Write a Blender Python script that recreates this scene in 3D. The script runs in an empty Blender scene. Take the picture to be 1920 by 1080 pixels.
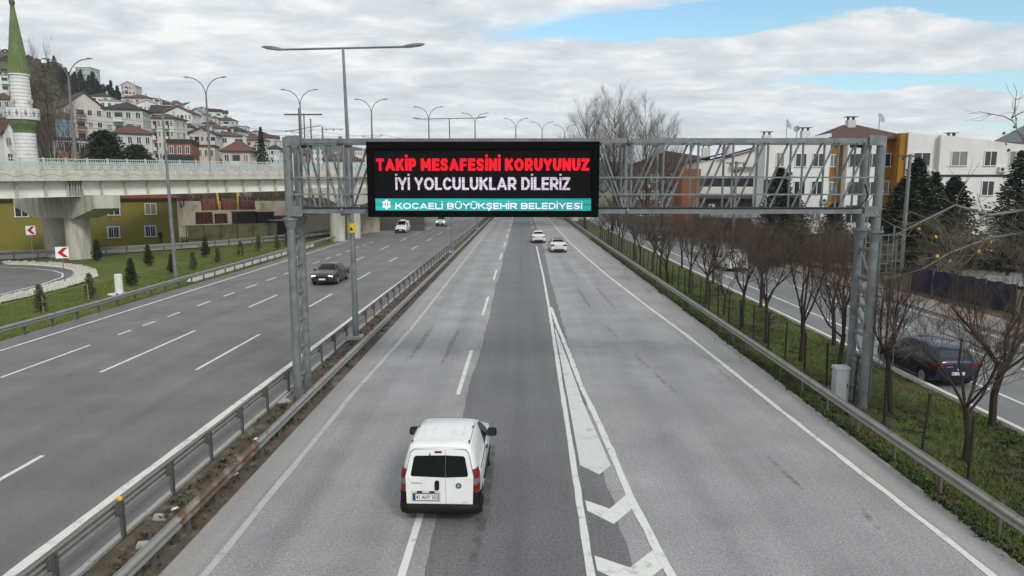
import bpy, bmesh, math, random
import numpy as np
from mathutils import Vector, Matrix
R = math.radians
random.seed(7); rng = np.random.default_rng(7)
sc = bpy.context.scene
col = sc.collection

# ------------------------------------------------------------------ camera
cam_d = bpy.data.cameras.new('camera'); cam = bpy.data.objects.new('camera', cam_d); col.objects.link(cam)
cam.location = (0, 0, 7.0)
cam.rotation_euler = (R(90 - 8.23), 0, R(0.79))
cam_d.sensor_width = 36; cam_d.lens = 36 * 1300 / 1920
cam_d.clip_start = 0.3; cam_d.clip_end = 20000
sc.camera = cam

# ------------------------------------------------------------------ sky and sun
SUN_EL, SUN_AZ = 38.0, 150.0          # elevation; azimuth clockwise from +Y
w = bpy.data.worlds.new('World'); sc.world = w; w.use_nodes = True
nt = w.node_tree; nt.nodes.clear()
def N(t, **k):
    n = nt.nodes.new(t)
    for a, b in k.items(): setattr(n, a, b)
    return n
def Lk(a, b): nt.links.new(a, b)
def M_(op, a, b=None, c=None, clamp=False):
    n = N('ShaderNodeMath', operation=op, use_clamp=clamp)
    for i, v in enumerate((a, b, c)):
        if v is None: continue
        if isinstance(v, (int, float)): n.inputs[i].default_value = v
        else: Lk(v, n.inputs[i])
    return n.outputs[0]
sky = N('ShaderNodeTexSky', sky_type='NISHITA'); sky.sun_disc = False
sky.sun_elevation = R(SUN_EL); sky.sun_rotation = R(SUN_AZ); sky.air_density = 1.0; sky.dust_density = 1.2; sky.ozone_density = 1.6
tc = N('ShaderNodeTexCoord'); sp = N('ShaderNodeSeparateXYZ'); Lk(tc.outputs['Generated'], sp.inputs[0])
zz = M_('ADD', M_('MAXIMUM', sp.outputs[2], 0.0), 0.10)
px = M_('DIVIDE', sp.outputs[0], zz); py = M_('DIVIDE', sp.outputs[1], zz)
cb = N('ShaderNodeCombineXYZ'); Lk(px, cb.inputs[0]); Lk(py, cb.inputs[1]); cb.inputs[2].default_value = 3.7
def noise(scale, detail, rough, dist, vec, off=(0, 0, 0), rot=0.0, scl=(1, 1, 1)):
    mp = N('ShaderNodeMapping'); mp.inputs['Location'].default_value = off; mp.inputs['Scale'].default_value = scl
    mp.inputs['Rotation'].default_value = (0, 0, rot)
    Lk(vec, mp.inputs[0])
    n = N('ShaderNodeTexNoise'); Lk(mp.outputs[0], n.inputs['Vector'])
    n.inputs['Scale'].default_value = scale; n.inputs['Detail'].default_value = detail
    n.inputs['Roughness'].default_value = rough; n.inputs['Distortion'].default_value = dist
    return n.outputs['Fac']
big = noise(0.33, 5, 0.5, 0.3, cb.outputs[0], SKY_OFF if 'SKY_OFF' in globals() else (3.0, 1.0, 0), R(-20), (0.8, 1.25, 1))
med = noise(1.5, 9, 0.60, 0.35, cb.outputs[0], (0, 5, 0), R(-15), (0.9, 1.15, 1))
fin = noise(3.4, 9, 0.62, 0.35, cb.outputs[0], (9, 2, 0), R(-10), (0.9, 1.15, 1))
# cloud streets: unbroken towards the west (left), parting in bands of blue towards the east (right)
wv = M_('ADD', M_('ADD', M_('MULTIPLY', px, 0.29), M_('MULTIPLY', py, 0.96)), M_('ADD', M_('MULTIPLY', M_('SUBTRACT', med, 0.5), 0.9), M_('MULTIPLY', M_('SUBTRACT', big, 0.5), 0.8)))
band = M_('MAXIMUM', M_('COSINE', M_('MULTIPLY', M_('SUBTRACT', wv, 2.96), 2 * math.pi / 1.33)), 0.0)
amr = N('ShaderNodeMapRange'); Lk(M_('SUBTRACT', px, M_('MULTIPLY', M_('MAXIMUM', M_('SUBTRACT', wv, 3.2), 0.0), 1.25)), amr.inputs[0]); amr.inputs[1].default_value = -0.35; amr.inputs[2].default_value = 0.55; amr.inputs[3].default_value = 0.0; amr.inputs[4].default_value = 0.56
cov = M_('SUBTRACT', M_('ADD', M_('ADD', M_('MULTIPLY', M_('SUBTRACT', big, 0.5), 0.35), M_('MULTIPLY', M_('SUBTRACT', med, 0.5), 0.75)), 0.80), M_('MULTIPLY', band, amr.outputs[0]))
def ramp(v, stops):
    r = N('ShaderNodeValToRGB'); Lk(v, r.inputs[0])
    e = r.color_ramp.elements
    e[0].position, e[0].color = stops[0][0], (*stops[0][1], 1)
    e[1].position, e[1].color = stops[-1][0], (*stops[-1][1], 1)
    for p_, c_ in stops[1:-1]:
        k = e.new(p_); k.color = (*c_, 1)
    return r.outputs[0]
mask = ramp(cov, [(0.45, (0, 0, 0)), (0.53, (0.55,) * 3), (0.64, (1, 1, 1))])
shade = ramp(M_('ADD', M_('MULTIPLY', fin, 0.62), M_('MULTIPLY', med, 0.38)), [(0.37, (4.9, 5.4, 5.8)), (0.50, (6.4, 6.75, 7.0)), (0.61, (8.4, 8.4, 8.4))])
mx = N('ShaderNodeMixRGB'); Lk(mask, mx.inputs[0]); Lk(shade, mx.inputs[2])
blue = N('ShaderNodeMixRGB', blend_type='MULTIPLY'); blue.inputs[0].default_value = 1; Lk(sky.outputs[0], blue.inputs[1]); blue.inputs[2].default_value = (1.32, 1.64, 1.55, 1)
Lk(blue.outputs[0], mx.inputs[1])
# a pale milky band towards the horizon
hz = M_('POWER', M_('SUBTRACT', 1.0, M_('MINIMUM', M_('MULTIPLY', M_('MAXIMUM', sp.outputs[2], 0.0), 4.5), 1.0)), 2.0)
mh = N('ShaderNodeMixRGB'); Lk(M_('MULTIPLY', hz, 0.55), mh.inputs[0]); Lk(mx.outputs[0], mh.inputs[1]); mh.inputs[2].default_value = (6.6, 7.3, 7.7, 1)
bg = N('ShaderNodeBackground'); bg.inputs[1].default_value = 0.1; Lk(mh.outputs[0], bg.inputs[0])
wo = N('ShaderNodeOutputWorld'); Lk(bg.outputs[0], wo.inputs[0])

sun_d = bpy.data.lights.new('sun', 'SUN'); sun = bpy.data.objects.new('sun', sun_d); col.objects.link(sun)
sun_d.energy = 1.5; sun_d.angle = R(12); sun_d.color = (1.0, 0.955, 0.89)
sv = Vector((math.sin(R(SUN_AZ)) * math.cos(R(SUN_EL)), math.cos(R(SUN_AZ)) * math.cos(R(SUN_EL)), math.sin(R(SUN_EL))))
sun.rotation_euler = sv.to_track_quat('Z', 'Y').to_euler(); sun.location = (30, -40, 60)

vs = sc.view_settings; vs.view_transform = 'Standard'; vs.look = 'None'; vs.gamma = 1.0; vs.exposure = 0.30; vs.use_curve_mapping = False
sc.cycles.use_denoising = True
sc.cycles.max_bounces = 6; sc.cycles.diffuse_bounces = 3; sc.cycles.transparent_max_bounces = 16
sc.cycles.volume_bounces = 1

# ------------------------------------------------------------------ helpers
class MB:
    """collects shapes into one mesh"""
    def __init__(s): s.v = []; s.f = []; s.m = []
    def add(s, vs, fs, m=0):
        o = len(s.v); s.v += [tuple(q) for q in vs]
        for f in fs: s.f.append(tuple(i + o for i in f)); s.m.append(m)
    def box(s, x0, x1, y0, y1, z0, z1, m=0, tf=None):
        vs = [Vector((x, y, z)) for z in (z0, z1) for y in (y0, y1) for x in (x0, x1)]
        if tf: vs = [tf @ v for v in vs]
        s.add(vs, [(0, 2, 3, 1), (4, 5, 7, 6), (0, 1, 5, 4), (2, 6, 7, 3), (0, 4, 6, 2), (1, 3, 7, 5)], m)
    def tube(s, pts, rad, n=6, m=0, cap=True):
        pts = [Vector(p) for p in pts]
        if not hasattr(rad, '__len__'): rad = [rad] * len(pts)
        o = len(s.v); prev = None
        for i, p in enumerate(pts):
            d = (pts[min(i + 1, len(pts) - 1)] - pts[max(i - 1, 0)]).normalized()
            a = prev if prev else (Vector((0, 0, 1)) if abs(d.z) < .9 else Vector((1, 0, 0)))
            u = (a - d * a.dot(d)).normalized(); prev = u; v = d.cross(u)
            for k in range(n):
                t = 2 * math.pi * k / n
                s.v.append(tuple(p + (u * math.cos(t) + v * math.sin(t)) * rad[i]))
        for i in range(len(pts) - 1):
            for k in range(n):
                a = o + i * n + k; b = o + i * n + (k + 1) % n
                s.f.append((a, b, b + n, a + n)); s.m.append(m)
        if cap:
            s.f.append(tuple(o + k for k in reversed(range(n)))); s.m.append(m)
            e = o + (len(pts) - 1) * n; s.f.append(tuple(e + k for k in range(n))); s.m.append(m)
    def lathe(s, prof, n=16, m=0, center=(0, 0, 0), ms=None):
        o = len(s.v); cx, cy, cz = center
        for (r, z) in prof:
            for k in range(n):
                t = 2 * math.pi * k / n; s.v.append((cx + r * math.cos(t), cy + r * math.sin(t), cz + z))
        for i in range(len(prof) - 1):
            for k in range(n):
                a = o + i * n + k; b = o + i * n + (k + 1) % n
                s.f.append((a, b, b + n, a + n)); s.m.append(ms[i] if ms else m)
        s.f.append(tuple(o + k for k in reversed(range(n)))); s.m.append(ms[0] if ms else m)
        e = o + (len(prof) - 1) * n; s.f.append(tuple(e + k for k in range(n))); s.m.append(ms[-1] if ms else m)
    def prism(s, poly, y0, y1, m=0, tf=None):
        """poly in (x, z), extruded along y from y0 (front) to y1"""
        n = len(poly); vs = [Vector((x, y0, z)) for x, z in poly] + [Vector((x, y1, z)) for x, z in poly]
        if tf: vs = [tf @ v for v in vs]
        fs = [tuple(range(n)), tuple(reversed(range(n, 2 * n)))] + [(i, i + n, (i + 1) % n + n, (i + 1) % n) for i in range(n)]
        s.add(vs, fs, m)
    def slab(s, poly, z0, z1, m=0):
        """poly in (x, y), counter-clockwise"""
        n = len(poly); vs = [(x, y, z0) for x, y in poly] + [(x, y, z1) for x, y in poly]
        s.add(vs, [tuple(reversed(range(n))), tuple(range(n, 2 * n))] + [(i, (i + 1) % n, (i + 1) % n + n, i + n) for i in range(n)], m)
    def mesh(s, name, mats, smooth=False, uvs=False):
        me = bpy.data.meshes.new(name); me.from_pydata(s.v, [], s.f)
        for mt in (mats if isinstance(mats, (list, tuple)) else [mats]): me.materials.append(mt)
        me.polygons.foreach_set('material_index', s.m)
        if smooth: me.polygons.foreach_set('use_smooth', [True] * len(s.f))
        me.update(); return me
    def build(s, name, mats, parent=None, loc=(0, 0, 0), rot=(0, 0, 0), smooth=False, **k):
        return place(name, s.mesh(name, mats, smooth), parent, loc, rot, **k)

def place(name, me, parent=None, loc=(0, 0, 0), rot=(0, 0, 0), scale=None, label=None, cat=None, group=None, kind=None):
    o = bpy.data.objects.new(name, me); col.objects.link(o)
    o.parent = parent; o.location = loc; o.rotation_euler = rot
    if scale is not None: o.scale = scale if hasattr(scale, '__len__') else (scale,) * 3
    if label: o['label'] = label
    if cat: o['category'] = cat
    if group: o['group'] = group
    if kind: o['kind'] = kind
    return o
def thing(name, label, cat, loc=(0, 0, 0), rot=(0, 0, 0), group=None, scale=None):
    return place(name, None, None, loc, rot, scale, label, cat, group)
def kids(o): return KIDS.get(o.name, [])
def copy_tree(o, parent=None, loc=None, rot=None, label=None, scale=None):
    c = o.copy(); col.objects.link(c); c.parent = parent
    if loc is not None: c.location = loc
    if rot is not None: c.rotation_euler = rot
    if scale is not None: c.scale = scale if hasattr(scale, '__len__') else (scale,) * 3
    if label: c['label'] = label
    for ch in list(o.children): copy_tree(ch, c)
    return c
ORD = ['nearest', 'second', 'third', 'fourth', 'fifth', 'sixth', 'seventh', 'eighth', 'ninth', 'tenth', 'eleventh', 'twelfth', 'thirteenth', 'fourteenth',
       'fifteenth', 'sixteenth', 'seventeenth', 'eighteenth', 'nineteenth', 'twentieth', 'twenty-first', 'twenty-second', 'twenty-third', 'twenty-fourth', 'twenty-fifth',
       'twenty-sixth', 'twenty-seventh', 'twenty-eighth', 'twenty-ninth', 'thirtieth']
def smooth_by_angle(me, ang=40):
    me.polygons.foreach_set('use_smooth', [True] * len(me.polygons))
    try: me.set_sharp_from_angle(angle=R(ang))
    except Exception: pass

# ------------------------------------------------------------------ materials
MATS = {}
def mat(name, colr, rough=0.6, metal=0.0, spec=0.16, var=0.0, vscale=3.0, fine=0.0, fscale=60.0, bump=0.0, bscale=40.0, stain=None, sscale=0.6, sthr=(0.5, 0.7), stretch=(1, 1, 1), coat=0.0, emit=None, es=1.0, space='Object'):
    if name in MATS: return MATS[name]
    m = bpy.data.materials.new(name); m.use_nodes = True; MATS[name] = m
    t = m.node_tree; b = t.nodes['Principled BSDF']
    b.inputs['Roughness'].default_value = rough; b.inputs['Metallic'].default_value = metal
    b.inputs['Specular IOR Level'].default_value = spec
    if coat: b.inputs['Coat Weight'].default_value = coat; b.inputs['Coat Roughness'].default_value = 0.05
    if emit: b.inputs['Emission Color'].default_value = (*emit, 1); b.inputs['Emission Strength'].default_value = es
    def nn(k, **kw):
        n = t.nodes.new(k)
        for a, v in kw.items(): setattr(n, a, v)
        return n
    if space == 'World':
        g = nn('ShaderNodeNewGeometry'); vec = g.outputs['Position']
    else:
        g = nn('ShaderNodeTexCoord'); vec = g.outputs['Object']
    mp = nn('ShaderNodeMapping'); mp.inputs['Scale'].default_value = stretch; t.links.new(vec, mp.inputs[0]); vec = mp.outputs[0]
    def noi(scale, det=5, ro=.55):
        n = nn('ShaderNodeTexNoise'); n.inputs['Scale'].default_value = scale; n.inputs['Detail'].default_value = det; n.inputs['Roughness'].default_value = ro
        t.links.new(vec, n.inputs['Vector']); return n.outputs['Fac']
    cur = None
    def bright(fac, amt, cur):
        r = nn('ShaderNodeMapRange'); t.links.new(fac, r.inputs[0]); r.inputs[1].default_value = .25; r.inputs[2].default_value = .75
        r.inputs[3].default_value = 1 - amt; r.inputs[4].default_value = 1 + amt
        x = nn('ShaderNodeVectorMath', operation='SCALE')
        if cur is None: x.inputs[0].default_value = colr
        else: t.links.new(cur, x.inputs[0])
        t.links.new(r.outputs[0], x.inputs['Scale']); return x.outputs[0]
    if var: cur = bright(noi(vscale), var, cur)
    if fine: cur = bright(noi(fscale, 3, .6), fine, cur)
    if stain:
        r = nn('ShaderNodeMapRange'); t.links.new(noi(sscale, 7, .62), r.inputs[0]); r.inputs[1].default_value, r.inputs[2].default_value = sthr
        x = nn('ShaderNodeMixRGB'); t.links.new(r.outputs[0], x.inputs[0]); x.inputs[2].default_value = (*stain, 1)
        if cur is None: x.inputs[1].default_value = (*colr, 1)
        else: t.links.new(cur, x.inputs[1])
        cur = x.outputs[0]
    if cur is None: b.inputs['Base Color'].default_value = (*colr, 1)
    else: t.links.new(cur, b.inputs['Base Color'])
    if bump:
        bp = nn('ShaderNodeBump'); bp.inputs['Strength'].default_value = bump; bp.inputs['Distance'].default_value = 0.02
        t.links.new(noi(bscale, 4), bp.inputs['Height']); t.links.new(bp.outputs[0], b.inputs['Normal'])
    return m

def asphalt(name, base, track=None, spec_amt=0.22, cracks=0.35, patch=0.12):
    """weathered asphalt: aggregate speckle, blotches, streaks along the road, cracks; track = [(x, halfwidth, amount)]"""
    m = bpy.data.materials.new(name); m.use_nodes = True; MATS[name] = m
    t = m.node_tree; b = t.nodes['Principled BSDF']; b.inputs['Roughness'].default_value = .62; b.inputs['Specular IOR Level'].default_value = .38
    L = t.links.new
    def nn(k, **kw):
        n = t.nodes.new(k)
        for a, v in kw.items(): setattr(n, a, v)
        return n
    def mth(op, a, c=None):
        n = nn('ShaderNodeMath', operation=op)
        for i, v in enumerate((a, c)):
            if v is None: continue
            if isinstance(v, (int, float)): n.inputs[i].default_value = v
            else: L(v, n.inputs[i])
        return n.outputs[0]
    g = nn('ShaderNodeNewGeometry'); pos = g.outputs['Position']
    def noi(scale, det, ro, scl=(1, 1, 1)):
        mp = nn('ShaderNodeMapping'); mp.inputs['Scale'].default_value = scl; L(pos, mp.inputs[0])
        n = nn('ShaderNodeTexNoise'); n.inputs['Scale'].default_value = scale; n.inputs['Detail'].default_value = det; n.inputs['Roughness'].default_value = ro
        L(mp.outputs[0], n.inputs['Vector']); return n.outputs['Fac']
    def rng_(f, a, b_, lo, hi):
        r = nn('ShaderNodeMapRange'); L(f, r.inputs[0]); r.inputs[1].default_value = a; r.inputs[2].default_value = b_; r.inputs[3].default_value = lo; r.inputs[4].default_value = hi
        return r.outputs[0]
    f = mth('MULTIPLY', rng_(noi(30, 2, .7), .3, .7, 1 - spec_amt, 1 + spec_amt), rng_(noi(15, 2, .6), .3, .7, 1 - spec_amt * .5, 1 + spec_amt * .5))
    f = mth('MULTIPLY', f, rng_(noi(9, 4, .7), .3, .7, .93, 1.07))
    f = mth('MULTIPLY', f, rng_(noi(.35, 6, .6), .3, .7, 1 - patch, 1 + patch))
    f = mth('MULTIPLY', f, rng_(noi(1.0, 5, .6, (1.4, .045, 1)), .3, .7, .9, 1.1))
    if track:
        sx = nn('ShaderNodeSeparateXYZ'); L(pos, sx.inputs[0])
        wob = mth('MULTIPLY', mth('SUBTRACT', noi(.15, 3, .5, (0, 1, 1)), .5), .5)
        for (x, hw, am) in track:
            d = mth('DIVIDE', mth('ADD', mth('SUBTRACT', sx.outputs[0], x), wob), hw)
            e = mth('EXPONENT' if False else 'POWER', 2.718, mth('MULTIPLY', mth('MULTIPLY', d, d), -1.0))
            f = mth('MULTIPLY', f, mth('SUBTRACT', 1.0, mth('MULTIPLY', e, am)))
    if cracks:
        vo = nn('ShaderNodeTexVoronoi', feature='DISTANCE_TO_EDGE'); vo.inputs['Scale'].default_value = .16
        mp = nn('ShaderNodeMapping'); L(pos, mp.inputs[0])
        wv = nn('ShaderNodeTexNoise'); wv.inputs['Scale'].default_value = .8; wv.inputs['Detail'].default_value = 6; L(pos, wv.inputs['Vector'])
        ad = nn('ShaderNodeVectorMath', operation='MULTIPLY_ADD'); L(wv.outputs['Color'], ad.inputs[0]); ad.inputs[1].default_value = (3, 3, 0); L(mp.outputs[0], ad.inputs[2])
        L(ad.outputs[0], vo.inputs['Vector'])
        thr = rng_(vo.outputs['Distance'], 0.0, 0.006, 1.0, 0.0)
        thr = mth('MULTIPLY', thr, rng_(noi(.09, 3, .5), .52, .62, 0, 1))
        f = mth('MULTIPLY', f, mth('SUBTRACT', 1.0, mth('MULTIPLY', thr, cracks)))
    # small oil spots
    f = mth('MULTIPLY', f, rng_(noi(1.7, 3, .5), .73, .78, 1.0, .72))
    x = nn('ShaderNodeVectorMath', operation='SCALE'); x.inputs[0].default_value = base; L(f, x.inputs['Scale']); L(x.outputs[0], b.inputs['Base Color'])
    bp = nn('ShaderNodeBump'); bp.inputs['Strength'].default_value = .35; bp.inputs['Distance'].default_value = .01; L(noi(60, 2, .6), bp.inputs['Height']); L(bp.outputs[0], b.inputs['Normal'])
    return m

def paint(name, colr, wear=0.5, lines=False):
    """worn road paint: flakes away to what lies under it"""
    m = bpy.data.materials.new(name); m.use_nodes = True; MATS[name] = m
    t = m.node_tree; b = t.nodes['Principled BSDF']; b.inputs['Roughness'].default_value = .7
    L = t.links.new
    g = t.nodes.new('ShaderNodeNewGeometry')
    def noi(scale, det, ro):
        n = t.nodes.new('ShaderNodeTexNoise'); n.inputs['Scale'].default_value = scale; n.inputs['Detail'].default_value = det; n.inputs['Roughness'].default_value = ro; L(g.outputs['Position'], n.inputs['Vector']); return n.outputs['Fac']
    r = t.nodes.new('ShaderNodeMapRange'); L(noi(2.2, 8, .7), r.inputs[0]); r.inputs[1].default_value = .62 - .25 * wear; r.inputs[2].default_value = .72 - .22 * wear
    r.inputs[3].default_value = 1.0; r.inputs[4].default_value = 1 - wear
    r2 = t.nodes.new('ShaderNodeMapRange'); L(noi(40, 3, .6), r2.inputs[0]); r2.inputs[1].default_value = .3; r2.inputs[2].default_value = .7; r2.inputs[3].default_value = .88; r2.inputs[4].default_value = 1.08
    x = t.nodes.new('ShaderNodeVectorMath'); x.operation = 'SCALE'; x.inputs[0].default_value = colr; L(r2.outputs[0], x.inputs['Scale']); L(x.outputs[0], b.inputs['Base Color'])
    L(r.outputs[0], b.inputs['Alpha'])
    return m

white_paint = paint('road_paint_white', (.66, .65, .61), .35)
worn_paint = paint('road_paint_worn', (.44, .435, .41), .3)
concrete = mat('concrete', (.36, .35, .32), .85, var=.12, vscale=.8, fine=.1, fscale=14, stain=(.17, .16, .14), sscale=.7, sthr=(.55, .75), bump=.2)
pale_concrete = mat('pale_concrete', (.62, .60, .55), .85, var=.08, vscale=.6, fine=.06, fscale=12, stain=(.4, .38, .33), sscale=.5, sthr=(.55, .8), bump=.15)
galv = mat('galvanised_steel', (.185, .198, .202), .5, .3, var=.28, vscale=3.5, fine=.14, fscale=30, stain=(.13, .115, .10), sscale=1.6, sthr=(.58, .72))
galv_rail = mat('guardrail_steel', (.31, .30, .28), .55, .3, var=.15, vscale=1.2, fine=.1, fscale=25, stain=(.17, .14, .11), sscale=1.2, sthr=(.56, .72))
dark_steel = mat('dark_steel', (.07, .068, .062), .6, .3, var=.2, vscale=4)
rust = mat('rusty_steel', (.17, .105, .07), .8, .1, var=.25, vscale=6, fine=.2, fscale=30, stain=(.3, .27, .24), sscale=2.2, sthr=(.5, .65))
black_plastic = mat('black_plastic', (.010, .010, .011), .6, var=.15, vscale=8)
rubber = mat('tyre_rubber', (.02, .02, .021), .85, var=.2, vscale=10)
alloy = mat('alloy_wheel', (.45, .46, .47), .35, .8)
glass_dark = mat('dark_glass', (.005, .006, .007), .04, spec=.28)
glass_clear = mat('tinted_glass', (.022, .028, .032), .05, spec=.6)
red_lamp = mat('red_lamp_lens', (.17, .008, .012), .25, coat=.25)
grey_lamp = mat('smoked_lamp_lens', (.17, .13, .13), .2, coat=.5)
head_lamp = mat('lit_headlamp', (.8, .82, .85), .2, emit=(.9, .95, 1.0), es=1.6)
head_off = mat('headlamp_lens', (.5, .52, .54), .12, coat=.5)
chrome = mat('chrome_trim', (.6, .6, .6), .15, 1.0)
plate_white = mat('plate_white', (.72, .72, .70), .5)
plate_blue = mat('plate_blue', (.02, .06, .30), .5)
ink = mat('plate_ink', (.01, .01, .01), .6)
# ------------------------------------------------------------------ ground and roads
def fbm(x, y, s=1.0, seed=0.0):
    return (math.sin(x * 1.3 * s + seed) * math.cos(y * 1.1 * s + seed * 1.7) + .5 * math.sin(x * 2.9 * s - y * 2.3 * s + seed) + .25 * math.sin(x * 6.1 * s + y * 5.3 * s + 2 * seed)) / 1.75
def grid(name, m, xs, ys, zf, kind='structure', parent=None, **k):
    b = MB(); nx = len(xs)
    b.v = [(x, y, zf(x, y)) for y in ys for x in xs]
    b.f = [(j * nx + i, j * nx + i + 1, (j + 1) * nx + i + 1, (j + 1) * nx + i) for j in range(len(ys) - 1) for i in range(nx - 1)]
    b.m = [0] * len(b.f)
    return b.build(name, m, parent, smooth=True, kind=kind, **k)
def sheet(name, m, x0, x1, y0, y1, z, n=1, kind='structure', parent=None):
    return grid(name, m, np.linspace(x0, x1, 2).tolist(), np.linspace(y0, y1, n + 1).tolist(), lambda x, y: z, kind, parent)

dirt = mat('dry_ground', (.105, .095, .06), .95, var=.3, vscale=.25, fine=.25, fscale=6, stain=(.07, .085, .03), sscale=.12, sthr=(.4, .6), bump=.4, bscale=8, space='World')
lawn_m = mat('lawn_turf', (.098, .122, .024), .95, var=.28, vscale=.5, fine=.35, fscale=18, stain=(.115, .095, .045), sscale=.45, sthr=(.50, .70), bump=.5, bscale=30, space='World')
verge_m = mat('verge_soil', (.068, .090, .024), .95, var=.35, vscale=.8, fine=.4, fscale=14, stain=(.085, .060, .040), sscale=.55, sthr=(.47, .58), bump=.7, bscale=14, space='World')
soil_m = mat('median_soil', (.095, .075, .055), .95, var=.35, vscale=2.5, fine=.35, fscale=22, stain=(.17, .15, .125), sscale=1.1, sthr=(.55, .68), bump=.8, bscale=12, space='World')

sheet('ground', dirt, -6000, 6000, -300, 6500, -0.55)
asp_r = asphalt('asphalt_weathered', (.280, .271, .272), [(-4.85, .45, .14), (-3.1, .45, .14), (4.0, .5, .11), (5.9, .5, .11)], .32, .35, .17)
asp_d = asphalt('asphalt_resurfaced', (.140, .136, .138), [(-.75, .4, .06), (.75, .4, .1), (-.02, .28, .16)], .36, 0, .10)
asp_l = asphalt('asphalt_dark', (.150, .141, .135), [(-11.8, .5, .11), (-10.2, .5, .11), (-15.3, .5, .10), (-13.5, .5, .10), (-18.6, .5, .08), (-17.0, .5, .08)], .16, .3, .20)
asp_s = asphalt('asphalt_shoulder', (.30, .288, .275), None, .12, .5, .08)
asp_st = asphalt('asphalt_street', (.175, .172, .168), [(18, .4, .08), (19.4, .4, .08)], .16, .5)

road_r = sheet('right_carriageway', asp_r, -6.62, 9.4, -15, 700, 0.0, 20)
road_l = sheet('left_carriageway', asp_l, -24.0, -8.1, -15, 700, 0.0, 20)
def strip(name, m, pts, wid, z, parent, jag=0.0, closed=False):
    """ribbon of a given width following pts on the ground"""
    b = MB(); n = len(pts); L_ = []; R_ = []
    for i, p in enumerate(pts):
        a = Vector(pts[max(i - 1, 0)]); c = Vector(pts[min(i + 1, n - 1)]); d = (c - a).normalized(); q = Vector((d.y, -d.x))
        wv = wid[i] if hasattr(wid, '__len__') else wid
        j1 = random.uniform(-jag, jag); j2 = random.uniform(-jag, jag)
        L_.append(Vector(p) - q * (wv / 2 + j1)); R_.append(Vector(p) + q * (wv / 2 + j2))
    vs = [(p.x, p.y, z) for p in L_] + [(p.x, p.y, z) for p in R_]
    b.add(vs, [(i, n + i, n + i + 1, i + 1) for i in range(n - 1)])
    return b.build(name, m, parent)
def flat(name, m, poly, z, parent):
    b = MB(); b.add([(x, y, z) for x, y in poly], [tuple(range(len(poly)))]); return b.build(name, m, parent)
def dens(pts, step=1.0):
    out = []
    for a, c in zip(pts[:-1], pts[1:]):
        k = max(1, int(math.dist(a, c) / step))
        out += [(a[0] + (c[0] - a[0]) * i / k, a[1] + (c[1] - a[1]) * i / k) for i in range(k)]
    return out + [pts[-1]]

# resurfaced lane, pale shoulders
b = MB(); ys = np.concatenate([np.arange(-15, 60, .5), np.arange(60, 700, 8)]).tolist()
Lx = [-1.8 + random.uniform(-.025, .025) + .045 * math.sin(y * .23) + .03 * math.sin(y * .71) for y in ys]
def seam_r(y): return 2.06 if y < 16 else 2.06 + (y - 16) * .005 if y < 54 else 2.25 + min(.45, (y - 54) * .012)
Rx = [seam_r(y) + random.uniform(-.05, .05) for y in ys]
b.add([(x, y, .004) for x, y in zip(Lx, ys)] + [(x, y, .004) for x, y in zip(Rx, ys)], [(i, len(ys) + i, len(ys) + i + 1, i + 1) for i in range(len(ys) - 1)])
b.build('resurfaced_lane', asp_d, road_r)
flat('left_shoulder', asp_s, [(-6.62, -15), (-5.95, -15), (-5.75, 700), (-6.62, 700)], .004, road_r)
Redge = [(8.75, -15), (8.62, 8), (8.6, 12), (8.43, 16.5), (8.26, 20.8), (7.94, 32.2), (7.5, 41), (7.12, 50.4), (6.95, 54.4), (6.52, 72.2), (6.2, 91), (6.1, 118), (6.1, 700)]
b = MB(); b.add([(x + .12, y, .004) for x, y in Redge] + [(9.39, y, .004) for x, y in Redge], [(i, len(Redge) + i, len(Redge) + i + 1, i + 1) for i in range(len(Redge) - 1)])
b.build('right_shoulder', asp_s, road_r)

# painted lines of the right carriageway
strip('edge_line', worn_paint, dens([(-5.76, -10), (-5.78, 23), (-5.52, 34), (-5.52, 74), (-5.6, 135), (-5.6, 500)], .7), .16, .008, road_r, .018)
strip('edge_line', white_paint, dens(Redge[1:], .6), .17, .009, road_r, .02)
for k in range(18):
    y0 = 7.9 + 15.0 * k
    flat('lane_dash', white_paint, [(-2.25 + .006 * min(k, 8) * 2, y0), (-2.10 + .012 * min(k, 8), y0), (-2.10 + .012 * min(k, 8), y0 + 6.5), (-2.25 + .012 * min(k, 8), y0 + 6.5)], .009, road_r)
strip('gore_line', white_paint, dens([(1.18, -5), (1.28, 11.8), (1.43, 24.2), (1.62, 39.8), (1.74, 54.6), (1.80, 84)], .7), .15, .010, road_r, .012)
for k in range(14):
    y0 = 90 + 15 * k; flat('lane_dash', white_paint, [(1.9, y0), (2.04, y0), (2.04, y0 + 6.5), (1.9, y0 + 6.5)], .010, road_r)
strip('gore_line', white_paint, dens([(3.4, -2), (2.73, 11.8), (2.52, 14.6), (2.42, 17.9), (2.13, 24.2), (2.02, 29.2), (1.85, 35), (1.74, 40.5)], .5), [.17] * 200, .011, road_r, .02)
gore_fill = paint('road_paint_grey', (.60, .595, .565), .3)
b = MB(); fl = [(1.50, 16.85), (1.56, 22), (1.62, 28), (1.66, 34)]; fr = [(2.28, 16.85), (2.04, 22), (1.90, 28), (1.72, 34)]
b.add([(x, y, .008) for x, y in fl] + [(x, y, .008) for x, y in fr] + [(1.93, 16.28, .008)], [(0, 4, 5, 1), (1, 5, 6, 2), (2, 6, 7, 3), (8, 4, 0)])
b.build('gore_fill', gore_fill, road_r)
for y0 in (13.74, 11.35, 8.95):
    s = (13.74 - y0) * .085
    flat('chevron', white_paint, [(1.45 - s * .2, y0 + 1.12), (1.45 - s * .2, y0 + .60), (1.95 + s * .45, y0), (2.52 + s, y0 + .80), (2.40 + s, y0 + 1.38), (1.95 + s * .4, y0 + .70)], .008, road_r)

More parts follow.
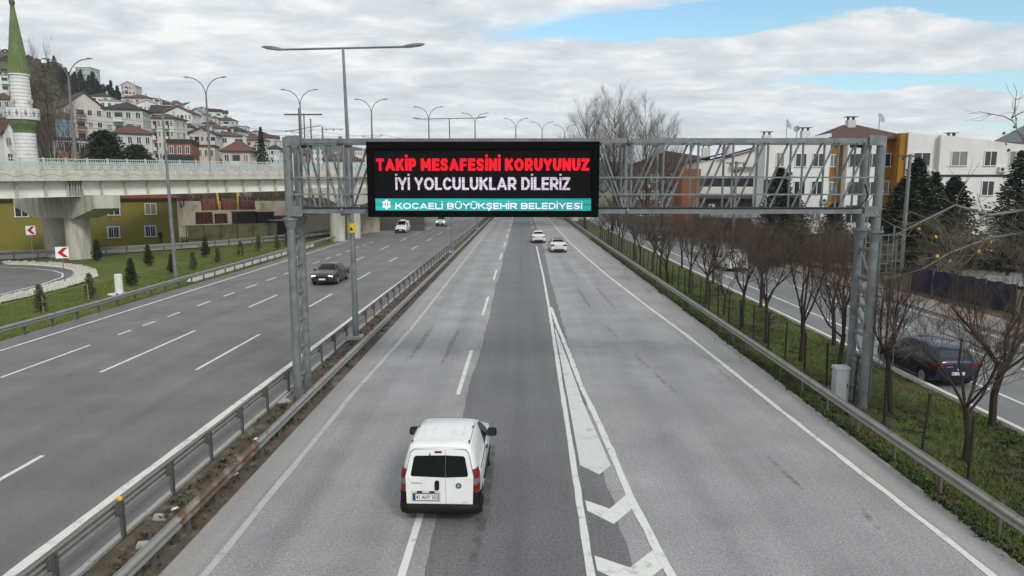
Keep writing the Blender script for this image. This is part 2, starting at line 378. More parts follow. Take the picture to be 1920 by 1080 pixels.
# painted lines of the left carriageway
strip('edge_line', white_paint, dens([(-9.40, -10), (-9.32, 15.5), (-9.2, 31), (-9.1, 50), (-8.88, 78), (-8.85, 500)], .8), .24, .008, road_l, .02)
strip('edge_line', white_paint, dens([(-22.6, 5), (-22.6, 31), (-22.72, 58), (-23.05, 85), (-23.3, 97)], .8), .15, .008, road_l, .012)
strip('edge_line', white_paint, dens([(-19.6, 112), (-21.6, 124), (-23.4, 146), (-23.9, 175)], 1.5), .2, .008, road_l, .012)
for lx, segs in ((-12.62, [(10.8, 17.3), (26, 32.6), (40.5, 45.5), (52.5, 57.3), (65.6, 69.9), (79, 84), (92, 97.5), (105, 110), (118, 123), (131, 136), (144, 149)]),
                 (-16.12, [(-3, 3), (11, 17), (25.6, 33.4), (40.2, 45), (53, 57.6), (65.8, 70.5), (79, 84), (92, 97), (105, 110), (118, 123)]),
                 (-19.38, [(10, 15.5), (24.8, 30.2), (32.4, 33.5), (34.6, 35.8), (37.1, 38.5), (40.6, 42.3), (44.3, 46), (48, 50), (52, 54), (56, 58), (60, 62), (64, 66), (68, 70), (72, 74), (76, 78), (80, 82), (84, 86), (88, 90)])):
    for y0, y1 in segs:
        hw = .07; flat('lane_dash', white_paint, [(lx - hw, y0), (lx + hw, y0), (lx + hw, y1), (lx - hw, y1)], .008, road_l)

# sealed cracks, skid marks and stains with a shape of their own
seal_m = mat('crack_sealant', (.12, .116, .116), .7, var=.2, vscale=3, space='World')
def wander(x, y, L, dx, w_, road, z=.006):
    pts = []; a = 0
    for i in range(int(L / .35)): a = a * .9 + random.gauss(0, .03); pts.append((x + dx * i * .35 + a * 4, y + i * .35))
    strip('crack_seal', seal_m, pts, [w_ * random.uniform(.5, 1.3) for _ in pts], z, road, w_ * .2)
for x, y, L, dx, w_ in ((7.9, 22, 10, -.03, .018), (-3.3, 40, 12, .01, .025), (8.9, 27, 9, .01, .03), (8.5, 45, 16, .02, .05), (8.2, 64, 9, -.1, .07), (4.6, 52, 10, -.02, .03)): wander(x, y, L, dx, w_, road_r)
for x, y, L, dx, w_ in ((-21, 36, 14, -.01, .03), (-14.6, 48, 14, .0, .04)): wander(x, y, L, dx, w_, road_l)
skid = bpy.data.materials.new('tyre_skid'); skid.use_nodes = True; st_ = skid.node_tree; sb_ = st_.nodes['Principled BSDF']; sb_.inputs['Base Color'].default_value = (.06, .058, .058, 1); sb_.inputs['Roughness'].default_value = .8
sg0 = st_.nodes.new('ShaderNodeNewGeometry'); sn_ = st_.nodes.new('ShaderNodeTexNoise'); sn_.inputs['Scale'].default_value = 3.5; sn_.inputs['Detail'].default_value = 6; st_.links.new(sg0.outputs['Position'], sn_.inputs['Vector'])
sr_ = st_.nodes.new('ShaderNodeMapRange'); st_.links.new(sn_.outputs['Fac'], sr_.inputs[0]); sr_.inputs[1].default_value = .38; sr_.inputs[2].default_value = .62; sr_.inputs[3].default_value = 0; sr_.inputs[4].default_value = .30; st_.links.new(sr_.outputs[0], sb_.inputs['Alpha'])
for x, y, L, w_, dx in ((5.35, 23.2, 2.6, .22, -.10), (5.0, 26.5, 2.2, .2, -.10), (4.55, 32, 3, .2, -.08), (-4.6, 28, 7, .25, .01), (-3.2, 27, 7, .25, .01), (6.6, 15.5, 2.0, .16, -.05), (7.4, 13.6, 1.2, .2, .1), (-.9, 12.2, 6, .3, .02), (4.1, 40, 9, .22, -.02), (5.5, 40, 9, .22, -.02)):
    strip('skid_mark', skid, dens([(x, y), (x + dx * L, y + L)], .4), [w_ * math.sin(math.pi * (.12 + .76 * i / max(1, int(L / .4)))) for i in range(int(L / .4) + 2)], .0065, road_r, .02)

# median strip: soil heaped between the rails, concrete edging
def zmed(x, y):
    e = min(1, max(0, (x + 7.98) / .22)) * min(1, max(0, (-6.64 - x) / .2))
    return .012 + e * (.10 + .075 * fbm(x * 2.2, y * 1.7, 1, 2) + .05 * fbm(x * 6, y * 5, 1, 5))
grid('median_strip', soil_m, np.linspace(-8.1, -6.6, 12).tolist(), np.concatenate([np.arange(-12, 60, .22), np.arange(60, 400, 3)]).tolist(), zmed)
b = MB()
y = -12.0
med_edge = place('median_edging', None, kind='structure')
b.box(-.06, .06, 0, 1.96, -.1, .09); edge_me = b.mesh('edging_block', concrete)
for k in range(60): place('edging_block', edge_me, med_edge, (-8.06, 2 * k + 2, 0), (0, random.uniform(-.02, .02), random.uniform(-.008, .008)))

# right verge with rough turf falling to the service street
def zverge(x, y):
    t = min(1, max(0, (x - 9.4) / 2.2)); base = -.02 - .28 * t
    return base + .05 * fbm(x * .9, y * .7, 1, 1) * min(1, max(0, (x - 9.4) * 2)) * min(1, max(0, (14.96 - x) * 2)) + .02 * fbm(x * 4, y * 4)
grid('verge', verge_m, np.concatenate([np.linspace(9.38, 14.96, 26)]).tolist(), np.concatenate([np.arange(-10, 70, .4), np.arange(70, 400, 4)]).tolist(), zverge)
kerb = place('street_kerb', None, kind='structure')
b = MB(); b.box(-.09, .09, .01, .99, -.3, .0); kerb_me = b.mesh('kerb_stone', pale_concrete)
for k in range(80): place('kerb_stone', kerb_me, kerb, (15.02, 8 + k, -.16), (0, random.uniform(-.02, .02), random.uniform(-.006, .006)))
street = sheet('service_street', asp_st, 14.9, 24.1, -20, 500, -0.30, 12)
strip('edge_line', white_paint, dens([(17.1, -10), (17.1, 300)], 1.0), .14, -.292, street, .012)
for k in range(40): flat('lane_dash', white_paint, [(20.3, 5.5 + 6.1 * k), (20.44, 5.5 + 6.1 * k), (20.44, 9.5 + 6.1 * k), (20.3, 9.5 + 6.1 * k)], -.292, street)
strip('edge_line', white_paint, dens([(23.5, -10), (23.5, 300)], 1.0), .12, -.292, street, .012)
pav_m = mat('paving', (.27, .235, .215), .85, var=.15, vscale=.8, fine=.12, fscale=8, stain=(.33, .2, .16), sscale=.35, sthr=(.5, .6), space='World')
b = MB(); b.box(24.1, 26.6, -20, 400, -.5, -.17); b.build('far_pavement', pav_m, kind='structure')
def zlot(x, y): return -.22 + .10 * fbm(x * .35, y * .3, 1, 3) * min(1, (x - 26.6) / 3)
lot_m = mat('lot_grass', (.085, .085, .035), .95, var=.3, vscale=.3, fine=.35, fscale=9, stain=(.12, .10, .07), sscale=.2, sthr=(.45, .6), bump=.5, bscale=8, space='World')
grid('vacant_lot', lot_m, np.linspace(26.6, 110, 40).tolist(), np.linspace(15, 150, 60).tolist(), zlot)
flat('lot_path', asp_s, [(36, 50), (80, 44), (80, 58), (44, 63.5), (30, 66), (27, 66), (27, 62.5), (33, 60)], -.06, place('footpath', None, kind='structure'))

# left: lawn, exit loop with its stone apron, service road behind
def zlawn(x, y): return -.05 + .05 * fbm(x * .25, y * .22, 1, 4)
grid('lawn', lawn_m, np.linspace(-75, -24.0, 40).tolist(), np.linspace(8, 100, 60).tolist(), lambda x, y: zlawn(x, y) if not (x < -62) else -.1)
inner = [(-60, 30), (-36, 33), (-33.0, 40), (-33.24, 43.2), (-33.62, 46.7), (-34.47, 50.7), (-35.3, 53.4), (-36.34, 55.5), (-38.2, 58.2), (-40.9, 60.4), (-44.4, 62.0), (-47.4, 62.6), (-60, 63.5)]
outer = [(-60, 28), (-35, 31), (-31.6, 39), (-32.1, 42), (-32.0, 44.8), (-32.26, 48), (-32.85, 51.3), (-33.9, 54.6), (-36.2, 58.0), (-39.6, 61.3), (-43.4, 63.5), (-49.4, 64.8), (-60, 66)]
loop = flat('exit_loop_road', asp_l, inner, .05, None); loop['kind'] = 'structure'
strip('edge_line', white_paint, dens([(-60, 31.5), (-37, 34.5), (-34.2, 40), (-34.3, 45), (-34.8, 49.3), (-36.0, 53.4), (-37.4, 55.7), (-39.8, 57.9), (-42.4, 59.3), (-46.1, 60.5), (-60, 61)], .6), .16, .056, loop, .01)
flat('lane_dash', white_paint, [(-46, 52), (-45.85, 52), (-44, 56), (-44.15, 56)], .056, loop)
apron = place('stone_apron', None, kind='structure')
stone_m = mat('apron_stone', (.50, .475, .42), .9, var=.14, vscale=2, fine=.1, fscale=18, stain=(.36, .34, .28), sscale=1.2, sthr=(.52, .68))
b = MB(); ii = dens(inner, 1.0)
def lerp2(pl, n):
    d = [0]
    for a, c in zip(pl[:-1], pl[1:]): d.append(d[-1] + math.dist(a, c))
    d = np.array(d); q = np.linspace(0, d[-1], n); xs = np.interp(q, d, [p[0] for p in pl]); ys_ = np.interp(q, d, [p[1] for p in pl]); return list(zip(xs, ys_))
a0 = [p for p in lerp2(inner[2:12], 60)]; a1 = [p for p in lerp2(outer[2:12], 60)]
b.add([(x, y, .0) for x, y in a0] + [(x, y, .0) for x, y in a1], [(i, 60 + i, 61 + i, i + 1) for i in range(59)])
b.build('mortar_bed', mat('mortar', (.26, .25, .21), .95, var=.15), apron)
sm = []
for v in range(3):
    b = MB(); w_ = .27 + .02 * v; b.add([(-w_, -.16, 0), (w_, -.15, 0), (w_, .17, 0), (-w_, .16, 0), (-w_ * .8, -.12, .13), (w_ * .82, -.10, .12 + .02 * v), (w_ * .75, .12, .13), (-w_ * .8, .1, .10)], [(0, 1, 5, 4), (1, 2, 6, 5), (2, 3, 7, 6), (3, 0, 4, 7), (4, 5, 6, 7)])
    sm.append(b.mesh('stone', stone_m))
n = 0
for i in range(74):
    for j in range(3):
        pa = lerp2(inner[2:12], 75)[i]; pb = lerp2(outer[2:12], 75)[i]; t_ = (j + .5) / 3
        pa2 = lerp2(inner[2:12], 75)[i + 1]
        place('stone', sm[n % 3], apron, (pa[0] + (pb[0] - pa[0]) * t_, pa[1] + (pb[1] - pa[1]) * t_, .02), (random.uniform(-.1, .1), random.uniform(-.1, .1), math.atan2(pb[1] - pa[1], pb[0] - pa[0]) + random.uniform(-.12, .12)), (.85 * math.dist(pa, pb) / 1.6, 1.15, random.uniform(.8, 1.5))); n += 1
dirt_road = flat('service_road', asp_s, [(-62, 64.5), (-50, 67.8), (-42, 76), (-36, 84), (-31, 96), (-27.5, 118), (-31, 118), (-35.5, 101), (-41.5, 89), (-47, 81.5), (-62, 75)], .02, None); dirt_road['kind'] = 'structure'

# grass blades, weeds and litter (nobody could count them)
def blades(name, label, n, xr, yr, zf, h, m, parent=None, dens_f=None):
    v = []; f = []; k = 0
    while k < n:
        x = random.uniform(*xr); u = random.random(); y = yr[0] + (yr[1] - yr[0]) * u ** 1.6
        if dens_f and random.random() > dens_f(x, y): 
            k += .2; continue
        a = random.uniform(0, math.tau); hh = h * random.uniform(.5, 1.3); wd = hh * .12 + .004 * (1 + y / 20); z = zf(x, y) - .01
        lx, ly = random.gauss(0, .5) * hh, random.gauss(0, .5) * hh
        o = len(v); v += [(x - wd * math.cos(a), y - wd * math.sin(a), z), (x + wd * math.cos(a), y + wd * math.sin(a), z), (x + lx, y + ly, z + hh)]; f.append((o, o + 1, o + 2)); k += 1
    me = bpy.data.meshes.new(name); me.from_pydata(v, [], f); me.materials.append(m)
    return place(name, me, parent, label=label, cat='grass', kind='stuff')
grass_m = mat('grass_blade', (.095, .138, .030), .8, var=.4, vscale=.7, stain=(.15, .13, .05), sscale=.5, sthr=(.5, .7), space='World')
weed_m = mat('weed_leaf', (.046, .072, .024), .7, var=.4, vscale=1.5, stain=(.085, .068, .038), sscale=.9, sthr=(.48, .62), space='World')
blades('verge_grass', 'rough green grass on the verge behind the right guardrail', 65000, (9.75, 14.9), (12, 62), zverge, .10, grass_m, None, lambda x, y: .15 + .85 * max(0, min(1, .5 + 1.3 * fbm(x * .8, y * .55, 1, 9))))
blades('lawn_grass', 'short mown grass on the lawn beside the exit loop', 45000, (-31.5, -24.2), (28, 78), zlawn, .07, grass_m)
def weeds(name, label, n, spots, size, m, cat='plants'):
    v = []; f = []
    for i in range(n):
        x, y, z, s = spots(); nl = random.randint(6, 11); s *= size
        for q in range(nl):
            a = random.uniform(0, math.tau); el = random.uniform(.25, 1.2); d = Vector((math.cos(a) * math.cos(el), math.sin(a) * math.cos(el), math.sin(el))); sd = Vector((-math.sin(a), math.cos(a), 0)) * s * random.uniform(.16, .3)
            p = Vector((x, y, z)) + Vector((random.gauss(0, s * .35), random.gauss(0, s * .35), 0)); o = len(v)
            v += [tuple(p), tuple(p + d * s * .55 + sd), tuple(p + d * s), tuple(p + d * s * .55 - sd)]; f.append((o, o + 1, o + 2, o + 3))
    me = bpy.data.meshes.new(name); me.from_pydata(v, [], f); me.materials.append(m)
    return place(name, me, None, label=label, cat=cat, kind='stuff')
def sp_edge():
    y = 11 + 85 * random.random() ** 1.7; x = 9.42 + abs(random.gauss(0, .28)) + .1 * fbm(y, 0, .6); return x, y, zverge(x, y), random.uniform(.4, 1.25)
weeds('roadside_weeds', 'dark green weeds growing along the foot of the right guardrail', 4600, sp_edge, .115, weed_m)
def sp_verge():
    while True:
        x = random.uniform(10, 14.85); y = 12 + 45 * random.random() ** 1.4
        if fbm(x * .8, y * .55, 1, 12) > .12: return x, y, zverge(x, y), random.uniform(.5, 1.2)
weeds('verge_weeds', 'broad leaved weeds in patches among the verge grass', 3200, sp_verge, .11, weed_m)
def sp_med():
    y = 9 + 60 * random.random() ** 1.6; x = random.uniform(-7.75, -6.7); return x, y, zmed(x, y), random.uniform(.4, 1.1)
weeds('median_weeds', 'dry brown and green weeds on the median soil', 700, sp_med, .13, mat('median_weed', (.055, .06, .03), .8, var=.45, vscale=2, stain=(.10, .07, .04), sscale=1.5, sthr=(.45, .6), space='World'))
litter_m = mat('leaf_litter', (.13, .085, .05), .9, var=.4, vscale=3, space='World')
def sp_lit():
    y = 11 + 45 * random.random() ** 1.5; x = random.uniform(9.8, 14.85); return x, y, zverge(x, y) + .01, 1
b = MB()
for i in range(2600):
    x, y, z, _ = sp_lit()
    if fbm(x * .7, y * .5, 1, 20) < -.05 and random.random() < .8: continue
    a = random.uniform(0, math.tau); s = random.uniform(.025, .055); q = Vector((math.cos(a), math.sin(a), random.uniform(-.3, .3))) * s; r_ = Vector((-math.sin(a), math.cos(a), random.uniform(-.3, .3))) * s * .7
    p = Vector((x, y, z + .03)); b.add([p - q, p + r_, p + q, p - r_], [(0, 1, 2, 3)])
b.build('fallen_leaves', litter_m, label='brown fallen leaves scattered under the verge trees', cat='leaves', kind='stuff')
b = MB()
for i in range(900):
    x, y, z, _ = sp_med(); s = random.uniform(.012, .05) * (2 if random.random() < .06 else 1)
    tf = Matrix.Translation((x, y, z)) @ Matrix.Rotation(random.uniform(0, 6), 4, 'Z') @ Matrix.Rotation(random.uniform(-.5, .5), 4, 'X')
    b.box(-s, s, -s * .7, s * .7, -s * .4, s * .5, 0, tf)
b.build('median_rubble', mat('rubble', (.13, .11, .09), .9, var=.35, vscale=4, space='World'), label='small stones and rubble lying on the median soil', cat='stones', kind='stuff')
lit_white = mat('white_litter', (.7, .7, .68), .6)
for i, (x, y) in enumerate([(-7.25, 13.1), (-7.1, 14.9), (-7.45, 14.0), (-7.3, 18.2), (-6.9, 15.9)]):
    b = MB(); s = random.uniform(.05, .08); b.tube([(-s, 0, .03), (-s * .3, 0, .04), (s * .6, .01, .035), (s, .01, .02)], [.028, .034, .03, .014], 7)
    b.build('litter', lit_white, None, (x, y, zmed(x, y)), (0, 0, random.uniform(0, 3)), label='white scrap of litter on the median soil, %s along from the camera' % ORD[[0, 2, 1, 4, 3][i]], cat='litter', group='litter on the median')
for i, (x, y, s) in enumerate([(-7.3, 12.45, .16), (-7.55, 13.5, .13), (-7.05, 16.8, .12)]):
    b = MB(); tf = Matrix.Rotation(.4, 4, 'Z') @ Matrix.Rotation(.3, 4, 'X')
    b.add([tf @ Vector(q) for q in [(-s, -s * .5, -.05), (s, -s * .6, -.05), (s * 1.1, s * .5, -.05), (-s * .8, s * .6, -.05), (-s * .7, -s * .3, s * .5), (s * .6, -s * .4, s * .62), (s * .7, s * .3, s * .45), (-s * .5, s * .3, s * .6)]], [(0, 3, 2, 1), (0, 1, 5, 4), (1, 2, 6, 5), (2, 3, 7, 6), (3, 0, 4, 7), (4, 5, 6, 7)])
    b.build('rock', mat('rock', (.33, .31, .27), .9, var=.2, vscale=8), None, (x, y, zmed(x, y) + .04), label='pale broken rock on the median soil, %s of three from the camera' % ORD[i], cat='rock', group='rocks on the median')

# ------------------------------------------------------------------ guardrails
def wbeam(L, thick=.012):
    prof = [(.0, .0), (.0, .035), (.075, .07), (.075, .115), (.01, .145), (.01, .165), (.075, .195), (.075, .24), (.0, .275), (.0, .31)]
    b = MB(); n = len(prof)
    for y in (0, L):
        for dx in (0, -thick):
            b.v += [(p[0] + dx, y, p[1]) for p in prof]
    for i in range(n - 1):
        b.f += [(i, 2 * n + i, 2 * n + i + 1, i + 1), (n + i + 1, 3 * n + i + 1, 3 * n + i, n + i)]
    b.f += [(0, n, 3 * n, 2 * n), (n - 1, 3 * n - 1, 4 * n - 1, 2 * n - 1) if False else (2 * n - 1, n - 1, 3 * n - 1, 4 * n - 1)]
    for e in (0, 2 * n): b.f += [tuple((e + i, e + i + 1, e + n + i + 1, e + n + i) if e else (e + i + 1, e + i, e + n + i, e + n + i + 1)) for i in range(n - 1)]
    b.m = [0] * len(b.f); return b
def post_mesh(h, m):
    b = MB(); t = .008
    b.box(-.03, .03, -.05, -.05 + t, -.25, h); b.box(-.03, -.03 + t, -.05 + t + .001, .05, -.25, h); b.box(.022, .03, -.05 + t + .001, .05, -.25, h)
    return b.mesh('post', m)
post_m = mat('post_steel', (.13, .125, .115), .6, .35, var=.2, vscale=3, stain=(.05, .045, .04), sscale=3, sthr=(.5, .7))
beam4 = wbeam(3.99).mesh('beam', galv_rail)
beam_rust = wbeam(3.99).mesh('beam', rust)
post_s = post_mesh(.80, post_m)
bl = MB(); bl.box(-.05, .05, -.06, .06, 0, .22); spacer_me = bl.mesh('spacer', post_m)
def guardrail(name, label, pts, face, step, y_split=None, rusty=(), zb=.46):
    """pts: polyline on the ground; face=+1 puts the beam on the right-hand side of travel direction"""
    g = thing(name, label, 'guardrail', (0, 0, 0)); d = [0]
    for a, c in zip(pts[:-1], pts[1:]): d.append(d[-1] + math.dist(a[:2], c[:2]))
    P = lambda s: tuple(np.interp(s, d, [p[i] for p in pts]) for i in range(3))
    n = int(d[-1] / 4)
    for k in range(n):
        a = Vector(P(4 * k)); c = Vector(P(4 * k + 4)); yaw = math.atan2(c.y - a.y, c.x - a.x) - math.pi / 2
        me = beam_rust if k in rusty else beam4
        off = Vector((math.cos(yaw), math.sin(yaw), 0)) * (.11 * face)
        o = place('beam', me, g, a + off + Vector((0, 0, zb)), (math.atan2(c.z - a.z, 4), 0, yaw), (face, 1, 1))
        if k in rusty: o['label'] = 'rusty brown section of guardrail beam'
    s = .6
    while s < d[-1]:
        a = Vector(P(s)); c = Vector(P(min(s + .5, d[-1]))); yaw = math.atan2(c.y - a.y, c.x - a.x) - math.pi / 2
        o = place('post', post_s, g, a, (random.uniform(-.015, .015), random.uniform(-.015, .015), yaw))
        if s < 60: place('spacer', spacer_me, o, (.055 * face, 0, .5))
        s += step
    return g
rail_ml = guardrail('guardrail', 'steel guardrail on the left side of the median facing the dark carriageway', [(-8.0, 4.4, 0), (-8.0, 60, 0), (-7.85, 100, 0), (-7.85, 190, 0)], -1, 2.0)
rail_mr = guardrail('guardrail', 'steel guardrail with a rusty section on the right side of the median', [(-6.72, 4.5, 0), (-6.72, 60, 0), (-6.72, 170, 0)], 1, 1.333, rusty=(2,))
rail_r = guardrail('guardrail', 'long grey guardrail between the right shoulder and the grassy verge', [(9.72, 4.8, -.02), (9.72, 36, -.02), (9.7, 75, -.02), (9.9, 190, -.02)], -1, 2.0)
rail_l = guardrail('guardrail', 'guardrail between the dark carriageway and the lawn', [(-23.75, 17.7, 0), (-23.85, 37, 0), (-24.25, 48, 0), (-24.6, 75, 0), (-24.95, 98, 0), (-26.2, 150, 0)], 1, 2.0, zb=.44)
rail_f = guardrail('guardrail', 'guardrail along the service road in front of the ochre building', [(-62, 63.6, 0), (-50.8, 66.9, 0), (-43.0, 73.9, 0), (-40.6, 77.1, 0), (-36.2, 82.6, 0), (-32.3, 92.5, 0), (-29.5, 103, 0), (-28.6, 118, 0)], 1, 2.0)
b = MB(); b.lathe([(.001, -.055), (.035, -.045), (.052, -.015), (.052, .015), (.035, .045), (.001, .055)], 12)
b.build('reflector', mat('amber_reflector', (.75, .36, .02), .3), None, (-8.0, 12.98, .857), smooth=True, label='round amber reflector on top of a median guardrail post', cat='reflector')
# pale concrete blocks at the foot of the lawn guardrail
b = MB(); b.prism([(-.3, 0), (.3, 0), (.17, .34), (-.02, .34)], 0, 1.85); blk = b.mesh('concrete_block', pale_concrete)
for i in range(16):
    y = 51.5 + 2.0 * i; x = -24.95 - max(0, (y - 50)) * .010
    place('concrete_block', blk, None, (x, y, -.02), (0, 0, .012), label='white concrete block behind the lawn guardrail, %s of sixteen from the lamp post' % ORD[i], cat='block', group='concrete blocks behind the guardrail')
# ------------------------------------------------------------------ sign gantry
GY = 22.25; GD = 1.0      # front truss plane, depth to the rear plane
ZT, ZB = 8.46, 6.26
gantry = thing('sign_gantry', 'galvanised steel lattice gantry spanning the right carriageway', 'gantry', (0, GY, 0))
GL, GR = -7.42, 11.25
def leg(x, z0, zf, name='leg'):
    o = place(name, None, gantry, (x, 0, 0))
    for y in (0, GD):
        b = MB(); b.tube([(0, y, z0 + .02), (0, y, zf)], [.145, .13], 14)
        b.tube([(0, y, zf), (0, y, ZT + .12)], [.14, .14], 14); b.build('leg_tube', galv, o, smooth=False)
        b = MB(); b.box(-.24, .24, y - .24, y + .24, z0, z0 + .04); 
        for a in range(4):
            t = Matrix.Rotation(a * math.pi / 2, 4, 'Z'); c = Matrix.Translation((0, y, 0)) @ t
            b.add([c @ Vector(q) for q in [(.14, -.008, z0 + .04), (.23, -.008, z0 + .04), (.14, -.008, z0 + .36), (.14, .008, z0 + .04), (.23, .008, z0 + .04), (.14, .008, z0 + .36)]], [(0, 1, 2), (5, 4, 3), (1, 4, 5, 2), (0, 2, 5, 3)])
        b.build('base_plate', galv, o)
        b = MB(); b.lathe([(.25, -.03), (.25, .03)], 16, 0, (0, y, zf)); b.lathe([(.15, -.3), (.22, -.03)], 14, 0, (0, y, zf)); b.build('flange', galv, o)
        b = MB()
        for k in range(12):
            t = k * math.tau / 12; b.lathe([(.018, -.07), (.018, .07)], 6, 0, (.205 * math.cos(t), y + .205 * math.sin(t), zf))
        b.build('bolts', galv, o, kind='stuff')
    n = 6; zs = [z0 + .7 + (zf - .6 - z0 - .7) * k / (n - 1) for k in range(n)]
    for k, z in enumerate(zs):
        b = MB(); b.tube([(0, .1, z), (0, GD - .1, z)], .065, 10); b.build('rung', galv, o)
        if k < n - 1:
            b = MB(); b.tube([(0, .12, z + .05), (0, GD - .12, zs[k + 1] - .05)], .035, 8); b.build('brace', galv, o)
    for z in (ZB, ZT):      # gusset plates that take the chords
        for y in (-.158, GD + .142):
            b = MB(); s = 1 if x < 0 else -1
            b.box(min(0, s * .45), max(0, s * .45), y, y + .016, z - .16, z + .16); b.build('gusset', galv, o)
    return o
leg(GL, .05, 6.0); leg(GR, -.36, 5.62)
def member(name, p, q, r, n=8):
    b = MB(); b.tube([p, q], r, n); return b.build(name, galv, gantry)
for y in (0.0, GD):
    for z in (ZT, ZB):
        b = MB(); b.box(GL + .15, GR - .15, y - .075, y + .075, z - .075, z + .075); b.build('chord', galv, gantry)
splices = (-5.73, 3.37)
xs_nodes = []
bays = [(GL + .25, -5.73, 2, -1), (-5.73, 3.37, 9, 0), (3.37, GR - .25, 7, 1)]
for x0, x1, n, s in bays:
    for k in range(n + 1):
        x = x0 + (x1 - x0) * k / n
        if k == 0: x += .09
        if k == n: x -= .09
        for y in (0.0, GD): member('vertical', (x, y, ZB + .07), (x, y, ZT - .07), .038)
    for k in range(n):
        xa = x0 + (x1 - x0) * k / n + .12; xb = x0 + (x1 - x0) * (k + 1) / n - .12
        sg = s if s else (1 if k < n / 2 else -1)
        for y in (0.0, GD):
            if sg > 0: member('diagonal', (xa, y, ZB + .07), (xb, y, ZT - .07), .036)
            else: member('diagonal', (xa, y, ZT - .07), (xb, y, ZB + .07), .036)
for x in splices:
    for y in (0.0, GD):
        for z in (ZT, ZB):
            b = MB(); tf = Matrix.Translation((x, y, z)) @ Matrix.Rotation(math.pi / 2, 4, 'Y')
            b2 = MB(); b2.lathe([(.15, -.035), (.15, .035)], 16); b.add([tf @ Vector(q) for q in b2.v], b2.f); b.build('splice_flange', galv, gantry)
for k in range(17):
    x = GL + .3 + (GR - GL - .6) * k / 16
    for z in (ZT, ZB): member('cross_tie', (x, .07, z), (x, GD - .07, z), .03, 6)
for z in (7.32, 6.79):
    b = MB(); b.box(GL + .15, GR - .15, -.118, -.078, z - .025, z + .025); b.build('walkway_rail', galv, gantry)
b = MB(); b.box(GL + .2, GR - .2, .12, GD - .12, ZB + .08, ZB + .11); b.build('walkway', mat('walkway_grating', (.05, .052, .055), .7, .3), gantry)
b = MB(); b.tube([(GL + .4, -.1, ZB + .10), (2.5, -.1, ZB + .10), (8, -.1, ZB + .10), (10.6, -.1, ZB + .10), (10.9, -.12, ZB + .45), (10.75, -.13, ZB + .85)], .02, 6); b.build('cable', black_plastic, gantry)
b = MB(); b.box(-.07, .07, -.05, .05, -.1, .1); b.build('junction_box', galv, gantry, (GR - .25, -.02, 2.55))
# ladder with its cage beside the right leg
lad = place('caged_ladder', None, gantry, (12.05, .75, 0))
for x in (-.2, .2):
    b = MB(); b.tube([(x, 0, -.25 if x < 0 else .9), (x, 0, 5.75)], .028, 8); b.build('ladder_rail', galv, lad)
for k in range(15):
    b = MB(); b.tube([(-.2, 0, 1.1 + .31 * k), (.2, 0, 1.1 + .31 * k)], .014, 6); b.build('ladder_rung', galv, lad)
def hoop(z):
    b = MB(); pts = [(-.22, 0, z)] + [(-.36 * math.cos(t), -.12 - .46 * math.sin(t), z) for t in np.linspace(0, math.pi, 11)] + [(.22, 0, z)]
    b.tube(pts, .017, 6); b.build('cage_hoop', galv, lad)
for z in (1.15, 2.0, 2.9, 3.75, 4.65, 5.5): hoop(z)
for t in np.linspace(.25, math.pi - .25, 5):
    b = MB(); b.tube([(-.37 * math.cos(t), -.12 - .47 * math.sin(t), 1.1), (-.37 * math.cos(t), -.12 - .47 * math.sin(t), 5.55)], .017, 6); b.build('cage_bar', galv, lad)
for z in (1.6, 3.4, 5.2):
    b = MB(); b.tube([(-.2, 0, z), (-.67, .1, z)], .022, 6); b.build('ladder_bracket', galv, lad)
b = MB(); b.box(-.7, .7, -.6, GD + .6, -.6, 0); b.build('gantry_footing', concrete, None, (GR, GY, -.345), label='concrete footing under the right leg of the gantry', cat='footing')
b = MB(); b.box(-.5, .5, -.5, GD + .5, -.3, .0); b.build('gantry_footing', concrete, None, (GL - .05, GY, .062), label='concrete footing under the left leg of the gantry', cat='footing')
# control cabinet
cab_m = mat('cabinet_paint', (.42, .44, .45), .5, var=.05, vscale=2)
cab = thing('control_cabinet', 'grey steel control cabinet at the foot of the gantry leg', 'cabinet', (10.72, 22.75, -.28), (0, 0, R(3)), scale=(.74, .62, .95))
b = MB(); b.box(-.31, .31, -.24, .24, .1, 1.35); b.build('body', cab_m, cab)
b = MB(); b.add([(-.35, -.28, 1.352), (.35, -.28, 1.352), (.35, .28, 1.352), (-.35, .28, 1.352), (-.34, -.27, 1.40), (.34, -.27, 1.40), (.34, .27, 1.46), (-.34, .27, 1.46)], [(3, 2, 1, 0), (4, 5, 6, 7), (0, 1, 5, 4), (1, 2, 6, 5), (2, 3, 7, 6), (3, 0, 4, 7)]); b.build('lid', cab_m, cab)
b = MB(); b.box(-.28, .28, -.255, -.241, .14, 1.31); d_ = b.build('door', cab_m, cab)
b = MB(); b.box(-.33, .33, -.26, .26, -.2, .098); b.build('plinth', concrete, cab)
b = MB(); b.box(.2, .23, -.28, -.256, .7, .85); b.build('handle', black_plastic, d_)

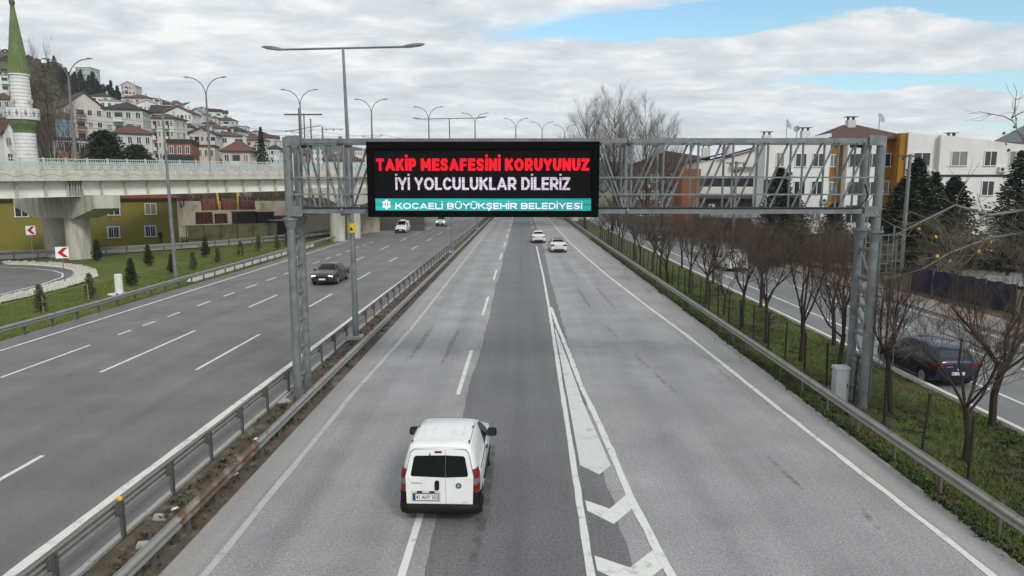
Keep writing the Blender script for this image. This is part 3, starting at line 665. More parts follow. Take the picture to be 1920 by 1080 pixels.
# ------------------------------------------------------------------ message sign
SY = 22.0
sign = thing('message_sign', 'black variable message sign with red and white lettering on the gantry', 'sign', (-1.215, SY, 7.25))
case_m = mat('sign_case', (.004, .004, .005), .8, spec=.04, var=.1)
b = MB(); b.box(-3.635, 3.635, .03, .17, -1.17, 1.17); b.build('case', case_m, sign)
for (x0, x1, z0, z1) in ((-3.635, 3.635, .94, 1.17), (-3.635, 3.635, -1.17, -.98), (-3.635, -3.41, -.979, .939), (3.41, 3.635, -.979, .939)):
    b = MB(); b.box(x0, x1, -.06, .029, z0, z1); b.build('bezel', case_m, sign)
led_m = mat('led_panel', (.009, .009, .010), .9, spec=.04, fine=.3, fscale=60)
b = MB(); b.box(-3.409, 3.409, 0, .028, -.978, .938); b.build('led_panel', led_m, sign)
def led(name, c, e, stripes):
    m = bpy.data.materials.new(name); m.use_nodes = True; t = m.node_tree; bs = t.nodes['Principled BSDF']
    bs.inputs['Base Color'].default_value = (.01, .01, .01, 1); bs.inputs['Specular IOR Level'].default_value = .05; bs.inputs['Emission Color'].default_value = (*c, 1); bs.inputs['Roughness'].default_value = .7
    g = t.nodes.new('ShaderNodeNewGeometry'); mp = t.nodes.new('ShaderNodeMapping'); mp.inputs['Scale'].default_value = (.35, 1, 26); t.links.new(g.outputs['Position'], mp.inputs[0])
    n = t.nodes.new('ShaderNodeTexNoise'); n.inputs['Scale'].default_value = 1.0; n.inputs['Detail'].default_value = 3; t.links.new(mp.outputs[0], n.inputs['Vector'])
    r = t.nodes.new('ShaderNodeMapRange'); t.links.new(n.outputs['Fac'], r.inputs[0]); r.inputs[1].default_value = .32; r.inputs[2].default_value = .68; r.inputs[3].default_value = e * (1 - stripes); r.inputs[4].default_value = e * (1 + stripes)
    t.links.new(r.outputs[0], bs.inputs['Emission Strength']); return m
led_red = led('led_red', (1.0, .006, .022), .95, .18); led_white = led('led_white', (.72, .62, .74), .80, .35)
led_teal = led('led_teal', (.02, .40, .38), .85, .45); led_white2 = led('led_pale', (.80, .84, .86), .95, .2)
def text(name, s, m, parent, x0, x1, z0, z1, y=-.012, bold=.0, thick=.002, sx=1.0, rot=None, nodots=True):
    cu = bpy.data.curves.new(name, 'FONT'); cu.body = s; cu.size = 1; cu.offset = bold; cu.extrude = 0; cu.resolution_u = 3; cu.space_character = sx
    to = bpy.data.objects.new(name, cu); col.objects.link(to); dg = bpy.context.evaluated_depsgraph_get()
    me = bpy.data.meshes.new_from_object(to.evaluated_get(dg)); bpy.data.objects.remove(to)
    co = np.array([v.co[:] for v in me.vertices]); lo = co.min(0); hi = co.max(0)
    base = 0.0 - (bold if bold else 0)
    capz = CAP if (CAP := globals().get('_cap_h')) else hi[1]
    zlo = -bold; zhi = capz + bold
    for v in me.vertices:
        x = x0 + (v.co.x - lo[0]) / (hi[0] - lo[0]) * (x1 - x0); z = z0 + (v.co.y - zlo) / (zhi - zlo) * (z1 - z0)
        v.co = (x, 0, z)
    me.materials.clear(); me.materials.append(m); me.update()
    return place(name, me, parent, (0, y, 0), rot or (0, 0, 0))
_cu = bpy.data.curves.new('cap', 'FONT'); _cu.body = 'H'; _o = bpy.data.objects.new('cap', _cu); col.objects.link(_o)
_me = bpy.data.meshes.new_from_object(_o.evaluated_get(bpy.context.evaluated_depsgraph_get())); _cap_h = max(v.co.y for v in _me.vertices); bpy.data.objects.remove(_o); bpy.data.meshes.remove(_me)
# LED lettering: heavy strokes rasterised on the lamp grid, each letter an object of its own
def arc(cx, cz, rx, rz_, a0, a1, n=10): return [(cx + rx * math.cos(R(a)), cz + rz_ * math.sin(R(a))) for a in np.linspace(a0, a1, n)]
_P = [[(0, 0), (0, 1), (.62, 1)] + arc(.62, .70, .38, .30, 90, -90)[1:] + [(0, .40)]]
GL_ = dict(T=[[(0, 1), (1, 1)], [(.5, 1), (.5, 0)]], A=[[(0, 0), (.5, 1), (1, 0)], [(.2, .26), (.8, .26)]], K=[[(0, 0), (0, 1)], [(.95, 1), (0, .36)], [(.38, .6), (1, 0)]], I=[[(0, 0), (0, 1)]], P=_P, M=[[(0, 0), (0, 1), (.5, .3), (1, 1), (1, 0)]],
    E=[[(1, 1), (0, 1), (0, 0), (1, 0)], [(0, .5), (.9, .5)]], S=[[(.97, .88), (.72, 1), (.3, 1), (.04, .78), (.25, .56), (.75, .45), (.98, .22), (.7, 0), (.28, 0), (0, .13)]], F=[[(1, 1), (0, 1), (0, 0)], [(0, .46), (.88, .46)]], N=[[(0, 0), (0, 1), (1, 0), (1, 1)]],
    O=[arc(.5, .5, .5, .5, 0, 360, 20)], R=_P + [[(.5, .4), (1, 0)]], U=[[(0, 1), (0, .4)] + arc(.5, .4, .5, .4, 180, 360)[1:] + [(1, 1)]], Y=[[(0, 1), (.5, .42), (1, 1)], [(.5, .42), (.5, 0)]], Z=[[(0, 1), (1, 1), (0, 0), (1, 0)]], C=[arc(.54, .5, .54, .5, 42, 318, 16)],
    L=[[(0, 1), (0, 0), (1, 0)]], D=[[(0, 0), (0, 1), (.45, 1)] + arc(.45, .5, .55, .5, 90, -90, 12)[1:] + [(0, 0)]], B=[[(0, 0), (0, 1), (.6, 1)] + arc(.6, .76, .32, .24, 90, -90)[1:] + [(0, .52), (.62, .52)] + arc(.62, .26, .36, .26, 90, -90)[1:] + [(0, 0)]], H=[[(0, 0), (0, 1)], [(1, 0), (1, 1)], [(0, .5), (1, .5)]])
GW = dict(I=0, M=1.15, O=1.05, T=.85, A=1.05, E=.72, F=.7, L=.66, S=.82, P=.78, R=.85, Z=.8)
DOT = {'İ': ('I', 1), 'Ü': ('U', 2), 'Ş': ('S', -1)}
def led_line(s, m, x0, x1, z0, z1, t, pitch=.0165):
    grp_ = place('lettering', None, sign, (0, -.013, 0)); h = z1 - z0; adv = []; tot = 0; gap = t * .55 / 1
    for c in s:
        g = DOT.get(c, (c, 0))[0]; w_ = 0 if c == ' ' else GW.get(g, .88); adv.append((c, g, w_)); tot += (.42 if c == ' ' else w_ * .8 + t + gap)
    sx = (x1 - x0) / ((tot - gap) * h); x = x0; seen = {}
    for c, g, w_ in adv:
        if c == ' ': x += .42 * h * sx; continue
        cw = (w_ * .8 + t) * h * sx
        if c not in seen:
            segs = []; tt = t * h
            for pl in GL_[g]:
                q = [(tt / 2 + p[0] * (cw - tt), tt / 2 + p[1] * (h - tt)) for p in pl]; segs += list(zip(q[:-1], q[1:]))
            d = DOT.get(c, (0, 0))[1]
            dots = [(cw / 2, h * 1.20)] if d == 1 else [(cw * .3, h * 1.16), (cw * .7, h * 1.16)] if d == 2 else []
            if d == -1: segs.append(((cw / 2, 0), (cw / 2, -h * .16)))
            nx = int(cw / pitch) + 1; za = -h * .28; nz = int((h * 1.62) / pitch); b = MB(); vid = {}
            X, Z = np.meshgrid((np.arange(nx) + .5) * pitch, za + (np.arange(nz) + .5) * pitch); D_ = np.full(X.shape, 9.0)
            for (a, e) in segs:
                dx, dz = e[0] - a[0], e[1] - a[1]; L2 = dx * dx + dz * dz + 1e-9; u = np.clip(((X - a[0]) * dx + (Z - a[1]) * dz) / L2, 0, 1); D_ = np.minimum(D_, np.maximum(abs(X - a[0] - u * dx), abs(Z - a[1] - u * dz)) if (abs(dx) < 1e-6 or abs(dz) < 1e-6) else np.hypot(X - a[0] - u * dx, Z - a[1] - u * dz))
            on = D_ < tt / 2
            for (px_, pz_) in dots: on |= (abs(X - px_) < tt * .5) & (abs(Z - pz_) < tt * .42)
            def vtx(i, j):
                if (i, j) not in vid: vid[(i, j)] = len(b.v); b.v.append((i * pitch, 0, za + j * pitch))
                return vid[(i, j)]
            for j in range(nz):
                for i in range(nx):
                    if on[j, i]: b.f.append((vtx(i, j), vtx(i + 1, j), vtx(i + 1, j + 1), vtx(i, j + 1))); b.m.append(0)
            seen[c] = b.mesh('letter', m)
        place('letter', seen[c], grp_, (x, 0, z0)); x += cw + gap * h * sx
led_line('TAKİP MESAFESİNİ KORUYUNUZ', led_red, -3.345, 3.315, .27, .655, .245)
led_line('İYİ YOLCULUKLAR DİLERİZ', led_white, -2.755, 2.735, -.325, .07, .19)
b = MB(); b.box(-3.40, 3.40, -.010, -.001, -.965, -.585); b.build('banner', led_teal, sign)
led_line('KOCAELİ BÜYÜKŞEHİR BELEDİYESİ', led_white2, -2.77, 3.13, -.915, -.72, .2, .013)
# round emblem of six petals
b = MB()
for k in range(6):
    t = k * math.tau / 6 + math.pi / 6; c = Vector((-3.05 + .095 * math.cos(t), 0, -.775 + .105 * math.sin(t)))
    b.add([c + Vector((.05 * math.cos(a), 0, .055 * math.sin(a))) for a in np.linspace(0, math.tau, 9)[:-1]], [tuple(range(8))])
b.add([(-3.065, 0, -.93), (-3.035, 0, -.93), (-3.03, 0, -.62), (-3.07, 0, -.62)], [(0, 1, 2, 3)])
b.build('emblem', led_white2, sign, (0, -.014, 0))

# ------------------------------------------------------------------ street lights
lamp_m = mat('lamp_housing', (.16, .165, .17), .5, .3)
lens_m = mat('lamp_lens', (.5, .5, .48), .2)
def lamp_head(parent, loc, rz, L=.95, tilt=.12):
    b = MB(); n = 8
    for i, (x, wd, h0, h1) in enumerate([(0, .05, -.03, .04), (.15, .11, -.05, .06), (.45, .16, -.05, .08), (.8, .13, -.04, .06), (L, .04, -.02, .02)]):
        b.v += [(x, -wd, h0), (x, wd, h0), (x, wd * .8, h1 * .6), (x, wd * .4, h1), (x, -wd * .4, h1), (x, -wd * .8, h1 * .6)]
    for i in range(4):
        for k in range(6): a = i * 6 + k; c = i * 6 + (k + 1) % 6; b.f.append((a, c, c + 6, a + 6))
    b.f += [tuple(reversed(range(6))), tuple(range(24, 30))]; b.m = [0] * len(b.f)
    o = b.build('lamp_head', lamp_m, parent, loc, (0, -tilt, rz))
    b = MB(); b.box(.22, .75, -.1, .1, -.062, -.052); b.build('lens', lens_m, o)
def median_light(x, y, zt, arm, label, lean=0):
    o = thing('street_light', label, 'street light', (x, y, 0), (0, 0, lean))
    b = MB(); b.tube([(0, 0, .12), (0, 0, zt * .35), (-.15 * (zt / 13), 0, zt)], [.15, .12, .055], 8); b.build('pole', galv, o)
    b = MB(); b.tube([(-arm - .15, 0, zt - .02), (-.15, 0, zt + .03), (arm - .15, 0, zt + .08)], .045, 8); b.build('arm', galv, o)
    lamp_head(o, (arm - .2, 0, zt + .08), 0); lamp_head(o, (-arm - .1, 0, zt - .02), math.pi)
    b = MB(); b.box(-.36, .36, -.36, .36, -.2, .28); b.build('base_block', concrete, o)
    return o
ml = median_light(-7.6, 31.1, 12.95, 2.65, 'tall double armed street light on the median behind the gantry')
b = MB(); b.lathe([(.150, 0), (.146, .42)], 10); yb = b.build('warning_band', mat('yellow_band', (.62, .42, .03), .6), ml, (-.004, 0, 5.0))
yb['label'] = 'yellow warning band round the pole'
b = MB(); b.add([(-.08, 0, 0), (.08, 0, 0), (0, 0, .15)], [(0, 1, 2)]); b.build('warning_mark', ink, yb, (0, -.157, .12))
median_light(-7.45, 74.4, 14.15, 3.0, 'farther double armed street light on the median')
median_light(-7.4, 117, 14.0, 3.0, 'farthest double armed street light on the median, mostly hidden by the sign')
o = thing('street_light', 'single armed street light at the edge of the lawn', 'street light', (-26.0, 51.4, 0))
b = MB(); b.tube([(0, 0, -.1), (-.05, 0, 4), (-.15, 0, 12.3)], [.16, .13, .07], 8); b.build('pole', galv, o)
b = MB(); b.tube([(-.15, 0, 12.3), (0, 0, 12.55), (1.0, 0, 12.9)], .04, 6); b.build('arm', galv, o); lamp_head(o, (.85, 0, 12.86), 0, 1.1, .25)
b = MB(); b.lathe([(.34, -.1), (.30, .16), (.2, .25)], 10); b.build('base_collar', dark_steel, o)

# ------------------------------------------------------------------ tram viaduct
DX, DY = -40.6, 67.6; dvec = Vector((.5, .866, 0)); yawd = math.atan2(.866, .5)
via = thing('viaduct', 'pale concrete and white steel tram viaduct crossing behind the sign', 'viaduct', (DX, DY, 9.72 - 1.05), (0, -math.atan(.017), yawd))
S0, S1 = -34, 112; WID = 8.6         # local x along the deck, local y: 0 is the near edge, + away
white_steel = mat('girder_paint', (.68, .67, .60), .55, var=.05, vscale=.5, stain=(.5, .47, .4), sscale=.4, sthr=(.6, .8))
stiff_m = mat('stiffener_shaded_paint', (.50, .49, .44), .6, var=.08)  # girder paint made greyer, imitating side faces that catch less light
deck_c = mat('deck_concrete', (.55, .525, .46), .85, var=.1, vscale=.8, fine=.06, fscale=9, stain=(.33, .30, .24), sscale=.7, sthr=(.48, .72), stretch=(1.3, 1.3, .5))
b = MB(); b.box(S0, S1, .14, WID - .14, -.55, -.25); b.build('deck_slab', deck_c, via)
b = MB(); b.box(0, 1.90, -.02, .13, -.97, 0); 
fas = b.mesh('fascia_panel', deck_c)
wv = MB(); wv.tube([(x, -.03, -.45 + .12 * math.sin(x / 1.92 * math.tau)) for x in np.linspace(0, 1.90, 13)], .022, 5)
wav = wv.mesh('fascia_wave', mat('fascia_wave', (.36, .33, .25), .8))
rb = MB()
for z in (.12, .62, 1.02): rb.box(.05, 1.87, .035, .075, z - .04, z + .04)
for k in range(17): rb.box(.10 + k * .107, .10 + k * .107 + .055, .04, .07, .145, .595)
for k in range(9): rb.box(.10 + k * .214, .10 + k * .214 + .05, .04, .07, .645, .995)
rail_paint = mat('railing_paint', (.50, .52, .50), .6, .2, var=.1)
rpan = rb.mesh('railing_panel', rail_paint); pb = MB(); pb.box(-.07, .07, .0, .13, 0, 1.15); rpost = pb.mesh('railing_post', rail_paint)
k = 0; x = S0
while x < S1 - 1.9:
    o = place('fascia_panel', fas, via, (x, 0, 0)); 
    if x < 70:
        place('fascia_wave', wav, o); 
    place('railing_panel', rpan, via, (x, 0, .0)); place('railing_post', rpost, via, (x, 0, 0)); place('railing_panel', rpan, via, (x, WID - .12, -.05))
    x += 1.92
b = MB(); b.box(S0, S1, WID - .13, WID + .02, -.97, -.05); b.build('far_parapet', deck_c, via)
joint = 6.0
for (a, c) in ((S0, -2.55), (-2.35, 45), (45.2, S1)):
    b = MB(); b.box(a, c, .95, .99, -2.42, -.60); b.box(a, c, .42, 1.4, -2.46, -2.42); b.box(a, c, .42, 1.4, -.60, -.552); b.build('girder', white_steel, via)
    b = MB(); b.box(a, c, WID - .6, WID - .56, -2.42, -.60); b.box(a, c, WID - .82, WID - .34, -2.46, -2.42); b.build('girder', white_steel, via)
    n = int((c - a) / 2.35)
    stf = MB(); stf.box(-.015, .015, .44, .949, -2.419, -.601); stm = stf.mesh('stiffener', stiff_m)
    for i in range(n + 1): place('stiffener', stm, via, (a + .06 + i * (c - a - .12) / n, 0, 0))
for x in (-3.1, -2.8, -2.1, -1.8): place('stiffener', stm, via, (x, 0, 0))
b = MB()
for i in range(10):
    for j in range(7): b.box(.25 * i * .6, .25 * i * .6 + .04, .93, .949, -2.2 + .22 * j, -2.16 + .22 * j)
b.build('bolt_plate', white_steel, via, (14, 0, 0), kind='stuff')
def pier(label, c1, c2, cap0, cap1, ztop, capw, r=1.12, rot=None):
    """two round columns and a tapered cross-head; cap0/cap1: ends of the head"""
    o = thing('viaduct_pier', label, 'pier', ((c1[0] + c2[0]) / 2, (c1[1] + c2[1]) / 2, 0)); ox, oy = o.location.x, o.location.y
    for c in (c1, c2):
        b = MB(); b.lathe([(r, -.5), (r, 1.4), (r, 1.42), (r, ztop - 2.2)], 24, 0, (c[0] - ox, c[1] - oy, 0)); me = b.mesh('column', pier_m); smooth_by_angle(me); place('column', me, o)
    a = Vector((cap0[0] - ox, cap0[1] - oy, 0)); e = Vector((cap1[0] - ox, cap1[1] - oy, 0)); d = (e - a); Ln = d.length; d.normalize()
    q = Vector((-d.y, d.x, 0))
    prof = [(0, ztop - 1.25), (Ln * .26, ztop - 2.3), (Ln * .74, ztop - 2.3), (Ln, ztop - 1.25), (Ln, ztop), (0, ztop)]
    b = MB(); n = len(prof); vs = []
    for sgn in (-1, 1): vs += [a + d * s + q * (capw / 2 * sgn) + Vector((0, 0, z)) for s, z in prof]
    b.add(vs, [tuple(range(n)), tuple(reversed(range(n, 2 * n)))] + [(i, i + n, (i + 1) % n + n, (i + 1) % n) for i in range(n)])
    b.build('cross_head', pier_m, o)
    return o
pier_m = mat('pier_concrete', (.48, .46, .40), .85, var=.12, vscale=.5, fine=.08, fscale=10, stain=(.235, .22, .185), sscale=.7, sthr=(.48, .70), stretch=(1.4, 1.4, .22), bump=.15)
pier('concrete viaduct pier with two round columns beside the exit loop', (-48.0, 70.9), (-44.3, 68.75), (-52.9, 73.9), (-39.6, 66.2), 6.30, 2.5)
pier('concrete viaduct pier beyond the lawn, left of the message sign', (-24.6, 92.5), (-23.6, 97.2), (-26.6, 88.2), (-23.1, 102.2), 7.0, 3.9, 1.0)
pier('concrete viaduct pier beyond the sign on the right verge', (11.6, 154.5), (8.9, 159.5), (14.4, 151), (6.6, 164), 8.3, 2.6, 1.0)
bw = MB(); bw.box(S1 - 2.5, S1 + .5, -.5, WID + .5, -12, -.98); bw.build('abutment', deck_c, via)

# lamp posts standing along the middle of the deck, carrying the overhead line
def deck_post(i, s):
    base = Vector((DX, DY, 0)) + dvec * s + Vector((-.866, .5, 0)) * 4.3; zb = 9.72 - 1.05 - .25 + .017 * s
    o = thing('tram_lamp_post', 'tall lamp post with two curved arms on the viaduct, %s from the left' % (['first'] + ORD[1:])[i], 'lamp post', (base.x, base.y, zb), (0, 0, 0), 'lamp posts on the viaduct')
    b = MB(); b.tube([(0, 0, -.02), (0, 0, 6), (0, 0, 8.9)], [.17, .13, .10], 8); b.build('pole', lamp_pole, o)
    for sgn in (-1, 1):
        b = MB(); pts = [(0, 0, 8.85)] + [(sgn * (1.95 * (1 - math.cos(t))), 0, 8.85 + 2.15 * math.sin(t)) for t in np.linspace(.25, math.pi / 2 - .05, 7)]
        b.tube(pts, [.07] + [.055] * 6 + [.04], 6); b.build('arm', lamp_pole, o)
        b = MB(); b.tube([(sgn * 1.8, 0, 10.99), (sgn * 2.15, 0, 11.06), (sgn * 2.55, 0, 11.05)], [.04, .09, .03], 6); b.build('lamp_head', lamp_m, o)
    for sgn in (-1, 1):     # catenary brackets
        b = MB(); dd = Vector((.866, -.5, 0)) * sgn
        b.tube([Vector((0, 0, 5.35)), dd * 2.2 + Vector((0, 0, 5.7))], .03, 5); b.tube([Vector((0, 0, 4.5)), dd * 2.1 + Vector((0, 0, 5.68))], .03, 5); b.tube([dd * .9 + Vector((0, 0, 4.95)), dd * 2.8 + Vector((0, 0, 4.75))], .022, 5)
        b.build('bracket', lamp_pole, o)
    return base, zb
lamp_pole = mat('lamp_pole_grey', (.17, .175, .17), .55, .3, var=.1)
posts = []
for i, s in enumerate([-.2, 15.0, 29.2, 43.2, 57.3, 71.3, 86.2, 97.5, 108.5]): posts.append(deck_post(i, s))
wire_m = mat('overhead_wire', (.05, .05, .05), .6)
for j, (side, zz_, nm) in enumerate(((1, 5.75, 'upper wire over the near track'), (1, 4.72, 'contact wire over the near track'), (-1, 5.75, 'upper wire over the far track'), (-1, 4.72, 'contact wire over the far track'))):
    b = MB(); pts = []
    full = [(posts[0][0] - dvec * 16, posts[0][1] - .25)] + posts
    for a, c in zip(full[:-1], full[1:]):
        for t in np.linspace(0, 1, 6)[:-1]:
            p = a[0].lerp(c[0], t) + Vector((.866, -.5, 0)) * side * (2.15 if zz_ > 5 else 2.7); pts.append((p.x, p.y, a[1] + (c[1] - a[1]) * t + zz_ - (.45 if zz_ > 5 else .05) * 4 * t * (1 - t)))
    b.tube(pts, .016, 4); b.build('overhead_wire', wire_m, None, label='thin %s of the viaduct' % nm, cat='wire', group='overhead wires of the tram line')

# ------------------------------------------------------------------ minaret
min_stone = mat('minaret_stone', (.70, .69, .67), .8, var=.07, vscale=1.5, stain=(.5, .49, .47), sscale=1.0, sthr=(.55, .75))
lead_green = mat('minaret_green', (.125, .175, .070), .65, var=.2, vscale=1.2, stain=(.18, .21, .12), sscale=1.0, sthr=(.5, .7))
mn = thing('minaret', 'white stone minaret with a green ribbed spire and balcony', 'minaret', (-67.3, 95, -.2), scale=(.80, .80, 1.0))
def courses(z0, z1, r0, r1, n):
    k = 0; h = (z1 - z0) / n
    for i in range(n):
        a = z0 + i * h; ra = r0 + (r1 - r0) * i / n; rb_ = r0 + (r1 - r0) * (i + 1) / n
        b = MB(); b.lathe([(ra - .10, a), (ra - .10, a + .07), (ra, a + .08), (rb_, a + h - .01), (rb_ - .04, a + h)], 16); b.build('stone_course', min_stone, mn)
courses(0, 14.5, 1.72, 1.58, 30)
b = MB(); b.lathe([(1.6, 14.5), (1.66, 14.9), (2.05, 15.6), (2.18, 16.0), (2.2, 16.25)], 16); b.build('balcony_corbel', lead_green, mn)
b = MB(); b.lathe([(2.36, 16.25), (2.36, 16.42), (1.5, 16.43)], 16); b.build('balcony_floor', min_stone, mn)
for k in range(12):
    t = (k + .5) * math.tau / 12; o = place('balcony_panel', None, mn, (0, 0, 0), (0, 0, t))
    b = MB(); b.box(2.20, 2.32, -.57, .57, 16.43, 17.75); b.build('panel', min_stone, o)
    b = MB(); b.tube([(2.30, 0, 16.62), (2.335, 0, 17.0), (2.335, 0, 17.2), (2.30, 0, 17.58)], [.04, .2, .2, .04], 8); b.build('panel_carving', mat('carved_recess', (.30, .30, .29), .9, var=.3, vscale=6), o)
courses(16.45, 22.0, 1.52, 1.42, 12)
b = MB(); b.lathe([(1.42, 22.0), (1.6, 22.05), (1.6, 22.22), (1.45, 22.25)], 16); b.build('cornice', min_stone, mn)
nr = 20; b = MB(); prof = [(1.56, 22.25), (1.18, 25.2), (.72, 28.2), (.40, 30.3), (.3, 31.0)]
for (r_, z) in prof:
    for k in range(nr * 2):
        t = k * math.tau / (nr * 2); rr = r_ * (1.0 if k % 2 else .93); b.v.append((rr * math.cos(t), rr * math.sin(t), z))
for i in range(len(prof) - 1):
    for k in range(nr * 2): a = i * nr * 2 + k; c = i * nr * 2 + (k + 1) % (nr * 2); b.f.append((a, c, c + nr * 2, a + nr * 2))
b.m = [0] * len(b.f); b.build('spire', lead_green, mn)
b = MB(); b.lathe([(.3, 31.0), (.42, 31.3), (.42, 31.6), (.2, 31.9), (.16, 32.4), (.24, 32.7), (.1, 33.0), (.05, 34.2)], 10); b.build('finial', mat('finial_metal', (.10, .12, .07), .5, .4), mn)
for t in (-.25, 2.9, -1.6):
    b = MB(); d = Vector((math.cos(t), math.sin(t), 0)); b.tube([d * 1.4 + Vector((0, 0, 18.6)), d * 1.75 + Vector((0, 0, 18.65)), d * 2.1 + Vector((0, 0, 18.65))], [.08, .12, .34], 10); b.build('loudspeaker', mat('loudspeaker_grey', (.45, .45, .44), .5), mn)

# ------------------------------------------------------------------ chevron signs, bollard
def chevron_sign(label, loc, rz, wpx, h):
    o = thing('chevron_sign', label, 'road sign', loc, (0, 0, rz), 'red and white chevron signs')
    b = MB(); b.tube([(0, 0, -.1), (0, 0, h)], .035, 8); b.build('post', galv, o)
    b = MB(); b.box(-.42, .42, -.055, -.036, h - .85, h); p = b.build('panel', mat('sign_white', (.78, .78, .77), .5), o)
    b = MB(); z = h - .425; b.add([(-.30, 0, z), (.08, 0, z + .36), (.36, 0, z + .36), (.36, 0, z + .34), (.02, 0, z), (.36, 0, z - .34), (.36, 0, z - .36), (.08, 0, z - .36)], [(0, 4, 3, 2, 1), (0, 7, 6, 5, 4)]); b.build('chevron', mat('sign_red', (.48, .015, .03), .5), p, (0, -.058, 0))
chevron_sign('red chevron sign nearest on the stone apron of the exit loop', (-34.0, 50.7, .08), R(30), 1, 2.6)
chevron_sign('farther red chevron sign in front of the viaduct pier', (-46.0, 64.4, .08), R(62), 1, 3.4)
b = MB(); b.lathe([(.25, 0), (.24, 1.25), (.22, 1.3)], 12); bo = b.build('bollard', mat('white_bollard', (.66, .65, .6), .8, var=.06), None, (-26.9, 45.5, 0), label='white concrete bollard on the lawn by the guardrail', cat='bollard')
b = MB(); b.lathe([(.75, -.1), (.7, .02)], 14); b.build('bollard_pad', pale_concrete, None, (-26.9, 45.5, -.025), label='pale concrete pad under the white bollard', cat='pad')
# ------------------------------------------------------------------ trees and plants
def perp(d):
    a = Vector((0, 0, 1)) if abs(d.z) < .9 else Vector((1, 0, 0)); u = d.cross(a).normalized(); return u, d.cross(u)
def bare_tree(seed, H=6.2, trunk=2.1, r0=.10, limbs=6, spread=.75, twigs=9, up=.35, crownw=1.0, lv=4, leader=False):
    """recursive branching; returns trunk-and-limb mesh data and fine twig mesh data"""
    rd = random.Random(seed); T = MB(); W = MB(); cnt = [0]
    def seg(p, d, L, r, lev):
        n = 3 if lev < 3 else 2; pts = [p]; rr = [r]; dd = d.copy()
        for i in range(n):
            dd = (dd + Vector((rd.gauss(0, .16), rd.gauss(0, .16), rd.gauss(0, .10) + (.10 * up if lev > 0 else 0)))).normalized(); pts.append(pts[-1] + dd * L / n); rr.append(r * (1 - (.5 if lev else .25) * (i + 1) / n))
        (T if lev <= 1 else W).tube(pts, rr, 6 if lev == 0 else 5 if lev == 1 else 4 if lev == 2 else 3, 0, lev == 0)
        return pts, rr, dd
    def grow(p, d, L, r, lev):
        pts, rr, dd = seg(p, d, L, r, lev)
        if lev >= lv: return
        nb = (twigs if lev == lv - 1 else rd.randint(4, 6))
        for k in range(nb):
            t = rd.uniform(.25, 1.0) if lev else 1; i = min(int(t * (len(pts) - 1)), len(pts) - 2); f = t * (len(pts) - 1) - i; q = pts[i].lerp(pts[i + 1], f)
            u, v = perp(dd); a = rd.uniform(0, math.tau); s = rd.uniform(.45, 1.0) * spread
            nd = (dd + (u * math.cos(a) + v * math.sin(a)) * s + Vector((0, 0, up * .5))).normalized()
            grow(q, nd, L * rd.uniform(.48, .72), max(rr[min(i + 1, len(rr) - 1)] * rd.uniform(.42, .6), .0055 if lev < lv - 1 else .0035), lev + 1)
    base = [Vector((0, 0, -.15)), Vector((rd.gauss(0, .03), rd.gauss(0, .03), trunk * .5)), Vector((rd.gauss(0, .07), rd.gauss(0, .07), trunk))]
    T.tube([base[0], base[0] + Vector((0, 0, .22)), base[1], base[2]], [r0 * 1.5, r0 * 1.08, r0, r0 * .92], 8)
    top = base[2]; Ll = (H - trunk) * .52
    if leader:
        pts = [top]; 
        for i in range(8): pts.append(pts[-1] + Vector((rd.gauss(0, .12), rd.gauss(0, .12), (H - trunk) / 8)))
        T.tube(pts, [r0 * .9 * (1 - i / 8.6) for i in range(9)], 6)
        for k in range(limbs):
            t = k / limbs; i = int(t * 7.4); q = pts[i].lerp(pts[i + 1], rd.random()); a = k * 2.4 + rd.uniform(-.4, .4)
            grow(q, Vector((math.cos(a) * spread, math.sin(a) * spread, .75)).normalized(), (H - trunk) * (.40 - .24 * t) * crownw, r0 * (.45 - .3 * t), 1)
    else:
        for k in range(limbs):
            a = k * math.tau / limbs + rd.uniform(-.35, .35); e = rd.uniform(.75, 1.35)
            d = Vector((math.cos(a) * crownw * math.cos(e), math.sin(a) * crownw * math.cos(e), math.sin(e))).normalized()
            grow(top - Vector((0, 0, rd.uniform(0, .35))), d, Ll * rd.uniform(.85, 1.1), r0 * rd.uniform(.42, .58), 1)
    return T, W
bark = mat('dark_bark', (.040, .031, .026), .9, var=.3, vscale=8, fine=.2, fscale=40, bump=.5, bscale=30)
twig_red = mat('reddish_twigs', (.085, .062, .050), .85, var=.3, vscale=2)
twig_grey = mat('grey_twigs', (.12, .105, .09), .85, var=.3, vscale=1)
twig_tan = mat('tan_twigs', (.15, .12, .09), .85, var=.3, vscale=1)
street_me = []
for sd in range(6):
    T, W = bare_tree(11 + sd * 3, 6.3 + .3 * (sd % 3), 1.8 + .25 * (sd % 3), .088 + .012 * (sd % 2), 5 + sd % 3, .78, 13, .44, .9)
    street_me.append((T.mesh('trunk', bark), W.mesh('crown', twig_red)))
def tree_at(pair, loc, rz, s, name, label, cat='tree', group=None, lean=(0, 0)):
    o = thing(name, label, cat, loc, (lean[0], lean[1], rz), group, s); place('trunk', pair[0], o); place('crown', pair[1], o); return o
vary = random.Random(2)
rowA = [(11.94, 17.95, 1.0), (12.05, 21.97, .92), (11.76, 25.05, 1.0), (11.89, 28.91, 1.02), (11.6, 32.29, 1.05), (11.63, 35.98, .95), (11.58, 39.2, .72), (11.71, 43.66, .95), (11.66, 47.7, 1.0), (10.9, 51.2, .9), (11.2, 55.8, .95), (11.56, 60.9, 1.0), (11.22, 65.46, .9), (11.51, 70.4, 1.0), (10.91, 75.5, .9), (11.4, 81, 1.0), (11.2, 87, .95), (11.6, 93, 1.0), (11.3, 100, 1.0)]
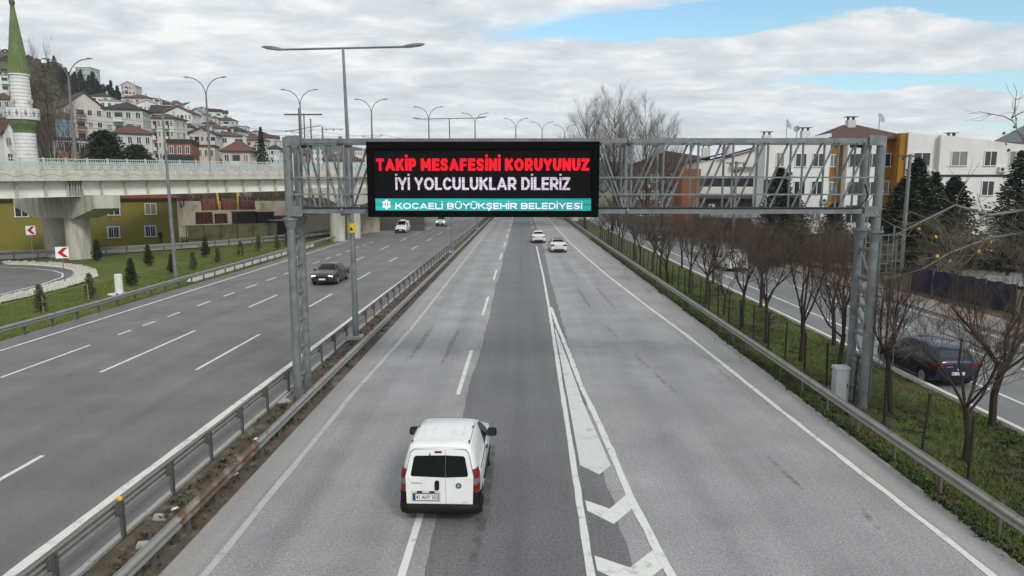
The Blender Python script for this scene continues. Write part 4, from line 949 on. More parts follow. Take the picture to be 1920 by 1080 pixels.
for i, (x, y, s) in enumerate(rowA):
    tree_at(street_me[(i * 5) % 6], (x, y, zverge(x, y) - .02), i * 1.9 + (.6 if i == 1 else 3.0 if i == 0 else 0), (s * vary.uniform(.82, 1.12) * (.85 if i < 2 else 1), s * vary.uniform(.82, 1.12), s * vary.uniform(.86, 1.1)), 'street_tree', 'bare reddish brown tree in the verge row behind the fence, %s from the camera' % ORD[i], 'tree', 'bare trees in the verge row', (0, .10) if i == 1 else (vary.uniform(-.05, .05), vary.uniform(-.06, .06)))
rowB = [(14.5, 20.73, 1.02), (14.55, 31.77, .92), (14.6, 41.92, .95), (14.6, 52.5, .95), (14.6, 63, .9)]
for i, (x, y, s) in enumerate(rowB):
    tree_at(street_me[(i * 2 + 1) % 6], (x, y, zverge(x, y) - .02), i * 2.7 + 1, s, 'street_tree', 'bare tree close to the service street kerb, %s from the camera' % ORD[i], 'tree', 'bare trees along the street kerb')
# tall leafless trees beyond the gantry
tall = []
for sd in range(3):
    T, W = bare_tree(41 + sd, 20, 3.2, .24, 38, .55, 8, .6, 1.1, 4, True); tall.append((T.mesh('trunk', bark), W.mesh('crown', twig_grey)))
for i, (x, y, s, nm) in enumerate([(11.0, 121, .98, 'leftmost'), (15.4, 118, 1.02, 'second from the left'), (18.3, 132, .93, 'third from the left'), (21.4, 121, .97, 'fourth from the left'), (24.9, 124, .86, 'rightmost')]):
    tree_at(tall[i % 3], (x, y, -.4), i * 1.3, s, 'poplar_tree', 'tall leafless tree beyond the right end of the sign, %s of five' % nm, 'tree', 'tall leafless trees beyond the sign')
for i, (x, y, s, nm) in enumerate([(-73.2, 104.5, 1.1, 'left'), (-71.3, 106, 1.16, 'middle'), (-69.9, 108, .95, 'right')]):
    pair = (tall[i % 3][0], tall_tan[i % 3]) if 'tall_tan' in globals() else None
    if pair is None:
        tall_tan = []
        for q in tall: c_ = q[1].copy(); c_.materials[0] = twig_tan; tall_tan.append(c_)
        pair = (tall[i % 3][0], tall_tan[i % 3])
    tree_at(pair, (x, y, -.3), i * 2 + .5, (s * .5, s * .5, s * 1.05), 'poplar_tree', 'narrow tan leafless poplar behind the minaret, %s of three' % nm, 'tree', 'leafless poplars behind the minaret')
# plane tree whose pale branches reach in from the right
T, W = bare_tree(77, 9.5, 4.0, .16, 6, .8, 7, .35, 1.1, 4)
pale_bark = mat('pale_bark', (.21, .18, .145), .85, var=.3, vscale=4, stain=(.09, .075, .06), sscale=3, sthr=(.5, .6))
rd = random.Random(5)
def limb(pts, r0):
    T.tube(pts, [r0 * (1 - .75 * i / (len(pts) - 1)) for i in range(len(pts))], 6)
    for i in range(1, len(pts)):
        for k in range(4):
            p = Vector(pts[i]).lerp(Vector(pts[i - 1]), rd.random()); d = (Vector(pts[i]) - Vector(pts[i - 1])).normalized(); q = [p]; dd = (d * .5 + Vector((rd.gauss(0, .6), rd.gauss(0, .6), rd.gauss(.1, .6)))).normalized(); L_ = rd.uniform(.5, 1.4)
            for j in range(4): dd = (dd + Vector((rd.gauss(0, .25), rd.gauss(0, .25), rd.gauss(0, .25)))).normalized(); q.append(q[-1] + dd * L_ / 4)
            W.tube(q, [.014, .012, .009, .007, .004], 4, 0, False)
            for j in range(3):
                e = (dd + Vector((rd.gauss(0, .7), rd.gauss(0, .7), rd.gauss(0, .5)))).normalized(); W.tube([q[2], q[2] + e * L_ * .3, q[2] + e * L_ * .55 + Vector((0, 0, rd.gauss(0, .1)))], [.007, .005, .003], 3, 0, False)
limb([(0, 0, 3.9), (-1.0, .1, 5.9), (-2.1, .2, 6.75), (-3.3, .0, 6.6), (-4.1, .1, 6.85), (-4.9, .2, 6.4), (-5.4, .3, 6.1)], .055)
limb([(-.9, .1, 5.7), (-1.7, .4, 6.2), (-2.9, .5, 6.0), (-3.9, .5, 5.6), (-4.6, .4, 5.2)], .04)
limb([(-1.0, 0, 5.9), (-1.9, -.2, 7.4), (-2.7, -.1, 8.4), (-3.0, 0, 9.0)], .035)
pl = thing('plane_tree', 'pale leafless plane tree reaching in from the right edge with a few yellow leaves', 'tree', (15.0, 17.6, -.28)); T.build('trunk', pale_bark, pl); W.build('crown', twig_grey, pl)
yl = mat('yellow_leaf', (.50, .34, .03), .7); bl_ = mat('withered_leaf', (.10, .055, .03), .8)
for i, (x, y, z) in enumerate([(-4.45, .2, 6.05), (-4.3, .3, 5.55), (-3.9, .4, 5.4), (-3.2, .4, 5.65), (-4.9, .2, 6.25), (-3.0, .3, 5.9), (-2.9, .0, 8.75), (-2.85, 0, 8.95), (-2.6, 0, 8.5), (-3.05, 0, 8.35), (-2.95, .05, 8.2), (-3.1, .05, 8.6)]):
    b = MB(); s = random.uniform(.045, .075); star = [(s * (1 if k % 2 else .5) * math.cos(k * math.pi / 5), s * (1 if k % 2 else .5) * math.sin(k * math.pi / 5)) for k in range(10)]
    b.add([(p, 0.02 * math.sin(i + 3 * p), q) for p, q in star], [tuple(range(10))]); b.build('leaf', yl if i < 6 else bl_, pl, (x, y, z), (random.uniform(-.6, .6), 0, random.uniform(-.7, .7)))

# conifers
def conifer(seed, H, Rb, n, droop=.25, tufts=7, shape=1.0, leafs=.16):
    rd = random.Random(seed); T = MB(); F = MB(); T.tube([(0, 0, -.2), (0, 0, H * .5), (0, 0, H * .97)], [H * .022, H * .014, .01], 7)
    for k in range(n):
        t = (k + rd.random()) / n; z = H * (.06 + .92 * t); rad = Rb * (1 - t) ** shape * rd.uniform(.65, 1.12) + .06; a = k * 2.399 + rd.uniform(-.3, .3)
        d = Vector((math.cos(a), math.sin(a), 0)); tip = d * rad + Vector((0, 0, z - droop * rad + rad * .25 * t)); st = Vector((0, 0, z))
        T.tube([st, tip], [.02 * H / 8, .006], 3, 0, False)
        for j in range(tufts):
            f = (j + rd.random()) / tufts * .85 + .2; p = st.lerp(tip, min(f, 1.05)) + Vector((rd.gauss(0, .07), rd.gauss(0, .07), rd.gauss(0, .06))) * rad * .9
            for q in range(3):
                e = (d * rd.uniform(.2, 1) + Vector((rd.gauss(0, .7), rd.gauss(0, .7), rd.gauss(.05, .4)))).normalized(); s = leafs * rd.uniform(.6, 1.4) * (1.1 - .5 * t); sd = e.cross(Vector((rd.gauss(0, 1), rd.gauss(0, 1), rd.gauss(0, 1)))).normalized() * s * .3
                F.add([p - sd * .4, p + e * s * .5 - sd, p + e * s, p + e * s * .5 + sd], [(0, 1, 2, 3)])
    return T, F
needle = mat('dark_needles', (.030, .047, .028), .85, var=.4, vscale=1.5, fine=.2, fscale=9, stain=(.045, .058, .026), sscale=.8, sthr=(.5, .7))
needle2 = mat('olive_needles', (.105, .118, .058), .85, var=.4, vscale=1.5, fine=.2, fscale=9)
con = []
for sd, (H, Rb, n) in enumerate(((9.5, 2.3, 230), (9.0, 2.9, 240), (11.5, 2.6, 230))):
    T, F = conifer(90 + sd, H, Rb, n, .22, 14, .8, .27); con.append((T.mesh('trunk', bark), F.mesh('crown', needle)))
for i, (x, y, s, k, nm) in enumerate([(24.6, 67, .98, 0, 'dark conifer behind the gantry lattice before the white apartments'), (26.4, 70, .80, 1, 'shorter dark conifer beside the ochre recess, seen through the gantry'), (33.6, 62, .92, 1, 'dark conifer just right of the gantry leg'), (35.8, 64, 1.06, 0, 'tallest dark conifer right of the utility pole'), (38.6, 63, .94, 1, 'broad dark conifer before the right white apartments'), (42.2, 60, .92, 2, 'dark conifer near the right edge behind the path'), (44.6, 57, .86, 0, 'dark conifer at the right edge of the picture'), (29.6, 76, .75, 1, 'small dark conifer in front of the white apartment windows'), (47.2, 66, .8, 1, 'dark conifer between the path and the right white block'), (40.4, 69, .78, 2, 'slim dark conifer in front of the right block windows'), (31.2, 70, .66, 1, 'bushy dark conifer left of the utility pole base')]):
    tree_at(con[k], (x, y, -.3), i * 1.1, (s * 1.45, s * 1.45, s), 'conifer_tree', nm, 'tree', 'conifers before the apartments')
T, F = conifer(97, 9.0, 3.5, 420, .12, 11, .42, .42); con.append((T.mesh('trunk', bark), F.mesh('crown', needle)))
T, F = conifer(98, 9.0, 3.5, 360, .12, 11, .42, .40); con.append((T.mesh('trunk', bark), F.mesh('crown', mat('olive_pine_needles', (.040, .052, .022), .85, var=.4, vscale=1.2))))
for i, (x, y, s, k, nm) in enumerate([(-75.6, 124, 1.42, 3, 'big round dark pine behind the viaduct railing, left of the pair'), (-72.6, 122, 1.66, 3, 'big round dark pine behind the viaduct railing, right of the pair'), (-69.4, 126, 1.42, 4, 'olive pine beside the big dark pines'), (-65.6, 122, 1.18, 3, 'dark tree in front of the brick house'), (-62.6, 124, 1.08, 4, 'smaller dark tree left of the brick house'), (-50.0, 116, .9, 3, 'dark evergreen at the corner of the red roofed house'), (-45.2, 122, 1.45, 2, 'slim drooping spruce left of the gantry'), (-75.5, 101, .95, 0, 'dark conifer at the left edge behind the railing')]):
    sc_ = (s * 1.0, s * 1.0, s) if k == 1 else (s * .62, s * .62, s) if k == 2 else (s, s, s)
    tree_at(con[k], (x, y, 2.0 if i < 6 else 1.0), i * 1.7, sc_, 'evergreen_tree', nm, 'tree', 'evergreens behind the viaduct')
# young cypresses staked on the lawn
sap = []
for sd in range(2):
    T, F = conifer(120 + sd, 1.6, .32, 60, -.5, 7, .75, .12); sap.append((T.mesh('trunk', bark), F.mesh('crown', needle2 if sd else needle)))
brown_n = sap[0][1].copy(); brown_n.materials[0] = mat('brown_needles', (.06, .042, .022), .9, var=.4, vscale=2)
b = MB(); b.tube([(0, 0, -.1), (0, 0, .95)], .028, 6); stake_me = b.mesh('stake', mat('stake_wood', (.35, .30, .22), .8))
for i, (x, y, s, k) in enumerate([(-27.57, 38.8, 1.0, 1), (-27.73, 43.7, 1.02, 1), (-41.3, 66.7, 1.3, 0), (-28.08, 49.1, 1.25, 0), (-33.84, 62.15, 1.2, 2), (-28.9, 56.6, 1.05, 2), (-28.41, 59.3, 1.0, 1), (-32.2, 70, 1.3, 0), (-28.8, 65, 1.0, 1), (-29.1, 71.2, 1.0, 1), (-29.5, 77.3, 1.1, 1), (-27.9, 78.7, 1.05, 1), (-28.6, 84, 1.0, 1)]):
    pair = sap[k] if k < 2 else (sap[0][0], brown_n)
    o = tree_at(pair, (x, y, zlawn(x, y)), i * 1.3, s, 'young_cypress', ['small staked green cypress on the lawn, nearest the camera', 'second nearest small green cypress with two stakes', 'dark young cypress beside the round pier column', 'dark bushy young cypress right of the white bollard', 'browned young cypress below the ochre wall', 'browned young cypress beside the lamp post foot', 'green young cypress just right of the lamp post', 'tall dark young cypress before the service guardrail', 'green staked young cypress, second right of the lamp post', 'green staked young cypress, third right of the lamp post', 'green staked young cypress, fourth right of the lamp post', 'green young cypress seen beside the gantry leg', 'farthest small young cypress at the end of the lawn'][i], 'tree', 'young cypresses on the lawn')
    if k == 1: place('stake', stake_me, o, (.22, -.1, 0)); 
    if i == 1: place('stake', stake_me, o, (-.25, -.1, 0))
# spreading dark tree and scrub on the vacant lot
T, W = bare_tree(55, 6.4, .9, .2, 9, 1.0, 8, .15, 1.7, 4)
b_pair = (T.mesh('trunk', bark), W.mesh('crown', twig_tan))
tree_at(b_pair, (33.9, 54.6, -.3), .4, 1.0, 'spreading_tree', 'low spreading leafless tree on the vacant lot', 'tree')
for i, (x, y, s) in enumerate([(29.5, 47, .45), (31, 52, .5), (36.5, 49, .5), (38.5, 52, .55), (30.5, 58, .6), (28, 55, .5), (33.5, 44, .5), (35, 41, .45), (40, 46, .5), (27.6, 63, .55), (41, 41, .5), (36.5, 58, .75), (39.5, 56.5, .7), (42.5, 52, .7), (30.0, 66, .75), (44.5, 50, .75), (33.0, 67, .8)]):
    tree_at(b_pair, (x, y, -.35), i * 2.1, s, 'leafless_shrub', 'leafless tan shrub on the vacant lot, %s from the blue sheeting' % ORD[i], 'shrub', 'leafless shrubs on the vacant lot')
hedge_m = mat('brown_hedge', (.060, .042, .034), .9, var=.35, vscale=1)
hb = bare_tree(61, 4.2, .3, .07, 9, .9, 8, .4, 1.3, 4); hpair = (hb[0].mesh('trunk', bark), hb[1].mesh('crown', twig_red))
for i in range(13):
    x = 25.6 + (i % 2) * 1.6 + random.uniform(-.4, .4); y = 70 + i * 3.2
    tree_at(hpair, (x, y, -.3), i * 1.7, random.uniform(.9, 1.25), 'hedge_shrub', 'leafless brown hedge shrub along the far pavement, %s from the white van' % ORD[i], 'shrub', 'leafless hedge along the far pavement')
for i in range(20):
    x = -33 - i * 1.15 + random.uniform(-.5, .5); y = 112 - i * .35 + random.uniform(-2, 2)
    tree_at(hpair if i % 2 else b_pair, (x, y, 2.6), i * 1.4, random.uniform(.9, 1.15), 'bank_shrub', 'leafless shrub on the bank under the viaduct girder, %s from the right' % (['first'] + ORD[1:])[i], 'shrub', 'leafless shrubs on the bank under the viaduct')

# chain link fence on the verge
fence = thing('chain_link_fence', 'chain link fence with dark posts behind the right guardrail', 'fence', (0, 0, 0))
b = MB(); b.tube([(0, 0, -.3), (0, 0, 1.72)], .04, 6); fp = b.mesh('fence_post', mat('dark_post', (.035, .03, .027), .85, var=.3, vscale=6))
b = MB(); b.box(-.13, .13, -.13, .13, -.2, .14); fb = b.mesh('post_footing', mat('dark_footing', (.05, .047, .043), .9, var=.3, vscale=5))
net = bpy.data.materials.new('chain_link'); net.use_nodes = True; t_ = net.node_tree; bs = t_.nodes['Principled BSDF']; bs.inputs['Base Color'].default_value = (.12, .12, .11, 1); bs.inputs['Metallic'].default_value = .4; bs.inputs['Roughness'].default_value = .6
g_ = t_.nodes.new('ShaderNodeTexCoord'); s_ = t_.nodes.new('ShaderNodeSeparateXYZ'); t_.links.new(g_.outputs['Object'], s_.inputs[0])
def mm(op, a, c):
    n = t_.nodes.new('ShaderNodeMath'); n.operation = op
    for i, v in enumerate((a, c)):
        if isinstance(v, (int, float)): n.inputs[i].default_value = v
        else: t_.links.new(v, n.inputs[i])
    return n.outputs[0]
def wires(sgn): 
    a = mm('MULTIPLY', mm('ADD', s_.outputs[1], mm('MULTIPLY', s_.outputs[2], sgn)), 13.0); return mm('LESS_THAN', mm('FRACT', a, 0), .055)
t_.links.new(mm('MAXIMUM', wires(1.0), wires(-1.0)), bs.inputs['Alpha'])
b = MB(); b.add([(0, 0, .1), (0, 2, .1), (0, 2, 1.6), (0, 0, 1.6)], [(0, 1, 2, 3)]); nm_ = b.mesh('netting', net)
for k in range(46):
    y = 6.4 + 2.0 * k; z = zverge(11.0, y); o = place('fence_post', fp, fence, (11.02, y, z), (random.uniform(-.03, .03), random.uniform(-.05, .05), 0))
    place('post_footing', fb, fence, (11.02, y, z)); place('netting', nm_, fence, (11.02, y, -.3))
# ------------------------------------------------------------------ vehicles
def pchip(xk, yk, x):
    xk = np.array(xk, float); yk = np.array(yk, float); h = np.diff(xk); d = np.diff(yk) / h; m = np.zeros(len(xk))
    for i in range(1, len(xk) - 1):
        if d[i - 1] * d[i] > 0: w1 = 2 * h[i] + h[i - 1]; w2 = h[i] + 2 * h[i - 1]; m[i] = (w1 + w2) / (w1 / d[i - 1] + w2 / d[i])
    m[0], m[-1] = d[0], d[-1]
    i = np.clip(np.searchsorted(xk, x) - 1, 0, len(h) - 1); t = (x - xk[i]) / h[i]
    return (2 * t**3 - 3 * t**2 + 1) * yk[i] + (t**3 - 2 * t**2 + t) * h[i] * m[i] + (-2 * t**3 + 3 * t**2) * yk[i + 1] + (t**3 - t**2) * h[i] * m[i + 1]
class Car:
    """body lofted through stations (y, half width, z bottom, z shoulder, z top, half width of top); y = 0 is the rear"""
    NS = 18
    def __init__(s, st, rake=0.0, rz=1.0, n=56):
        st = np.array(st, float); ys = np.unique(np.concatenate([np.linspace(st[0, 0], st[-1, 0], n), st[:, 0]]))
        s.ys = ys; C = [pchip(st[:, 0], st[:, k], ys) for k in range(1, 6)]; s.P = []
        for i, y in enumerate(ys):
            w_, zb, zs, zt, wt = [c[i] for c in C]
            g = max(zt - .07 - zs, .004)
            sec = [(w_ * .82, zb), (w_ * .94, zb + .02), (w_ * .985, zb + .12), (w_ * 1.0, zb + (zs - zb) * .45), (w_ * .998, zb + (zs - zb) * .72), (w_ * .985, zs - .035), (w_ * .965, zs)]
            a = (w_ * .95, zs + .015)
            for t in (0, .33, .66, 1): sec.append((a[0] + (wt - a[0]) * t + .02 * math.sin(t * math.pi), a[1] + (zs + g - a[1]) * t))
            sec += [(wt - .02, zs + g + .03), (wt - .07, zt - .012), (wt * .72, zt + .004), (wt * .4, zt + .014), (0, zt + .02)]
            fade = max(0, 1 - (y - ys[0]) / .7)
            s.P.append([Vector((x, y + rake * max(0, z - rz) * fade, z)) for x, z in sec])
        s.n = len(s.P[0])
    def body(s, mats, wheels, wr):
        n = s.n; full = 2 * n - 1; b = MB()
        for row in s.P: b.v += [tuple(p) for p in row] + [(-p.x, p.y, p.z) for p in reversed(row[:-1])]
        m = len(s.P)
        for i in range(m - 1):
            for k in range(full):
                a = i * full + k; c = i * full + (k + 1) % full; b.f.append((a, a + full, c + full, c))
        b.f += [tuple(range(full)), tuple(reversed(range((m - 1) * full, m * full)))]; b.m = [0] * len(b.f)
        me = b.mesh('body', mats)
        bm = bmesh.new(); bm.from_mesh(me); bmesh.ops.recalc_face_normals(bm, faces=bm.faces); bm.to_mesh(me); bm.free()
        tmp = bpy.data.objects.new('tmp', me); col.objects.link(tmp); cut = MB()
        for (yw, zw, xw) in wheels:
            for sg in (-1, 1):
                o = MB(); k = 28; rr = wr * 1.14
                xs = (sg * (xw - .16), sg * (xw + .5))
                vs = [(x, yw + rr * math.cos(t), zw + rr * math.sin(t)) for x in xs for t in np.linspace(0, math.tau, k + 1)[:-1]]
                cut.add(vs, [tuple(range(k)), tuple(reversed(range(k, 2 * k)))] + [(i, i + k, (i + 1) % k + k, (i + 1) % k) for i in range(k)], 1)
        cm = cut.mesh('cut', mats); bm = bmesh.new(); bm.from_mesh(cm); bmesh.ops.recalc_face_normals(bm, faces=bm.faces); bm.to_mesh(cm); bm.free()
        co = bpy.data.objects.new('cut', cm); col.objects.link(co)
        md = tmp.modifiers.new('b', 'BOOLEAN'); md.operation = 'DIFFERENCE'; md.object = co; md.solver = 'EXACT'
        res = bpy.data.meshes.new_from_object(tmp.evaluated_get(bpy.context.evaluated_depsgraph_get()))
        bpy.data.objects.remove(tmp); bpy.data.objects.remove(co)
        smooth_by_angle(res, 38); return res
    def pt(s, y, k, sg=1):
        i = int(np.argmin(abs(s.ys - y))); p = s.P[i][k]; return Vector((p.x * sg, p.y, p.z))
    def patch(s, name, m, parent, y0, y1, k0, k1, both=None, off=.006, shrink=None):
        """skin lifted off the body between stations y0..y1 and section points k0..k1; both=None: across the top, 1/-1: one side"""
        ii = [i for i, y in enumerate(s.ys) if y0 - 1e-6 <= y <= y1 + 1e-6]; b = MB()
        rows = []
        for i in ii:
            row = s.P[i][k0:k1 + 1]
            if both is None: row = row + [Vector((-p.x, p.y, p.z)) for p in reversed(row[:-1])]
            elif both < 0: row = [Vector((-p.x, p.y, p.z)) for p in row]
            rows.append(row)
        w_ = len(rows[0])
        for r_ in rows: b.v += [tuple(p) for p in r_]
        for i in range(len(rows) - 1):
            for k in range(w_ - 1): b.f.append((i * w_ + k, (i + 1) * w_ + k, (i + 1) * w_ + k + 1, i * w_ + k + 1))
        b.m = [0] * len(b.f); me = b.mesh(name, m, True)
        bm = bmesh.new(); bm.from_mesh(me); bm.normal_update()
        ctr = Vector((0, (y0 + y1) / 2, .8)); sgn = 1 if sum((f.normal.dot(f.calc_center_median() - ctr)) for f in bm.faces) > 0 else -1
        if sgn < 0: bmesh.ops.reverse_faces(bm, faces=bm.faces); bm.normal_update()
        for v in bm.verts: v.co += v.normal * off
        bm.to_mesh(me); bm.free()
        return place(name, me, parent)
def wheel_meshes(r, wd, rimm, spokes=5):
    t = MB(); prof = [(r * .62, -wd / 2 + .01), (r * .9, -wd / 2), (r * .985, -wd / 2 + .03), (r, 0), (r * .985, wd / 2 - .03), (r * .9, wd / 2), (r * .62, wd / 2 - .01)]
    t.lathe(prof, 22); ty = t.mesh('tyre', rubber, True)
    q = MB(); q.lathe([(r * .60, wd / 2 - .075), (r * .62, wd / 2 - .004), (r * .66, wd / 2 + .004)], 22); 
    for k in range(spokes):
        a = k * math.tau / spokes; tf = Matrix.Rotation(a, 4, 'Z'); q.box(.02, r * .62, -r * .10, r * .10, wd / 2 - .05, wd / 2 - .012, 0, tf)
    q.lathe([(r * .16, wd / 2 - .05), (r * .14, wd / 2 - .002)], 10); ri = q.mesh('rim', rimm)
    h = MB(); h.lathe([(r * .6, wd / 2 - .11), (r * .6, wd / 2 - .09)], 18); hb = h.mesh('brake_disc', dark_steel)
    return ty, ri, hb
def add_wheels(o, wheels, r, wd, rimm, spokes=5):
    ty, ri, hb = wheel_meshes(r, wd, rimm, spokes)
    for (yw, zw, xw) in wheels:
        for sg in (1, -1):
            w_ = place('wheel', None, o, (sg * (xw - wd / 2 + .01), yw, zw), (0, sg * math.pi / 2, 0))
            place('tyre', ty, w_); place('rim', ri, w_); place('brake_disc', hb, w_)
def rrect(x0, x1, z0, z1, r, n=4):
    out = []
    for cx, cz, a0 in ((x1 - r, z1 - r, 0), (x0 + r, z1 - r, 90), (x0 + r, z0 + r, 180), (x1 - r, z0 + r, 270)):
        for k in range(n + 1): t = R(a0 + 90 * k / n); out.append((cx + r * math.cos(t), cz + r * math.sin(t)))
    return list(reversed(out))
def mirror_wing(o, x, y, z, m, sg, s=1.0):
    b = MB(); b.tube([(sg * (x - .06), y, z - .05), (sg * (x + .06), y - .01, z - .02)], .03 * s, 6)
    poly = rrect(x + .03, x + .03 + .20 * s, z - .07 * s, z + .09 * s, .05 * s)
    if sg < 0: poly = [(-a, c) for a, c in reversed(poly)]
    b.prism(poly, y - .05, y + .05); q = b.build('mirror', m, o)
    pg = [(a * .97 + sg * .003, z + (c - z) * .82) for a, c in poly]; b = MB(); b.prism(pg, y - .054, y - .051); b.build('mirror_glass', glass_clear, q)
def plate(o, txt, x0, x1, z0, z1, y, front=False, rx=0.0):
    p = place('number_plate', None, o, (0, y, 0), (rx, 0, math.pi if front else 0))
    b = MB(); b.box(x0 - .012, x1 + .012, -.008, .004, z0 - .012, z1 + .012); b.build('plate_frame', black_plastic, p)
    b = MB(); b.box(x0, x1, -.012, -.009, z0, z1); b.build('plate_face', plate_white, p)
    b = MB(); b.box(x0, x0 + .045, -.0135, -.0125, z0, z1); b.build('plate_band', plate_blue, p)
    if txt: text('plate_number', txt, ink, p, x0 + .055, x1 - .012, z0 + .02, z1 - .02, y=-.0145, bold=.012)
def paintcar(name, c, met=0.0): return mat(name, c, .32, met, spec=.4, coat=.5, var=.05, vscale=1.5, stain=tuple(q * .82 for q in c), sscale=2.2, sthr=(.55, .75))
van_white = paintcar('van_white_paint', (.74, .74, .73))
seam_m = mat('panel_gap', (.05, .05, .05), .8)

# --- the white panel van just below the camera
V = Car([(0, .755, .36, 1.05, 1.64, .60), (.05, .80, .32, 1.05, 1.675, .63), (.16, .83, .28, 1.05, 1.70, .655), (.6, .845, .25, 1.05, 1.72, .665), (1.15, .85, .24, 1.05, 1.71, .665), (1.7, .85, .24, 1.04, 1.655, .65), (2.2, .85, .24, 1.04, 1.56, .645),
         (2.7, .85, .24, 1.03, 1.35, .665), (3.2, .84, .25, 1.01, 1.14, .70), (3.35, .835, .26, .99, 1.07, .72), (3.7, .80, .28, .92, .97, .70), (3.88, .74, .30, .80, .84, .62), (3.96, .62, .34, .64, .67, .5)], rake=.16, rz=1.02)
van = thing('panel_van', 'small white panel van seen from behind with black rear bumper', 'van', (-1.70, 13.70, 0), (0, 0, R(-1.0)))
wh = [(.62, .29, .84), (3.13, .29, .84)]
place('body', V.body([van_white, black_plastic], wh, .29), van)
add_wheels(van, wh, .29, .19, mat('steel_wheel', (.2, .2, .2), .5, .5), 7)
RK = Matrix.Shear('XY', 4, (0, 0)) if False else None
def ry(z): return .16 * max(0, z - 1.02)
def rear_panel(name, m, poly, parent, t=.012, lift=.0):
    bm = bmesh.new(); f = bm.faces.new([bm.verts.new((x, 0, z)) for x, z in poly])
    bmesh.ops.bisect_plane(bm, geom=bm.verts[:] + bm.edges[:] + bm.faces[:], plane_co=(0, 0, 1.02), plane_no=(0, 0, 1))
    ex = bmesh.ops.extrude_face_region(bm, geom=bm.faces[:])
    for v in [q for q in ex['geom'] if isinstance(q, bmesh.types.BMVert)]: v.co.y -= t
    for v in bm.verts: v.co.y += ry(v.co.z) - lift
    bmesh.ops.recalc_face_normals(bm, faces=bm.faces); me = bpy.data.meshes.new(name); bm.to_mesh(me); bm.free(); me.materials.append(m)
    return place(name, me, parent)
SX = .13
dl = rear_panel('rear_door', van_white, [(-.69, .40), (-.71, 1.05), (-.60, 1.53), (-.53, 1.60), (SX - .003, 1.615), (SX - .003, .40)], van, .014)
dr = rear_panel('rear_door', van_white, [(SX + .003, .40), (SX + .003, 1.615), (.53, 1.60), (.60, 1.53), (.71, 1.05), (.69, .40)], van, .014)
rear_panel('door_gap', seam_m, [(-.70, .39), (-.722, 1.05), (-.61, 1.54), (-.54, 1.612), (.54, 1.612), (.61, 1.54), (.722, 1.05), (.70, .39)], van, .004)
gl = [(-.60, 1.09), (-.575, 1.055), (SX - .004, 1.035), (SX - .004, 1.49), (-.50, 1.475), (-.535, 1.44)]
gr = [(SX + .004, 1.035), (.575, 1.055), (.60, 1.09), (.535, 1.44), (.50, 1.475), (SX + .004, 1.49)]
rear_panel('rear_window', glass_dark, list(reversed(gl)), dl, .005, .015); rear_panel('rear_window', glass_dark, list(reversed(gr)), dr, .005, .015)
rear_panel('handle', black_plastic, rrect(-.095, -.005, .76, .97, .04), dl, .03, .014)
b = MB(); b.lathe([(.062, 0), (.058, .014), (.03, .02)], 16); b.build('emblem', mat('emblem_grey', (.12, .13, .14), .3, .6), dr, (.40, -.014, .86), (math.pi / 2, 0, 0))
b = MB(); b.lathe([(.034, 0), (.03, .005)], 14); b.build('emblem_centre', mat('emblem_pale', (.4, .42, .44), .3, .5), dr, (.40, -.034, .86), (math.pi / 2, 0, 0))
rear_panel('plate_recess', mat('recess_white', (.55, .55, .54), .5), rrect(-.60, .02, .50, .74, .03), dl, .003, .014)
rear_panel('plate_lamp', black_plastic, rrect(-.47, -.36, .705, .735, .01), dl, .02, .017); rear_panel('plate_lamp', black_plastic, rrect(-.21, -.10, .705, .735, .01), dl, .02, .017)
plate(dl, '41 AHY 303', -.545, -.025, .545, .675, -.028)
text('lettering', 'FIORINO', chrome, dl, -.585, -.36, .885, .925, y=-.0165, bold=.02)
text('lettering', 'combi', chrome, dr, .47, .58, .485, .51, y=-.0165)
b = MB(); b.box(-.10, .045, -.02, .012, 1.535, 1.575); b.build('brake_light', red_lamp, van, (0, ry(1.55) - .005, 0))
b = MB(); b.tube([(-.2, ry(1.5) - .03, 1.54), (-.2, ry(1.5) - .035, 1.50), (-.02, ry(1.25) - .03, 1.20)], .009, 5); b.build('wiper', black_plastic, van)
for sg in (-1, 1):
    q = place('tail_light', None, van)
    def lamp_piece(nm, m, z0, z1, o=.012):
        b = MB(); rows = []
        for z in np.linspace(z0, z1, 5):
            wz = .765 + .0 if z < 1.05 else .765 - (z - 1.05) * .28
            row = [(sg * (.715 - max(0, z - 1.05) * .25), ry(z) - .016, z), (sg * (wz - .005), ry(z) - .010, z), (sg * (wz + .045), ry(z) + .05, z), (sg * (wz + .075), ry(z) + .14 + .05 * math.sin((z - .7) * 4), z)]
            rows.append(row)
        for r_ in rows: b.v += r_
        for i in range(4):
            for k in range(3):
                f = (i * 4 + k, i * 4 + k + 1, i * 4 + k + 5, i * 4 + k + 4); b.f.append(f if sg > 0 else tuple(reversed(f)))
        b.m = [0] * len(b.f); b.build(nm, m, q, smooth=True)
    lamp_piece('red_lens', red_lamp, 1.02, 1.21); lamp_piece('clear_lens', grey_lamp, .885, 1.018); lamp_piece('red_lens', red_lamp, .72, .883)
